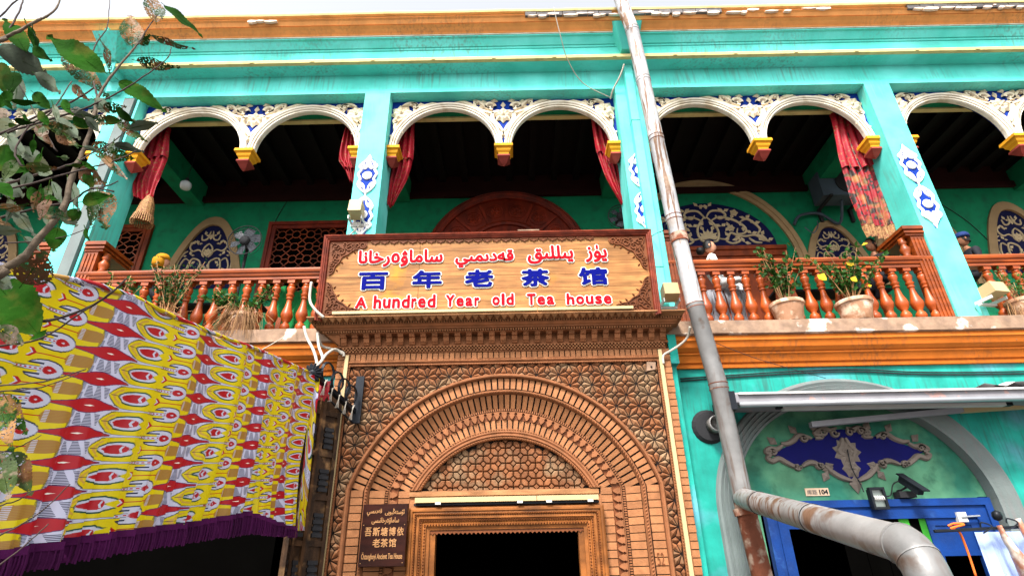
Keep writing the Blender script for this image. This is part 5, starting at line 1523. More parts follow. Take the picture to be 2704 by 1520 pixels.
# flood light and camera
a = (4.635,-0.100,2.566); b = (4.836,-0.100,2.293)
fl_ = thing('flood_light', 'black square flood light with a spiral bulb over the blue shop door', 'flood light', ((a[0]+b[0])/2, 0, a[2]))
g = G(); t_ = .03
g.box((a[0], -.12, b[2]), (b[0], -.06, b[2]+t_)); g.box((a[0], -.12, a[2]-t_), (b[0], -.06, a[2])); g.box((a[0], -.12, b[2]+t_), (a[0]+t_, -.06, a[2]-t_)); g.box((b[0]-t_, -.12, b[2]+t_), (b[0], -.06, a[2]-t_)); g.box((a[0]+.02, -.06, b[2]+.02), (b[0]-.02, .0, a[2]-.02)); g.box(((a[0]+b[0])/2-.03, .0, b[2]+.08), ((a[0]+b[0])/2+.03, .14, b[2]+.14))
B('housing', g, 'black_iron', fl_)
B('glass', G().add([(a[0]+t_, -.085, b[2]+t_), (b[0]-t_, -.085, b[2]+t_), (b[0]-t_, -.085, a[2]-t_), (a[0]+t_, -.085, a[2]-t_)], [(0, 1, 2, 3)]), 'glass_dark', fl_)
mx, mz = (a[0]+b[0])/2, (a[2]+b[2])/2
B('bulb', G().tube([(mx-.06+.13*i/40, -.10+.018*cos(i*.9), mz+.028*sin(i*.9)) for i in range(41)], .007, 5), 'white_plastic', fl_, smooth=True)
p0 = (5.178,0.020,2.741); p1 = (5.240,-0.280,2.497)
cc = thing('security_camera', 'black hooded security camera pointing right above the shop door', 'camera', p0)
P0, P1 = Vector(p0), Vector(p1); d = (P1-P0); dn_ = d.normalized()
def cambox(off, w, h_, t0, t1):
    up_ = Vector((0, 0, 1)); sd_ = dn_.cross(up_).normalized(); up_ = sd_.cross(dn_)
    C0, C1 = P0+d*t0+up_*off, P0+d*t1+up_*off
    vs = [tuple(c_+sd_*a_2*w+up_*b_2*h_) for c_ in (C0, C1) for a_2, b_2 in ((-1, -1), (1, -1), (1, 1), (-1, 1))]
    return vs, [(0, 1, 2, 3), (7, 6, 5, 4), (0, 4, 5, 1), (1, 5, 6, 2), (2, 6, 7, 3), (3, 7, 4, 0)]
B('body', G().add(*cambox(-.045, .042, .042, .10, .92)), 'black_iron', cc)
B('hood', G().add(*cambox(.008, .055, .008, 0, 1.08)), 'black_iron', cc)
B('arm', G().tube([tuple(P0+d*.3+Vector((0, 0, -.09))), (p0[0]-.02, .06, p0[2]-.20), (p0[0]-.02, .14, p0[2]-.20)], .014, 6).box((p0[0]-.10, -.02, p0[2]-.30), (p0[0]+.12, .12, p0[2]-.22)), 'wire_dark', cc)
cable('camera_wire', [tuple(P0+d*.1+Vector((0, 0, -.05))), (p0[0]-.10, .05, p0[2]-.12), (p0[0]-.16, .1, p0[2]-.26), (p0[0]-.30, .12, p0[2]-.24)], .008, 'wire_dark', 'thin curved wire between the security camera and the flood light', 'wire')
cable('hanging_wire', [(cx-.01, .08, cz+.05), (cx-.03, .06, cz-.2), (cx+.02, .05, cz-.42), (mx-.1, .02, a[2]-.04)], .008, 'wire_dark', 'black wire hanging from the middle of the blue ornament to the flood light', 'wire')
# folded awning with its roller and two light tubes
aw = thing('rolled_awning', 'folded grey awning on a steel roller over the butcher shop', 'awning', (4.8, -.4, 3.6))
a = (2.831,-0.700,3.713); b = (2.979,-0.700,3.541)
g = G(); g.mould(a[0], 8.2, [(.0, a[2]-.10), (-.66, a[2]-.17), (-.70, a[2]-.14), (-.70, a[2]-.04), (-.62, a[2]+.01), (-.02, a[2]+.06)], segs=30, jit=.008)
B('canvas', g, 'roller_cloth', aw)
B('roller', G().tube([(b[0]-.05, -.70, a[2]-.17), (8.2, -.70, a[2]-.15)], .038, 10), 'steel', aw, smooth=True)
B('end_plate', G().box((a[0]-.03, -.74, a[2]-.24), (a[0]+.05, -.05, a[2]+.0)), 'black_iron', aw)
B('front_bar', G().box((a[0]+.1, -.74, a[2]-.045), (8.2, -.705, a[2]-.02)), 'white_plastic', aw)
a2 = (3.581,-0.450,3.570); b2 = (6.552,-0.450,3.594)
o = thing('tube_light', 'long white tube light hung level right below the rolled awning', 'tube light', a2, 'tube lights under the awning')
B('batten', G().box((a2[0], -.50, a2[2]-.055), (b2[0], -.42, a2[2]+.02)), 'white_plastic', o)
B('end_cap', G().box((a2[0]-.07, -.50, a2[2]-.03), (a2[0]-.002, -.42, a2[2]+.022)), 'wire_dark', o)
B('end_cap', G().box((b2[0]+.002, -.50, a2[2]-.055), (b2[0]+.09, -.42, a2[2]+.0)), 'black_iron', o)
a2 = (4.090,-0.120,3.399); b2 = (6.237,-0.120,3.563); c2_ = (7.122,-0.120,3.613)
o = thing('tube_light', 'second white tube light slanting upward to the right under the awning', 'tube light', a2, 'tube lights under the awning')
def sbox(p, q, h_, y0, y1): return G().add([(p[0], y0, p[2]-h_), (q[0], y0, q[2]-h_), (q[0], y0, q[2]+h_), (p[0], y0, p[2]+h_), (p[0], y1, p[2]-h_), (q[0], y1, q[2]-h_), (q[0], y1, q[2]+h_), (p[0], y1, p[2]+h_)], [(0, 1, 2, 3), (3, 2, 6, 7), (0, 4, 5, 1), (0, 3, 7, 4), (1, 5, 6, 2)])
B('batten', sbox(a2, b2, .035, -.15, -.06), 'cloth_grey', o)
B('cover', sbox((b2[0]+.004, 0, b2[2]), (c2_[0]+.8, 0, c2_[2]+.03), .04, -.152, -.06), 'beige_plastic', o)
a2 = (2.948,-0.300,3.629); b2 = (3.630,-0.300,3.632)
o = thing('tube_light', 'short end of a pale batten behind the left end of the awning', 'tube light', a2, 'tube lights under the awning')
B('batten', G().box((a2[0], -.34, a2[2]-.04), (b2[0], -.28, a2[2]+.03)), 'loose_plaster', o)
# white plastic heaped on the awning
a = (6.283,-0.350,3.822); g = G(); R_ = []
for i in range(14):
    for j in range(5):
        R_.append((a[0]-.15+i*.14, -.62+j*.14, a[2]-.10+.10*sin(pi*min(i, 8)/8)*(.6+.4*sin(i*1.7+j))+.03*random.random()))
g.add(R_, [(i*5+j, i*5+j+5, i*5+j+6, i*5+j+1) for i in range(13) for j in range(4)])
tag(B('plastic_sheet', g, 'white_plastic'), 'crumpled white plastic sheet lying on the rolled awning at the right edge', 'sheet')
# round vent stub behind the rain pipe
v_ = (2.719,-0.020,3.421)
o = thing('flue_stub', 'round grey flue end in a sooty black collar left of the rusty pipe', 'flue', v_)
Rt = Matrix.Rotation(pi/2, 3, 'X')
B('collar', G().lathe((v_[0], -.002, v_[2]), [(.24, 0), (.235, .015), (.20, .05), (.15, .055)], 20, tilt=Rt), 'wire_dark', o)
B('stub', G().lathe((v_[0]+.05, -.05, v_[2]), [(.11, 0), (.11, .18), (.095, .18), (.09, .04)], 18, tilt=Rt), 'galvanised', o, smooth=True)
# wires under the string course
for dz, dx in ((0, 0), (-.035, .2)):
    cable('wall_cable', [(2.42, -.02, 4.12+dz), (3.2, -.02, 4.16+dz), (4.1, -.02, 4.20+dz), (5.0, -.02, 4.21+dz), (5.9, -.02, 4.15+dz), (7.2, -.02, 4.13+dz), (9, -.02, 4.15+dz)], .010, 'wire_dark', ('upper' if dz == 0 else 'lower')+' of two thin dark cables along the wall under the right balcony', 'cable')
# meat hanging at the right edge
o = thing('meat_rail', 'dark iron rail with hooks in front of the butcher shop', 'rail', (5.225,-0.600,2.014))
a = (4.981,-0.600,1.996); b = (6.663,-0.600,2.041)
B('bar', G().tube([a, b], .018, 6), 'black_iron', o)
for x_ in (2445, 2515): pass
for q in ((5.572,-0.600,2.052), (5.898,-0.600,2.090)):
    B('hook', G().tube(smooth_path([(q[0]-.02, -.6, q[2]-.02), (q[0]-.01, -.62, q[2]+.03), (q[0]+.07, -.66, q[2]-.02), (q[0]-.06, -.66, q[2]-.09)], 4), .009, 5), 'black_iron', o)
def carcass(px, label):
    x, y, z = px
    g = G()
    P = [(x, y, z+.02), (x+.02, y, z-.12), (x+.07, y-.02, z-.32), (x+.16, y, z-.60), (x+.20, y+.02, z-.95), (x+.22, y, z-1.3), (x+.18, y, z-1.6)]
    g.tube(smooth_path(P, 4), [.035, .036, .038, .042, .05, .058, .06, .07, .09, .10, .12, .135, .15, .16, .17, .175, .17, .165, .16, .15, .14, .12, .09, .06, .03], 12, sq=.6)
    g.tube([(x+.02, y, z-.12), (x+.12, y, z-.45), (x+.34, y+.02, z-.75)], [.02, .035, .08], 8)
    return g
for px, l in (((5.729,-0.660,2.023), 'skinned carcass hanging on the hook nearest the blue door'), ((5.980,-0.660,2.093), 'skinned carcass hanging at the very right edge')):
    m_ = tag(B('carcass', carcass(px, l), 'meat', smooth=True), l, 'carcass', 'carcasses hanging before the shop')
a = (5.748,-0.660,2.150)
tag(B('hook_ball', G().lathe((a[0], -.66, a[2]), [(.01, -.06), (.045, -.04), (.055, 0), (.045, .04), (.01, .06)], 10), 'black_iron', smooth=True), 'round black knob on top of the hanging carcass hook', 'knob')
a = (5.563,-0.450,1.996); b = (6.059,-0.450,1.047)
g = G(); n = 16
for i in range(n+1):
    x = a[0]+(b[0]+.6-a[0])*i/n
    g.v += [(x, -.45+.03*sin(i*2.1), a[2]-.01), (x+.04, -.45+.04*sin(i*2.1+1), .9)]
g.f = [(2*i, 2*i+1, 2*i+3, 2*i+2) for i in range(n)]; g.m = [0]*n
tag(B('blue_sheet', g, 'sheet_blue'), 'pale blue plastic sheet hanging behind the carcasses', 'sheet')
cable('orange_cord', [(5.202,-0.550,2.053), (5.262,-0.580,2.077), (5.363,-0.600,2.064), (5.190,-0.600,2.023), (5.288,-0.580,1.992), (5.366,-0.500,1.799), (5.364,-0.500,1.512)], .013, 'cord_orange', 'orange cord tied round the iron rail beside the meat', 'cord')
a = (5.822,0.060,2.193)
o = thing('door_latch', 'pale metal latch box on the blue side panel of the shop door', 'latch', a)
B('case', G().box((a[0]-.06, .01, a[2]-.06), (a[0]+.06, .068, a[2]+.06)), 'white_plastic', o); B('bolt', G().tube([(a[0]-.02, 0, a[2]), (a[0]+.22, 0, a[2]+.01)], .012, 6), 'steel', o)

# ================================================================== PIPES AND LAMP BOXES
pipe = thing('rain_pipe', 'tall rusty peeling rain pipe leaning across the facade right of the sign', 'rain pipe', (2.9, -.6, 0))
nodes = [((2.027,-0.950,11.857), 0), ((2.145,-0.950,11.161), 0), ((2.264,-0.920,10.384), 0), ((2.277,-0.900,9.844), 0), ((2.327,-0.880,9.185), 0), ((2.397,-0.820,7.950), 0), ((2.480,-0.750,6.441), 0), ((2.584,-0.700,4.989), 1), ((2.715,-0.660,3.836), 1), ((2.779,-0.600,2.417), 1)]
R_ = .121
for i in range(1, len(nodes)):
    if i in (1, 3): continue
    a = nodes[i-1 if i not in (2, 4) else i-2][0]; b = nodes[i][0]
    lo = i >= 8
    g = G(); A_, B_ = Vector(a), Vector(b); D_ = B_-A_
    g.tube([tuple(A_), tuple(A_+D_*.06), tuple(A_+D_*.07), tuple(B_-D_*.02), tuple(B_)], [R_*1.02, R_*1.02, R_*.97, R_*.985, R_*.985], 24)
    s_ = B('pipe_section', g, 'galvanised' if lo else 'peeling_pipe', pipe, auto=40)
    ring = G()
    for t_ in (.0, .05): ring.tube([tuple(A_+D_*(t_-.004)), tuple(A_+D_*(t_+.004))], R_*1.055, 24)
    B('joint_ring', ring, 'rust' if i in (6, 7, 8, 9) else 'galvanised', s_, auto=40)
end = Vector(nodes[-1][0])
B('elbow_band', G().tube([tuple(Vector((2.508,-0.740,6.126))), tuple(Vector((2.516,-0.740,5.986)))], R_*1.08, 24), 'rust', pipe, auto=40)
lowp = Vector((2.860,-0.600,1.109))
B('lower_pipe', G().tube([tuple(end), tuple(end+(lowp-end)*.25), tuple(lowp), (lowp.x+.35, -.6, 0)], [R_*1.0, R_*.98, R_*.98, R_*.98], 24), 'rust', pipe, auto=40)
B('weld', G().tube([tuple(end+Vector((-.01, 0, -.12))), tuple(end+Vector((0, 0, -.20)))], [R_*1.12, R_*1.06], 20), 'rust', pipe)
br = thing('branch_pipe', 'fat grey branch pipe running from the rain pipe towards the street and turning down', 'pipe', (2.468,-4.200,1.684))
s0 = Vector((2.777,-0.600,2.408)); s1 = Vector((2.471,-4.200,1.694))
D_ = s1-s0
seg = [0, .16, .55, .93]
for i in range(3):
    a, b = s0+D_*seg[i], s0+D_*seg[i+1]; d = b-a
    q = B('pipe_section', G().tube([tuple(a), tuple(a+d*.03), tuple(a+d*.035), tuple(b)], [R_*1.03, R_*1.03, R_, R_*.99], 28), 'galvanised', br, auto=40)
    B('joint_ring', G().tube([tuple(a+d*.03), tuple(a+d*.036)], R_*1.05, 28), 'wire_dark', q, auto=40)
# the elbow sweeps from the pipe direction to straight down
P_ = []; c0 = s0+D_*.93; dn_ = D_.normalized(); rad = .20
for i in range(9):
    t = i/8*(pi/2)
    P_.append(tuple(c0+dn_*(sin(t)*rad)+Vector((0, 0, -1))*(rad*(1-cos(t)))))
q = B('elbow', G().tube(P_, R_*1.04, 28), 'galvanised', br, auto=50)
e = Vector(P_[-1])
B('rolled_seam', G().tube([tuple(c0-dn_*.012), tuple(c0+dn_*.012)], R_*1.09, 28), 'galvanised', q, auto=50)
B('rolled_seam', G().tube([P_[4], tuple(Vector(P_[4])+(Vector(P_[5])-Vector(P_[4]))*.25)], R_*1.075, 28), 'galvanised', q, auto=50)
dp = B('down_section', G().tube([tuple(e), tuple(e+Vector((.02, 0, -.12))), (e.x+.04, e.y, 0)], [R_*1.0, R_*.99, R_*.98], 28), 'galvanised', br, auto=40)
B('torn_rust', G().tube([tuple(e+Vector((.01, -.004, -.16))), (e.x+.03, e.y-.004, e.z-.5)], [R_*1.02, R_*1.02], 20), 'rust', dp, auto=40)
# square teal rain pipe on the third pillar
o = thing('square_rain_pipe', 'square turquoise rain pipe on the pillar behind the round pipe', 'rain pipe', (2.28, -.1, 5))
a = (2.302,-0.120,9.138); b = (2.280,-0.120,6.663)
B('shaft', G().box((2.235, -.15, 4.90), (2.385, -.002, 10.36)), 'teal_paint', o)
B('side_strip', G().box((2.385, -.05, 4.90), (2.50, -.003, 10.36)), 'teal_paint', o)
for z in (5.9, 8.95): B('seam', G().box((2.23, -.155, z), (2.39, 0, z+.012)), 'lower_teal_paint', o)
cable('tie_wire', [(2.272,-0.200,6.445), (2.298,-0.400,6.375), (2.311,-0.700,6.232), (2.316,-0.820,6.262)], .007, 'wire_dark', 'twisted wire tying the rusty pipe to the pillar at the sign corner', 'wire')
# cream lamp boxes on the pillars
def lampbox(x, y, z, w, h_, label, rot=0.):
    t = thing('lamp_box', label, 'spotlight', (x, y, z), 'cream spotlights on the pillars')
    M_ = Matrix.Rotation(rot, 3, 'Z')
    def tf(g): g.v = [tuple(Vector((x, y, z))+M_ @ Vector(v)) for v in g.v]; return g
    g = G().add([(-w/2, -.26, -h_*.35), (w/2, -.26, -h_*.35), (w/2, -.22, h_*.55), (-w/2, -.22, h_*.55), (-w/2, -.02, -h_*.5), (w/2, -.02, -h_*.5), (w/2, -.02, h_*.4), (-w/2, -.02, h_*.4)],
                [(0, 1, 2, 3), (3, 2, 6, 7), (0, 4, 5, 1), (0, 3, 7, 4), (1, 5, 6, 2), (4, 7, 6, 5)])
    B('case', tf(g), 'beige_plastic', t)
    B('bracket', tf(G().box((-w*.55, -.18, -h_*.75), (-w*.48, .10, -h_*.5)).box((w*.48, -.18, -h_*.75), (w*.55, .10, -h_*.5)).box((-w*.55, .0, -h_*.9), (w*.55, .06, -h_*.75))), 'white_plastic', t)
    return t
p = (-2.559,-0.050,7.070); lampbox(p[0], -.06, p[2], .21, .26, 'cream spotlight box on the lower medallion of the pillar left of the sign')
cable('grey_cord', [(p[0]+.08, -.15, p[2]-.12), (p[0]+.05, -.10, p[2]-.25), (p[0]-.12, -.08, p[2]-.45)], .012, 'cable_white', 'grey cord from the left spotlight box down to the sign', 'cord')
p = (2.357,-0.250,5.339); lampbox(p[0], -.25, p[2], .22, .22, 'cream spotlight box between the sign corner and the rain pipe')
p = (7.257,-0.150,5.331); lampbox(p[0], -.12, p[2], .26, .20, 'cream spotlight box low on the rightmost pillar', .2)
# beige trunking strips on the portal
for x0_, l in ((CX-2.245, 'beige cable duct down the left edge of the brick portal'), (CX+2.195, 'beige cable duct down the right edge of the brick portal')):
    tag(B('cable_duct', G().box((x0_, -.395, 0), (x0_+.05, -.36, 4.44)), 'beige_plastic'), l, 'cable duct', 'cable ducts on the portal')
# cables
cable('white_cable', [(2.488,-0.620,4.682), (2.466,-0.500,4.571), (2.357,-0.450,4.478), (2.231,-0.420,4.407), (2.120,-0.400,4.343), (2.103,-0.400,4.220)], .018, 'cable_white', 'white cable curling from the right cornice end into the duct', 'cable')
cable('white_cable', [(-2.875,-0.800,5.406), (-2.850,-0.820,5.125), (-2.757,-0.840,4.967), (-2.615,-0.820,4.840)], .020, 'cable_white', 'white cable bent round the lower left corner of the sign', 'cable')
for i, P_ in enumerate(([(-2.896,-0.750,4.739), (-2.816,-0.800,4.559), (-2.640,-0.950,4.307), (-2.520,-1.100,4.078), (-2.501,-1.250,3.940)], [(-2.755,-0.600,4.707), (-2.668,-0.700,4.457), (-2.523,-0.900,4.217), (-2.498,-1.100,4.057), (-2.502,-1.250,3.945)], [(-2.738,-0.600,4.667), (-2.718,-0.450,4.571), (-2.559,-0.420,4.522), (-2.419,-0.420,4.473), (-2.399,-0.410,4.420)], [(-2.416,-0.420,4.450), (-2.506,-0.500,4.490), (-2.514,-0.800,4.307), (-2.513,-1.000,4.113), (-2.511,-1.250,3.946)])):
    cable('white_cable', P_, .020, 'cable_white', ('outermost pale cable hanging from the left cornice end to the iron bracket', 'second pale cable from the left cornice end to the iron bracket', 'pale cable running from the cornice end into the left duct', 'pale cable looping from the left duct back to the iron bracket')[i], 'cable')
cable('thin_wire', [(0.878,-0.900,11.053), (0.990,-0.700,10.527), (1.135,-0.400,10.222), (1.431,-0.100,9.946), (1.962,0.100,9.765)], .008, 'cable_white', 'thin pale wire sagging across the cornice left of the rain pipe', 'wire')
cable('thin_wire', [(2.204,-0.300,10.206), (2.129,-0.200,10.019), (2.005,-0.050,9.836), (1.958,0.100,9.726)], .016, 'cable_white', 'short grey cord beside the rain pipe under the beam', 'cord')
cable('thin_wire', [(2.888,-0.400,4.516), (3.524,-0.300,4.283), (4.421,-0.200,4.029)], .005, 'wire_dark', 'very thin wire slanting down to the right above the awning', 'wire')
cable('thin_wire', [(-2.914,-2.000,3.872), (-3.131,-0.900,4.498), (-3.180,-0.350,4.891)], .006, 'cable_white', 'thin tan line tied from the printed cloth up to the ledge', 'string')

# ================================================================== LEFT SIDE: SHOP OPENING, SHUTTERS, IRON ARM
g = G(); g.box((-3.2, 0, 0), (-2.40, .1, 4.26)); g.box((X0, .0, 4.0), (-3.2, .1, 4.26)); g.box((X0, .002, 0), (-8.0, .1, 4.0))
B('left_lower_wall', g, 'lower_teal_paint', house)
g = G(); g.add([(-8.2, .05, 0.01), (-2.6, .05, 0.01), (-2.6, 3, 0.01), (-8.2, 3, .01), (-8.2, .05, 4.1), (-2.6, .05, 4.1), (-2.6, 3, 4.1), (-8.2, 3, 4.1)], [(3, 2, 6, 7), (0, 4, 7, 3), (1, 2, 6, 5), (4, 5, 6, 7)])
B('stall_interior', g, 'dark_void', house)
B('stall_shade_sheet', G().add([(-8.5, -.9, .02), (-2.75, -.9, .02), (-2.75, -.9, 2.6), (-8.5, -.9, 2.6)], [(0, 1, 2, 3)]).box((-8.5, -.9, 2.6), (-2.75, -.1, 2.62)).box((-2.77, -.9, 0), (-2.75, -.05, 2.6)), 'dark_void', house)  # black sheets added for the stall's darkness, no real curtain
sh = thing('folding_shutter', 'tall dark carved wooden shutter leaves folded beside the brick portal', 'shutter', (-2.6, -.7, 0))
ta, tb, tc = (-2.593,-1.050,3.716), (-2.338,-0.620,3.704), (-2.275,-0.450,3.587)
def leaf_panel(p0, p1, zt, lab):
    """upright leaf between two plan points"""
    a_0, b_0 = Vector((p0[0], p0[1], 0)), Vector((p1[0], p1[1], 0)); u = (b_0-a_0); L_ = u.length; u.normalize(); nrm = Vector((u.y, -u.x, 0))
    def bxp(s0, s1, z0, z1, d0, d1):
        vs = []
        for z in (z0, z1):
            for s_, d in ((s0, d0), (s1, d0), (s1, d1), (s0, d1)):
                q = a_0+u*s_+nrm*d; vs.append((q.x, q.y, z))
        return vs, [(0, 3, 2, 1), (4, 5, 6, 7), (0, 1, 5, 4), (1, 2, 6, 5), (2, 3, 7, 6), (3, 0, 4, 7)]
    g = G().add(*bxp(0, L_, .05, zt, -.03, 0))
    le = B('shutter_leaf', g, 'shutter_wood', sh)
    g = G()
    for s_ in (0, L_-.05): g.add(*bxp(s_, s_+.05, .06, zt-.01, 0.001, .03))
    z = .4
    while z < zt: g.add(*bxp(.05, L_-.05, z, z+.06, .001, .026)); z += .52
    B('rail', g, 'shutter_wood', le)
    z = .5
    while z < zt-.2:
        g = G()
        for k in range(4): g.add(*bxp(.07, L_-.07, z+k*.075, z+k*.075+.045, .001, .035-.004*k))
        g.add(*bxp(.09, L_-.09, z+.01, z+.26, .0005, .012))
        B('carved_slat', g, 'wire_dark', le); z += .52
for a_1, b_1, zt in (((ta[0]+.02, -1.10), (-2.62, -.86), 3.78), ((-2.62, -.86), (-2.52, -.66), 3.80), ((-2.52, -.66), (-2.34, -.46), 3.82)):
    leaf_panel(a_1, b_1, zt, '')
ir = thing('iron_bracket', 'black wrought iron bracket with scrolls and a rosette end left of the portal', 'bracket', (-2.194,-0.400,4.085))
e0 = Vector((-2.457,-1.350,3.857)); e1 = Vector((-2.166,-0.420,3.627))
D_ = e1-e0
g = G(); sd_ = Vector((0, 0, 1)); 
B('arm', G().tube([tuple(e0), tuple(e1)], .042, 4), 'black_iron', ir)
B('arm', G().tube([tuple(e0+D_*.25+Vector((0, 0, -.12))), tuple(e1+Vector((0, 0, -.16)))], .014, 4), 'black_iron', ir)
for i, t_ in enumerate((.22, .45, .62, .80)):
    c = e0+D_*t_; pts = []
    for k in range(15):
        A_ = pi*1.25-k*pi*1.5/14*1.0
        r_ = .15*(1-.3*k/14)
        pts.append((c.x+D_.normalized().x*r_*cos(A_)+.06, c.y+D_.normalized().y*r_*cos(A_), c.z+.12+r_*sin(A_)))
    B('scroll', G().tube(pts, .014, 4, sq=1.6), 'black_iron', ir)
g = G(); dn_ = D_.normalized()
Mx = Vector((0, -1, -.2)).to_track_quat('Z', 'Y').to_matrix()
g.lathe(tuple(e0), [(.085, -.03), (.09, 0), (.06, .03), (.02, .045)], 20, tilt=Mx)
for i in range(14):
    A_ = 2*pi*i/14; p = Mx @ Vector((cos(A_)*.10, sin(A_)*.10, .01)); q = Mx @ Vector((cos(A_)*.045, sin(A_)*.045, .035)); r2 = Mx @ Vector((cos(A_)*.125, sin(A_)*.125, -.01))
    g.tube([tuple(e0+q), tuple(e0+p), tuple(e0+r2)], [.012, .022, .010], 5)
B('rosette', g, 'black_iron', ir)
a = (-2.134,-0.390,4.087)
w_p = G().box((a[0]-.05, -.42, a[2]-.62), (a[0]+.06, -.385, a[2]+.03)); B('wall_plate', w_p, 'black_iron', ir)
for i in range(5):
    t_ = .25+.17*i; c = e0+D_*t_
    g = G()
    for k in range(3): g.tube(smooth_path([(c.x+.02*k, c.y, c.z+.05), (c.x+.03, c.y-.05, c.z-.03), (c.x-.01+.02*k, c.y-.04, c.z-.16)], 3), .005, 4)
    B('string', g, 'cable_white', ir)

# ================================================================== PRINTED CLOTH
# one repeat of the ikat print, drawn with distance functions into an image
PWd, PHt = 1024, 192
U, V = np.meshgrid((np.arange(PWd)+.5)/PWd, (np.arange(PHt)+.5)/PHt)
NB_ = np.abs(V-.5)*2                          # 0 on row B, 1 on row A
NA_ = 1-NB_
Uj = U+.005*np.sin(V*2*pi*30)*np.sin(V*2*pi*7)+.002*np.sin(V*2*pi*47)
img = np.zeros((PHt, PWd, 3)); img[:] = (.55, .54, .68)
def paint(mask, colr, a=1.0):
    m = np.clip(mask, 0, 1)[..., None]*a
    img[:] = img*(1-m)+np.array(colr)*m
def prf(N, pts, grow=0., u0=0.):
    """inside the mirrored outline given as u:half-width points"""
    us = [p[0] for p in pts]; ws = [p[1] for p in pts]
    uu = (Uj-us[0]+.5*(1-(us[-1]-us[0]))) % 1.0+us[0]-.5*(1-(us[-1]-us[0]))
    w = np.interp(uu, [us[0]-grow*.16-1e-4]+us+[us[-1]+grow*.16+1e-4], [-1]+[q+grow for q in ws]+[-1])
    return np.clip((w-N)*PHt/2+.5, 0, 1)
YEL, RED, WHT, TAN, GRN, NAV = (.66, .51, .003), (.40, .006, .014), (.52, .52, .64), (.36, .20, .035), (.008, .06, .035), (.01, .015, .05)
FLD = [(.100, 0), (.12, .28), (.15, .52), (.19, .70), (.25, .83), (.33, .90), (.40, .95), (.46, .99), (.70, .99), (.76, .93), (.82, .84), (.87, .76), (.905, .66), (.912, .35), (.918, 0)]
paint(prf(NB_, FLD, .085), NAV); paint(prf(NB_, FLD, .045), GRN); paint(prf(NB_, FLD), YEL)
paint((NB_ < .80)*(NB_ > .10)*(np.floor(V*PHt/4) % 2 == 0)*(np.abs(U-.915) < .016)*1.0, NAV)
# yellow edge shading where the dye bled
paint(prf(NB_, [(.12, 0), (.15, .30), (.20, .52), (.235, .62)])*(1-prf(NB_, [(.15, 0), (.17, .25), (.235, .50)])), (.55, .33, .06))
HRT = [(.19, 0), (.22, .13), (.26, .29), (.31, .42), (.36, .50), (.41, .50), (.445, .38), (.468, .22), (.474, .10)]
cut = (Uj > .425)*(NB_ < (Uj-.425)/.04*.28)
paint(prf(NB_, HRT, .115)*(1-cut*(Uj > .435)), GRN); paint(prf(NB_, HRT)*(1-cut), WHT)
paint((NB_ < .02)*(U > .115)*(U < .22)*1.0, NAV)
paint(prf(NB_, [(.235, 0), (.265, .12), (.30, .24), (.34, .33), (.38, .35), (.41, .24), (.425, .10)]), RED)
paint((np.abs(U-.385-NB_*.05) < .008)*(NB_ < .24)*1.0, WHT)
CUP = [(.755, 0), (.76, .20), (.775, .36), (.80, .43), (.86, .44), (.90, .38), (.915, .2), (.918, 0)]
paint(prf(NB_, CUP, .03)*(Uj < .80)*(np.floor(V*PHt/4) % 2 == 0), RED); paint(prf(NB_, CUP), TAN); paint(prf(NB_, CUP)*(np.floor(V*PHt/3) % 3 == 0), (.30, .10, .03), .7)
paint((np.abs(U-.785) < .014)*(NB_ < .44)*(np.floor(V*PHt/5) % 2 == 0)*1.0, WHT)
paint((NB_ < .03)*(U > .56)*(U < .76)*1.0, RED)
paint((np.abs(U-.535-NB_*-.10-.03) < .013)*(NB_ < .30)*1.0, RED); paint((np.abs(U-.552+NB_*.10) < .006)*(NB_ < .24)*1.0, WHT)
# row A: the neck, the red diamond and the bulb
NCK = [(.16, .26), (.22, .17), (.30, .11), (.38, .06), (.47, .03), (.56, .08), (.64, .14)]
paint(prf(NA_, NCK, .03)*(U > .17), NAV); paint(prf(NA_, NCK)*(U > .15), WHT)
DM = [(-.26, 0), (-.18, .09), (-.11, .24), (-.05, .44), (0, .50), (.05, .42), (.11, .22), (.18, .08), (.27, 0)]
paint(prf(NA_, DM, .06), (.10, .02, .10)); paint(prf(NA_, DM), RED)
paint(prf(NA_, [(-.03, 0), (0, .06), (.03, 0)]), (.85, .80, .7))
BLB = [(.555, .22), (.570, .42), (.605, .56), (.66, .61), (.71, .56), (.750, .42), (.772, .22), (.780, 0)]
paint(prf(NA_, BLB, .085)*(U > .545), NAV); paint(prf(NA_, BLB)*(U > .55), WHT)
paint((np.floor(V*PHt/4) % 2 == 0)*prf(NA_, BLB, .10)*(U > .70)*(1-prf(NA_, BLB)), NAV)
paint(prf(NA_, [(.50, .28), (.58, .31), (.62, .28), (.621, .26)])*(NA_ > .14), YEL)
paint((np.abs(NA_-.36) < .055)*(U > .56)*(U < .64)*1.0, NAV); paint((np.abs(NA_-.13-.0*U) < .02)*(U > .48)*(U < .64)*1.0, NAV)
paint(prf(NA_, [(.645, .12), (.665, .26), (.695, .28), (.725, .16), (.745, 0)]), RED); paint(prf(NA_, [(.680, .0), (.695, .08), (.71, 0)]), WHT)
paint((NA_ < .04)*(U > .50)*(U < .64)*(np.floor(U*80) % 2 == 0)*1.0, RED)
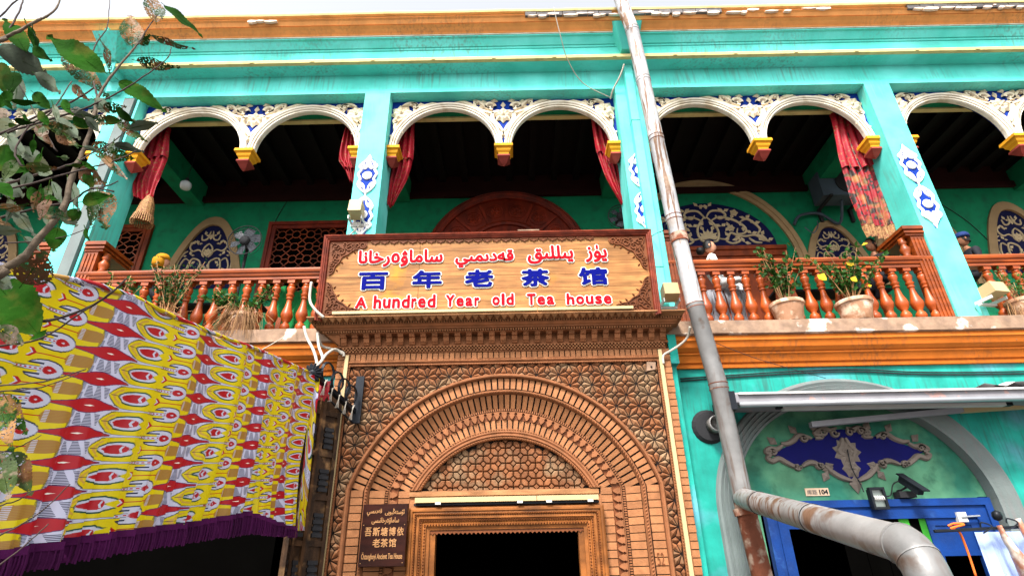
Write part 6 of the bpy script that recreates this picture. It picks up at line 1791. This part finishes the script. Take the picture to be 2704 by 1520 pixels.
# hatched white panel of row B between the diamonds
paint(((U > .945) | (U < .095))*(NB_ < .52-.25*np.abs(((U+.5) % 1)-.52)*6)*(np.floor(V*PHt/5) % 2 == 0)*(np.floor(U*38+V*3) % 3 > 0)*1.0, NAV)
px4 = np.ones((PHt, PWd, 4), dtype=np.float32); px4[..., :3] = img
pim = bpy.data.images.new('ikat_print', PWd, PHt, float_buffer=False)
srgb = np.where(px4[..., :3] <= .0031308, px4[..., :3]*12.92, 1.055*np.power(px4[..., :3], 1/2.4)-.055)
px4[..., :3] = srgb
pim.pixels.foreach_set(px4.ravel()); pim.pack()
m = mat('ikat_cloth', (.9, .9, .9), rough=.38, var=.03, bump=0, spec=.35, translucent=.10)
n_ = m.node_tree.nodes; tx = n_.new('ShaderNodeTexImage'); tx.image = pim; tx.extension = 'REPEAT'
for l in list(m.node_tree.links):
    if l.to_node.type == 'MIX' and l.from_socket.type != 'RGBA': pass
mixn = [x for x in n_ if x.type == 'MIX'][-1]
m.node_tree.links.new(tx.outputs[0], mixn.inputs[6])
MT['ikat_cloth'] = m
XA = -2.42
TOP = [(-2.420,-1.401,3.816), (-2.420,-3.023,3.535), (-2.420,-3.608,3.409), (-2.420,-4.387,3.273), (-2.420,-4.776,3.222), (-2.420,-5.113,3.137), (-2.420,-5.497,2.998)]
TOP = [(p[1], p[2]) for p in TOP]+[(-6.6, 2.85)]
BOT = [(-2.420,-1.347,2.098), (-2.420,-2.569,2.156), (-2.420,-3.356,2.011), (-2.420,-4.264,1.883), (-2.420,-5.091,1.744)]
BOT = [(p[1], p[2]) for p in BOT]+[(-6.6, 1.52)]
FRB = [(-2.420,-1.345,2.012), (-2.420,-2.487,1.978), (-2.420,-3.293,1.876), (-2.420,-4.208,1.764), (-2.420,-5.039,1.636)]
FRB = [(p[1], p[2]) for p in FRB]+[(-6.6, 1.38)]
def itp(P, y):
    ys = [p[0] for p in P][::-1]; zs2 = [p[1] for p in P][::-1]
    return float(np.interp(y, ys, zs2))
cl = thing('printed_cloth', 'yellow red and white ikat cloth hung as a stall curtain with purple fringe', 'cloth', (XA, -3.5, 0))
g = G(); NU, NV = 150, 60; uvs = []
yA, yB = BOT[0][0]-.0, -6.6
def cx_at(y, v):
    w1 = .018*sin(y*9+v*2.2)+.012*sin(y*23+v*5)*(.3+v)
    hem = .030*v**3*sin(y*58+2*sin(y*7))+.018*v**2*sin(y*31)
    folds = (.3+v)*.010*sin(y*17+v*1.5)+.03*math.exp(-((y+2.1-.3*v)/.10)**2)-.03*math.exp(-((y+3.6-.2*v)/.14)**2)+.03*math.exp(-((y+2.75)/.07)**2)
    sag = .06*sin(v*pi)*sin(y*1.3)
    return XA+w1+hem+folds+sag
for i in range(NU+1):
    y = yA+(yB-yA)*(i/NU)**.9
    zt_, zb2 = itp(TOP, y), itp(BOT, y)
    for j in range(NV+1):
        v = j/NV
        z = zt_+(zb2-zt_)*v
        g.v.append((cx_at(y, v), y+(.05*(1-v) if i == 0 else 0), z)); uvs.append(((y+4.86+(z-2.4)*-.10)/1.0, (z-2.20-(y+4.8)*.17)/.157))
for i in range(NU):
    for j in range(NV):
        a = i*(NV+1)+j; g.f.append((a, a+NV+1, a+NV+2, a+1)); g.m.append(0)
me = mesh('sheet', g, 'ikat_cloth', smooth=True)
ul = me.uv_layers.new(name='UVMap')
li = np.zeros(len(me.loops), dtype=np.int32); me.loops.foreach_get('vertex_index', li)
ul.data.foreach_set('uv', np.array(uvs, dtype=np.float32)[li].ravel())
put('sheet', me, cl)
# rolled edge along the rope, and the strip wrapped round the end pole
g = G(); P_ = [(XA-.005, y, itp(TOP, y)+.012) for y in np.linspace(-1.55, -5.4, 30)]
me = mesh('rolled_edge', g.tube(P_, .016, 8), 'ikat_cloth', smooth=True)
ul = me.uv_layers.new(name='UVMap')
for l in me.loops:
    v = me.vertices[l.vertex_index].co; ul.data[l.index].uv = (v.y*1.0+.2, v.z*6)
put('rolled_edge', me, cl)
p0, p1 = (-2.431,-1.280,3.807), (-2.366,-1.280,2.087)
g = G().tube([p0, lerp(p0, p1, .3), lerp(p0, p1, .7), p1], .045, 10)
me = mesh('wrapped_pole', g, 'ikat_cloth', smooth=True); ul = me.uv_layers.new(name='UVMap')
for l in me.loops:
    v = me.vertices[l.vertex_index].co; ul.data[l.index].uv = (v.z*1.3+v.x*4, v.x*9+v.z*.5+.5)
put('wrapped_pole', me, cl)
g = G(); a = (-2.445,-1.200,3.833); b = (-2.313,-1.000,3.895)
for i in range(26):
    x = a[0]+(b[0]-a[0])*i/25; g.tube([(x, -1.1, a[2]+.0), (x+random.uniform(-.02, .02), -1.12, a[2]-.12), (x+random.uniform(-.02, .02), -1.12, a[2]-.18-random.uniform(0, .08))], .010, 4)
B('red_fringe', g, 'curtain_red', cl)
# purple braid and knotted fringe
g = G(); n = 160
ys = [yA-.02+(yB-yA)*(i/n) for i in range(n+1)]
for y in ys:
    zb2 = itp(BOT, y); g.v += [(cx_at(y, 1)+.015, y, zb2+.012), (cx_at(y, 1)+.018, y, zb2-.028)]
for i in range(n): g.f.append((2*i, 2*i+2, 2*i+3, 2*i+1)); g.m.append(0)
B('braid', g, 'fringe', cl)
g = G(); st_ = .0125; y = yA-.03
while y > -6.2:
    zb2, zf = itp(BOT, y)-.026, itp(FRB, y)
    x = cx_at(y, 1)+.014; s_ = random.uniform(-.012, .012)
    s_ *= .4
    g.tube([(x, y, zb2), (x+.004, y+s_*.5, (zb2+zf)/2), (x+random.uniform(-.004, .004), y+s_, zf+random.uniform(-.004, .004))], [.004, .005, .006], 3, cap=False)
    y -= st_
g2 = G(); g2.v = []
for i in range(n+1):
    y = ys[i]; g2.v += [(cx_at(y, 1)+.004, y, itp(BOT, y)-.02), (cx_at(y, 1)+.004, y, itp(FRB, y)+.008)]
for i in range(n): g2.f.append((2*i, 2*i+2, 2*i+3, 2*i+1)); g2.m.append(0)
g.add(g2.v, g2.f)
B('fringe', g, 'fringe', cl, kind='stuff')
for k, (a, b) in enumerate((((-2.697,-2.500,3.779), (-2.659,-2.500,3.662)), ((-2.672,-2.000,3.800), (-2.623,-2.000,3.688)))):
    pass
# dark stall behind the cloth

# ================================================================== POTTED PLANTS ON THE LEDGE
def leafquad(g, p, d, n_, L_, W_2, m=0):
    """small folded pointed leaf at p growing along d with normal n_"""
    d = d.normalized(); s_ = d.cross(n_)
    if s_.length < 1e-4: s_ = d.cross(Vector((1, .2, .1)))
    s_.normalize(); u = s_.cross(d)
    P = Vector(p)
    g.add([tuple(P), tuple(P+d*L_*.4+s_*W_2+u*W_2*.35), tuple(P+d*L_*.8+s_*W_2*.55+u*W_2*.15), tuple(P+d*L_), tuple(P+d*L_*.8-s_*W_2*.55+u*W_2*.15), tuple(P+d*L_*.4-s_*W_2+u*W_2*.35)],
          [(0, 1, 2, 3), (0, 3, 4, 5)], m)
def rv(): return Vector((random.gauss(0, 1), random.gauss(0, 1), random.gauss(0, 1))).normalized()
def plant(x, y, w, hh, label, stems, nleaf, size, dry=0, yellow=0, spread=.25, up=.8, pot=True, zt=None, droop=0.):
    t = thing('potted_plant', label, 'potted plant', (x, y, ZL), 'potted plants on the balcony ledge')
    z0 = ZL+.005
    if pot:
        r = w/2
        B('pot', G().lathe((x, y, z0), [(r*.72, 0), (r*.74, .02), (r*.90, hh*.72), (r*.92, hh*.80), (r*1.0, hh*.83), (r*1.02, hh*.95), (r*.99, hh), (r*.88, hh), (r*.86, hh*.9)], 22), 'pot_clay', t, auto=35)
        B('soil', G().lathe((x, y, z0+hh*.86), [(r*.86, 0), (r*.5, .02), (.01, .025)], 14), 'soil', t)
    zb0 = z0+hh*.85
    gs, gl = G(), G()
    tips = []
    for i in range(stems):
        A_ = random.uniform(0, 2*pi); sp = random.uniform(.2, 1)*spread
        H_ = up*random.uniform(.65, 1.05)
        P_ = []; bx_, by_ = x+cos(A_)*.04, y+sin(A_)*.04
        for k in range(7):
            q = k/6
            P_.append((bx_+cos(A_)*sp*q**1.3+random.gauss(0, .012), by_+sin(A_)*sp*.5*q**1.3-.02*q, zb0+H_*q-droop*q*q*H_+random.gauss(0, .01)))
        gs.tube(P_, [.011*(1-.7*k/6) for k in range(7)], 5)
        tips.append(P_)
    for i in range(nleaf):
        P_ = random.choice(tips); k = random.uniform(2.0, 6) if not droop else random.uniform(1, 6)
        a = Vector(P_[int(k)]); b = Vector(P_[min(int(k)+1, 6)]); c = a+(b-a)*(k % 1)+rv()*random.uniform(.0, .10)
        d = rv()+Vector((0, -.3, .1-droop)); s_ = size*random.uniform(.6, 1.3)
        leafquad(gl, c, d, Vector((0, -1, .6))+rv()*.9, s_, s_*.38, 1 if random.random() < yellow else 0)
    B('stems', gs, 'dry_stalk', t, smooth=True)
    B('foliage', gl, ['plant_green', 'plant_yellow'], t)
    if dry:
        gd = G()
        for i in range(dry):
            A_ = random.uniform(0, 2*pi); r0 = random.uniform(.02, w*.5); L_ = random.uniform(.15, .42)
            p = Vector((x+cos(A_)*r0, y+sin(A_)*r0-.02, zb0+random.uniform(-.02, .1)))
            d = Vector((cos(A_)*random.uniform(.2, 1), -.3-abs(sin(A_))*.4, random.uniform(-.5, 1.0)))
            P_ = [tuple(p+d*L_*q+Vector((0, 0, -L_*q*q*random.uniform(.5, 1.6))) + rv()*.012) for q in (0, .3, .6, 1)]
            gd.tube(P_, .0035, 3)
        B('dry_stalks', gd, 'dry_stalk', t)
    return t
p1_, p1b = (3.925,-0.120,5.337), (4.428,-0.120,5.327)
plant((p1_[0]+p1b[0])/2, -.13, p1b[0]-p1_[0], .33, 'leggy green plant in a grey clay pot, left one of the two right pots', 11, 300, .078, spread=.42, up=1.02)
p2_, p2b = (4.934,-0.120,5.329), (5.460,-0.120,5.317)
plant((p2_[0]+p2b[0])/2, -.13, p2b[0]-p2_[0], .33, 'bushy green plant with yellow leaves in the clay pot beside the rightmost pillar', 16, 560, .074, yellow=.02, spread=.68, up=.90)
for (fx_, s_) in (((4.742,-0.300,5.586), .12), ((5.213,-0.300,5.536), .09), ((5.215,-0.250,5.815), .10)):
    pass
q1 = (-4.100,-0.120,5.296)
plant(q1[0], -.14, .40, .30, 'overgrown pot of dry hanging stalks and green weeds left of the sign', 12, 420, .07, dry=330, spread=.55, up=.45)
q1 = (-5.273,-0.120,5.321)
plant(q1[0], -.13, .48, .32, 'small leaved shrub in a clay pot partly behind the printed cloth', 18, 700, .045, dry=60, spread=.50, up=.95)
q1 = (-6.138,-0.120,6.000)
plant(q1[0], -.12, .36, .28, 'weedy plant at the left end of the balustrade above the printed cloth', 8, 200, .06, dry=30, spread=.30, up=.85)
q1 = (7.733,-0.120,5.173)
plant(q1[0], -.13, .42, .30, 'dark twiggy plant at the right edge of the picture', 12, 200, .05, dry=80, spread=.4, up=.6)
a = (4.187,0.000,5.977)
# yellow heart leaves of the second plant
tY = [o for o in sc.objects if o.name.startswith('potted_plant')][1]
for P_, s_ in (((4.716,-0.320,5.569), .15), ((5.188,-0.320,5.526), .11), ((5.222,-0.300,5.807), .13)):
    g = G(); leafquad(g, (P_[0]-s_*.4, P_[1], P_[2]+s_*.3), Vector((.7, -.2, -.7)), Vector((0, -1, .2)), s_, s_*.55)
    B('yellow_leaf', g, 'plant_yellow', tY)

# ================================================================== TREE IN THE FOREGROUND
tree = thing('street_tree', 'tree branch with insect eaten leaves hanging in front of the facade at the left edge', 'tree', (-3.4, -6.2, 0))
BY = -6.35
def limb(pts, r0, r1, name='twig', m='twig', y=BY, dy=0.):
    """pts in facade XZ taken on the plane Y=y"""
    n = len(pts)
    P_ = smooth_path(pts, 5); k = len(P_)
    rr = [(r0+(r1-r0)*i/(k-1))*(1+.18*(i % 5 == 0)) for i in range(k)]
    P_ = [(p[0]+random.gauss(0, .001), p[1]+dy*i/(k-1), p[2]+random.gauss(0, .001)) for i, p in enumerate(P_)]
    return B(name, G().tube(P_, rr, 7), m, tree, smooth=True)
st0 = (-1.757,-6.350,2.475)
trunk = G().tube([(-3.4, -6.2, 0), (-3.38, -6.22, .9), (-3.30, -6.2, 1.6), (-3.2, -6.25, 2.4), (-3.25, -6.2, 3.6)], [.13, .11, .10, .085, .06], 12)
B('trunk', trunk, 'bark', tree, smooth=True)
limb([(-3.30, -6.2, 1.6), (-2.6, -6.3, 1.9), st0, (-1.707,-6.350,2.538), (-1.650,-6.350,2.587), (-1.624,-6.350,2.657), (-1.582,-6.350,2.783), (-1.595,-6.350,2.920), (-1.596,-6.350,2.988), (-1.594,-6.350,3.080), (-1.610,-6.350,3.232), (-1.623,-6.350,3.298), (-1.610,-6.350,3.425), (-1.562,-6.350,3.581), (-1.552,-6.350,3.619)], .016, .0028, 'branch', 'bark')
limb([(-3.25, -6.2, 3.4), (-2.263,-6.300,3.689), (-2.211,-6.300,3.723), (-2.149,-6.300,3.776), (-2.089,-6.300,3.844), (-2.060,-6.300,3.865), (-2.034,-6.300,3.928), (-2.044,-6.300,4.006)], .010, .003, 'branch', 'bark')
limb([(-2.356,-6.250,3.900), (-2.328,-6.250,3.964), (-2.311,-6.250,4.034), (-2.283,-6.250,4.077)], .004, .003)
limb([(-2.265,-6.250,3.822), (-2.259,-6.250,3.910), (-2.263,-6.250,4.001), (-2.281,-6.250,4.082)], .0045, .003)
limb([(-2.048,-6.300,3.154), (-2.000,-6.300,3.183), (-1.863,-6.300,3.290), (-1.773,-6.300,3.350), (-1.708,-6.300,3.421)], .0055, .003)
limb([(-1.857,-6.400,3.097), (-1.807,-6.400,3.121), (-1.631,-6.400,3.197), (-1.566,-6.400,3.238), (-1.487,-6.400,3.305), (-1.399,-6.400,3.409), (-1.359,-6.400,3.480), (-1.362,-6.400,3.534)], .0045, .0015)
limb([(-1.890,-6.300,2.763), (-1.845,-6.300,2.786), (-1.714,-6.300,2.829), (-1.612,-6.300,2.851), (-1.553,-6.300,2.909), (-1.464,-6.300,2.893)], .005, .003)
limb([(-1.553,-6.300,2.909), (-1.496,-6.300,2.921), (-1.465,-6.300,2.942)], .003, .002)
limb([(-1.952,-6.300,2.915), (-1.867,-6.300,2.944), (-1.752,-6.300,2.991), (-1.652,-6.300,3.030)], .006, .004)
limb([(-1.820,-6.400,2.829), (-1.714,-6.400,2.849), (-1.532,-6.400,2.913), (-1.425,-6.400,2.951), (-1.352,-6.400,2.998)], .004, .002)
limb([(-1.783,-6.300,2.678), (-1.680,-6.300,2.682), (-1.583,-6.300,2.700), (-1.488,-6.300,2.744)], .003, .0012)
limb([(-1.938,-6.100,2.465), (-1.884,-6.100,2.470), (-1.741,-6.100,2.479), (-1.615,-6.100,2.540), (-1.567,-6.100,2.601), (-1.545,-6.100,2.659), (-1.544,-6.100,2.689)], .0065, .003, dy=.1)
limb([(-1.893,-6.100,2.354), (-1.845,-6.100,2.371), (-1.711,-6.100,2.395), (-1.570,-6.100,2.516), (-1.498,-6.100,2.587)], .0045, .002)
limb([(-1.839,-6.100,2.220), (-1.787,-6.100,2.223), (-1.640,-6.100,2.233), (-1.506,-6.100,2.275)], .0035, .002)
limb([(-1.782,-6.150,2.182), (-1.731,-6.150,2.184), (-1.596,-6.150,2.197), (-1.483,-6.150,2.244)], .003, .0015)
limb([(-1.639,-6.100,1.723), (-1.600,-6.100,1.742), (-1.499,-6.100,1.804), (-1.433,-6.100,1.889)], .003, .0015)
limb([(-1.605,-6.100,1.639), (-1.567,-6.100,1.659), (-1.509,-6.100,1.713), (-1.461,-6.100,1.769)], .0025, .0015)
limb([(-1.727,-6.100,1.974), (-1.697,-6.100,1.992), (-1.631,-6.100,2.015), (-1.580,-6.100,2.048)], .003, .0012)
limb([(-1.664,-6.100,1.816), (-1.633,-6.100,1.827), (-1.579,-6.100,1.845), (-1.542,-6.100,1.870)], .003, .0012)
limb([(-1.816,-6.300,3.999), (-1.788,-6.300,3.895), (-1.764,-6.300,3.783), (-1.778,-6.300,3.699), (-1.780,-6.300,3.572)], .0012, .003)
limb([(-1.563,-6.300,3.864), (-1.581,-6.300,3.785), (-1.592,-6.300,3.706), (-1.598,-6.300,3.675)], .002, .003)
limb([(-1.596,-6.350,2.988), (-1.562,-6.350,3.033), (-1.504,-6.350,3.077), (-1.438,-6.350,3.169), (-1.343,-6.350,3.225)], .003, .0012)
limb([(-1.741,-6.400,2.935), (-1.794,-6.400,3.006), (-1.786,-6.400,3.132), (-1.734,-6.400,3.187), (-1.704,-6.400,3.353)], .004, .002)
limb([(-1.744,-6.300,3.089), (-1.852,-6.300,3.226), (-1.997,-6.300,3.414), (-2.110,-6.300,3.547)], .003, .0015)
limb([(-1.638,-6.330,3.316), (-1.665,-6.330,3.374), (-1.688,-6.330,3.427)], .004, .003)
def leaf(b, t, w, m, roll=0., curl=.12, fold=.25, serr=True, wave=.04):
    """toothed leaf from base b to tip t, width w in metres"""
    b, t = Vector(b), Vector(t); ax = t-b; L_ = ax.length; ax.normalize()
    view = (Vector((0, -8, 1.6))-(b+t)/2).normalized()
    s_ = ax.cross(view).normalized(); nn = s_.cross(ax)
    R2 = Matrix.Rotation(roll, 3, ax); s_ = R2 @ s_; nn = R2 @ nn
    g = G(); N = 30
    ph = random.uniform(0, 6)
    rows = []
    for i in range(N+1):
        u = i/N
        hw = w/2*(sin(pi*min(1, u*1.08)**.78)**.8 if u < .925 else (1-u)/.075*.42)
        hw = max(hw, .0006)
        if serr and 1 < i < N: hw *= 1+(.07 if i % 2 else -.03)
        c = b+ax*(L_*u)+nn*(-curl*L_*(u-.35)**2+wave*L_*.3*sin(u*9+ph))
        for q in (-1, -.5, 0, .5, 1):
            e_ = nn*(abs(q)*hw*fold+wave*L_*.35*abs(q)*sin(u*14+q*3+ph))
            g.v.append(tuple(c+s_*hw*q+e_))
    for i in range(N):
        for j in range(4):
            a = i*5+j; g.f.append((a, a+1, a+6, a+5)); g.m.append(0)
    g.tube([tuple(b-ax*.02), tuple(b), tuple(b+ax*L_*.5+nn*(-curl*L_*.02)), tuple(b+ax*L_*.9+nn*(-curl*L_*.30))], [.0014, .0012, .0008, .0003], 4, m=1)
    return B('leaf', g, [m, 'leaf'], tree, smooth=True)
K = 1.0/690                                    # metres per photo pixel at the leaves
LV = [
 ((-1.643,-6.350,3.458), (-1.976,-6.350,3.700), 66, 'leaf', .2), ((-1.926,-6.280,3.645), (-1.658,-6.280,3.400), 56, 'chewed_leaf', -.3),
 ((-1.556,-6.300,3.819), (-1.634,-6.300,4.020), 58, 'chewed_leaf', .2), ((-1.553,-6.300,3.934), (-1.332,-6.300,3.730), 26, 'leaf', -.6),
 ((-1.617,-6.300,3.666), (-1.686,-6.300,3.877), 62, 'chewed_leaf', .1), ((-1.651,-6.250,3.751), (-1.603,-6.250,3.799), 40, 'chewed_leaf', .3), ((-1.555,-6.300,3.729), (-1.344,-6.300,3.631), 24, 'dry_leaf', .5),
 ((-1.576,-6.300,3.578), (-1.383,-6.300,3.528), 36, 'chewed_leaf', .4), ((-1.667,-6.300,3.509), (-1.779,-6.300,3.756), 28, 'chewed_leaf', .9),
 ((-1.617,-6.300,3.464), (-1.377,-6.300,3.290), 44, 'leaf', -.4), ((-2.334,-6.200,3.785), (-2.010,-6.200,3.609), 76, 'leaf', pi+.3),
 ((-2.036,-6.300,3.659), (-2.150,-6.300,3.870), 26, 'leaf', .8), ((-2.022,-6.300,3.647), (-2.103,-6.300,3.824), 20, 'leaf', 1.0), ((-2.132,-6.250,3.709), (-2.327,-6.250,3.951), 52, 'leaf', .3), ((-1.991,-6.350,3.610), (-1.885,-6.350,3.529), 30, 'leaf', .2),
 ((-1.982,-6.300,3.511), (-1.824,-6.300,3.393), 42, 'leaf', pi+.5), ((-2.045,-6.300,3.501), (-1.995,-6.300,3.306), 40, 'leaf', pi-.2), ((-2.164,-6.300,3.583), (-2.044,-6.300,3.384), 52, 'leaf', .3), ((-2.012,-6.350,3.468), (-1.979,-6.350,3.341), 44, 'leaf', .6),
 ((-1.949,-6.300,3.402), (-1.842,-6.300,3.306), 34, 'leaf', .3), ((-1.803,-6.300,3.441), (-1.710,-6.300,3.356), 26, 'dry_leaf', .6), ((-1.586,-6.400,3.260), (-1.501,-6.400,3.181), 30, 'leaf', pi+.3),
 ((-1.557,-6.300,3.235), (-1.411,-6.300,3.130), 26, 'dry_leaf', .3), ((-1.619,-6.300,3.109), (-1.440,-6.300,3.045), 52, 'chewed_leaf', .3), ((-1.489,-6.350,3.073), (-1.359,-6.350,3.037), 26, 'leaf', pi+.5), ((-1.549,-6.300,3.048), (-1.425,-6.300,2.944), 20, 'dry_leaf', pi+.3),
 ((-1.630,-6.300,2.999), (-1.504,-6.300,2.925), 46, 'dry_leaf', .2), ((-1.507,-6.300,3.253), (-1.435,-6.300,3.187), 10, 'leaf', pi+.9),
 ((-1.903,-6.300,3.116), (-1.726,-6.300,2.994), 38, 'leaf', pi+.3), ((-1.984,-6.250,2.992), (-1.838,-6.250,2.914), 48, 'leaf', pi+.2), ((-1.846,-6.300,2.868), (-1.681,-6.300,2.688), 32, 'leaf', pi-.3), ((-1.711,-6.300,2.944), (-1.633,-6.300,2.831), 22, 'leaf', pi+.6),
 ((-1.794,-6.300,2.915), (-1.696,-6.300,2.837), 30, 'leaf', .4), ((-1.522,-6.300,2.901), (-1.448,-6.300,2.733), 66, 'chewed_leaf', .2), ((-1.539,-6.320,2.890), (-1.466,-6.320,2.764), 22, 'leaf', pi+.5), ((-1.621,-6.300,2.740), (-1.602,-6.300,2.640), 44, 'leaf', .2),
 ((-1.760,-6.200,2.569), (-1.723,-6.200,2.705), 86, 'dry_leaf', .2), ((-1.729,-6.300,2.702), (-1.641,-6.300,2.643), 20, 'leaf', pi+.6), ((-1.864,-6.200,2.592), (-1.787,-6.200,2.549), 34, 'leaf', pi+.2), ((-2.046,-6.250,3.143), (-1.876,-6.250,3.032), 72, 'leaf', .2),
 ((-1.961,-6.100,2.630), (-1.708,-6.100,2.398), 118, 'leaf', .1), ((-1.836,-6.150,2.424), (-1.709,-6.150,2.349), 42, 'dry_leaf', pi+.3), ((-1.758,-6.100,2.188), (-1.637,-6.100,2.051), 44, 'chewed_leaf', .3), ((-1.656,-6.100,1.995), (-1.548,-6.100,1.858), 46, 'dry_leaf', .1),
 ((-1.662,-6.150,1.988), (-1.563,-6.150,1.837), 48, 'dry_leaf', pi+.2), ((-1.730,-6.150,2.163), (-1.618,-6.150,1.987), 44, 'chewed_leaf', .3),
 ((-1.820,-6.300,3.265), (-1.656,-6.300,3.140), 34, 'leaf', pi+.3), ((-2.051,-6.300,3.291), (-1.931,-6.300,3.135), 46, 'leaf', pi+.1), ((-1.657,-6.300,2.960), (-1.561,-6.300,2.804), 26, 'leaf', pi+.5), ((-1.629,-6.300,2.814), (-1.549,-6.300,2.739), 34, 'leaf', pi+.1), ((-1.590,-6.300,2.822), (-1.561,-6.300,2.755), 30, 'leaf', .2),
 ((-1.601,-6.300,2.986), (-1.546,-6.300,2.905), 24, 'leaf', .2), ((-1.688,-6.300,2.807), (-1.644,-6.300,2.741), 24, 'leaf', pi+.5), ((-1.785,-6.300,3.186), (-1.673,-6.300,3.116), 34, 'dry_leaf', .3), ((-1.689,-6.350,3.205), (-1.589,-6.350,3.164), 30, 'leaf', .3), ((-1.819,-6.350,3.179), (-1.724,-6.350,3.074), 26, 'dry_leaf', .2),
 ((-1.908,-6.350,3.125), (-1.794,-6.350,3.012), 30, 'leaf', pi+.4), ((-1.632,-6.350,3.302), (-1.542,-6.350,3.250), 22, 'leaf', pi+.4), ((-1.764,-6.350,2.950), (-1.756,-6.350,2.873), 26, 'leaf', pi+.4),
]
for b, t, w, m, r in LV:
    leaf(b, t, w*K, m, r+random.uniform(-.15, .15))
LA, LB = (-1.937,-6.400,3.230), (-1.371,-6.400,2.640)
for i in range(85):
    x = random.uniform(LA[0]-.02, LB[0]); z = random.uniform(LB[2], LA[2])
    if (x-LA[0])/(LB[0]-LA[0]) > .75 and z > LA[2]-.10: continue
    A_ = random.uniform(-1.9, .2); L_ = random.uniform(.05, .115)
    b = (x, -6.45+random.uniform(-.1, .06), z)
    leaf(b, (x+cos(A_)*L_, b[1]+random.uniform(-.02, .02), z+sin(A_)*L_), L_*random.uniform(.28, .45), random.choice(['leaf', 'leaf', 'leaf', 'dry_leaf', 'chewed_leaf']), random.choice([0, 0, pi, .4])+random.uniform(-.6, .6))
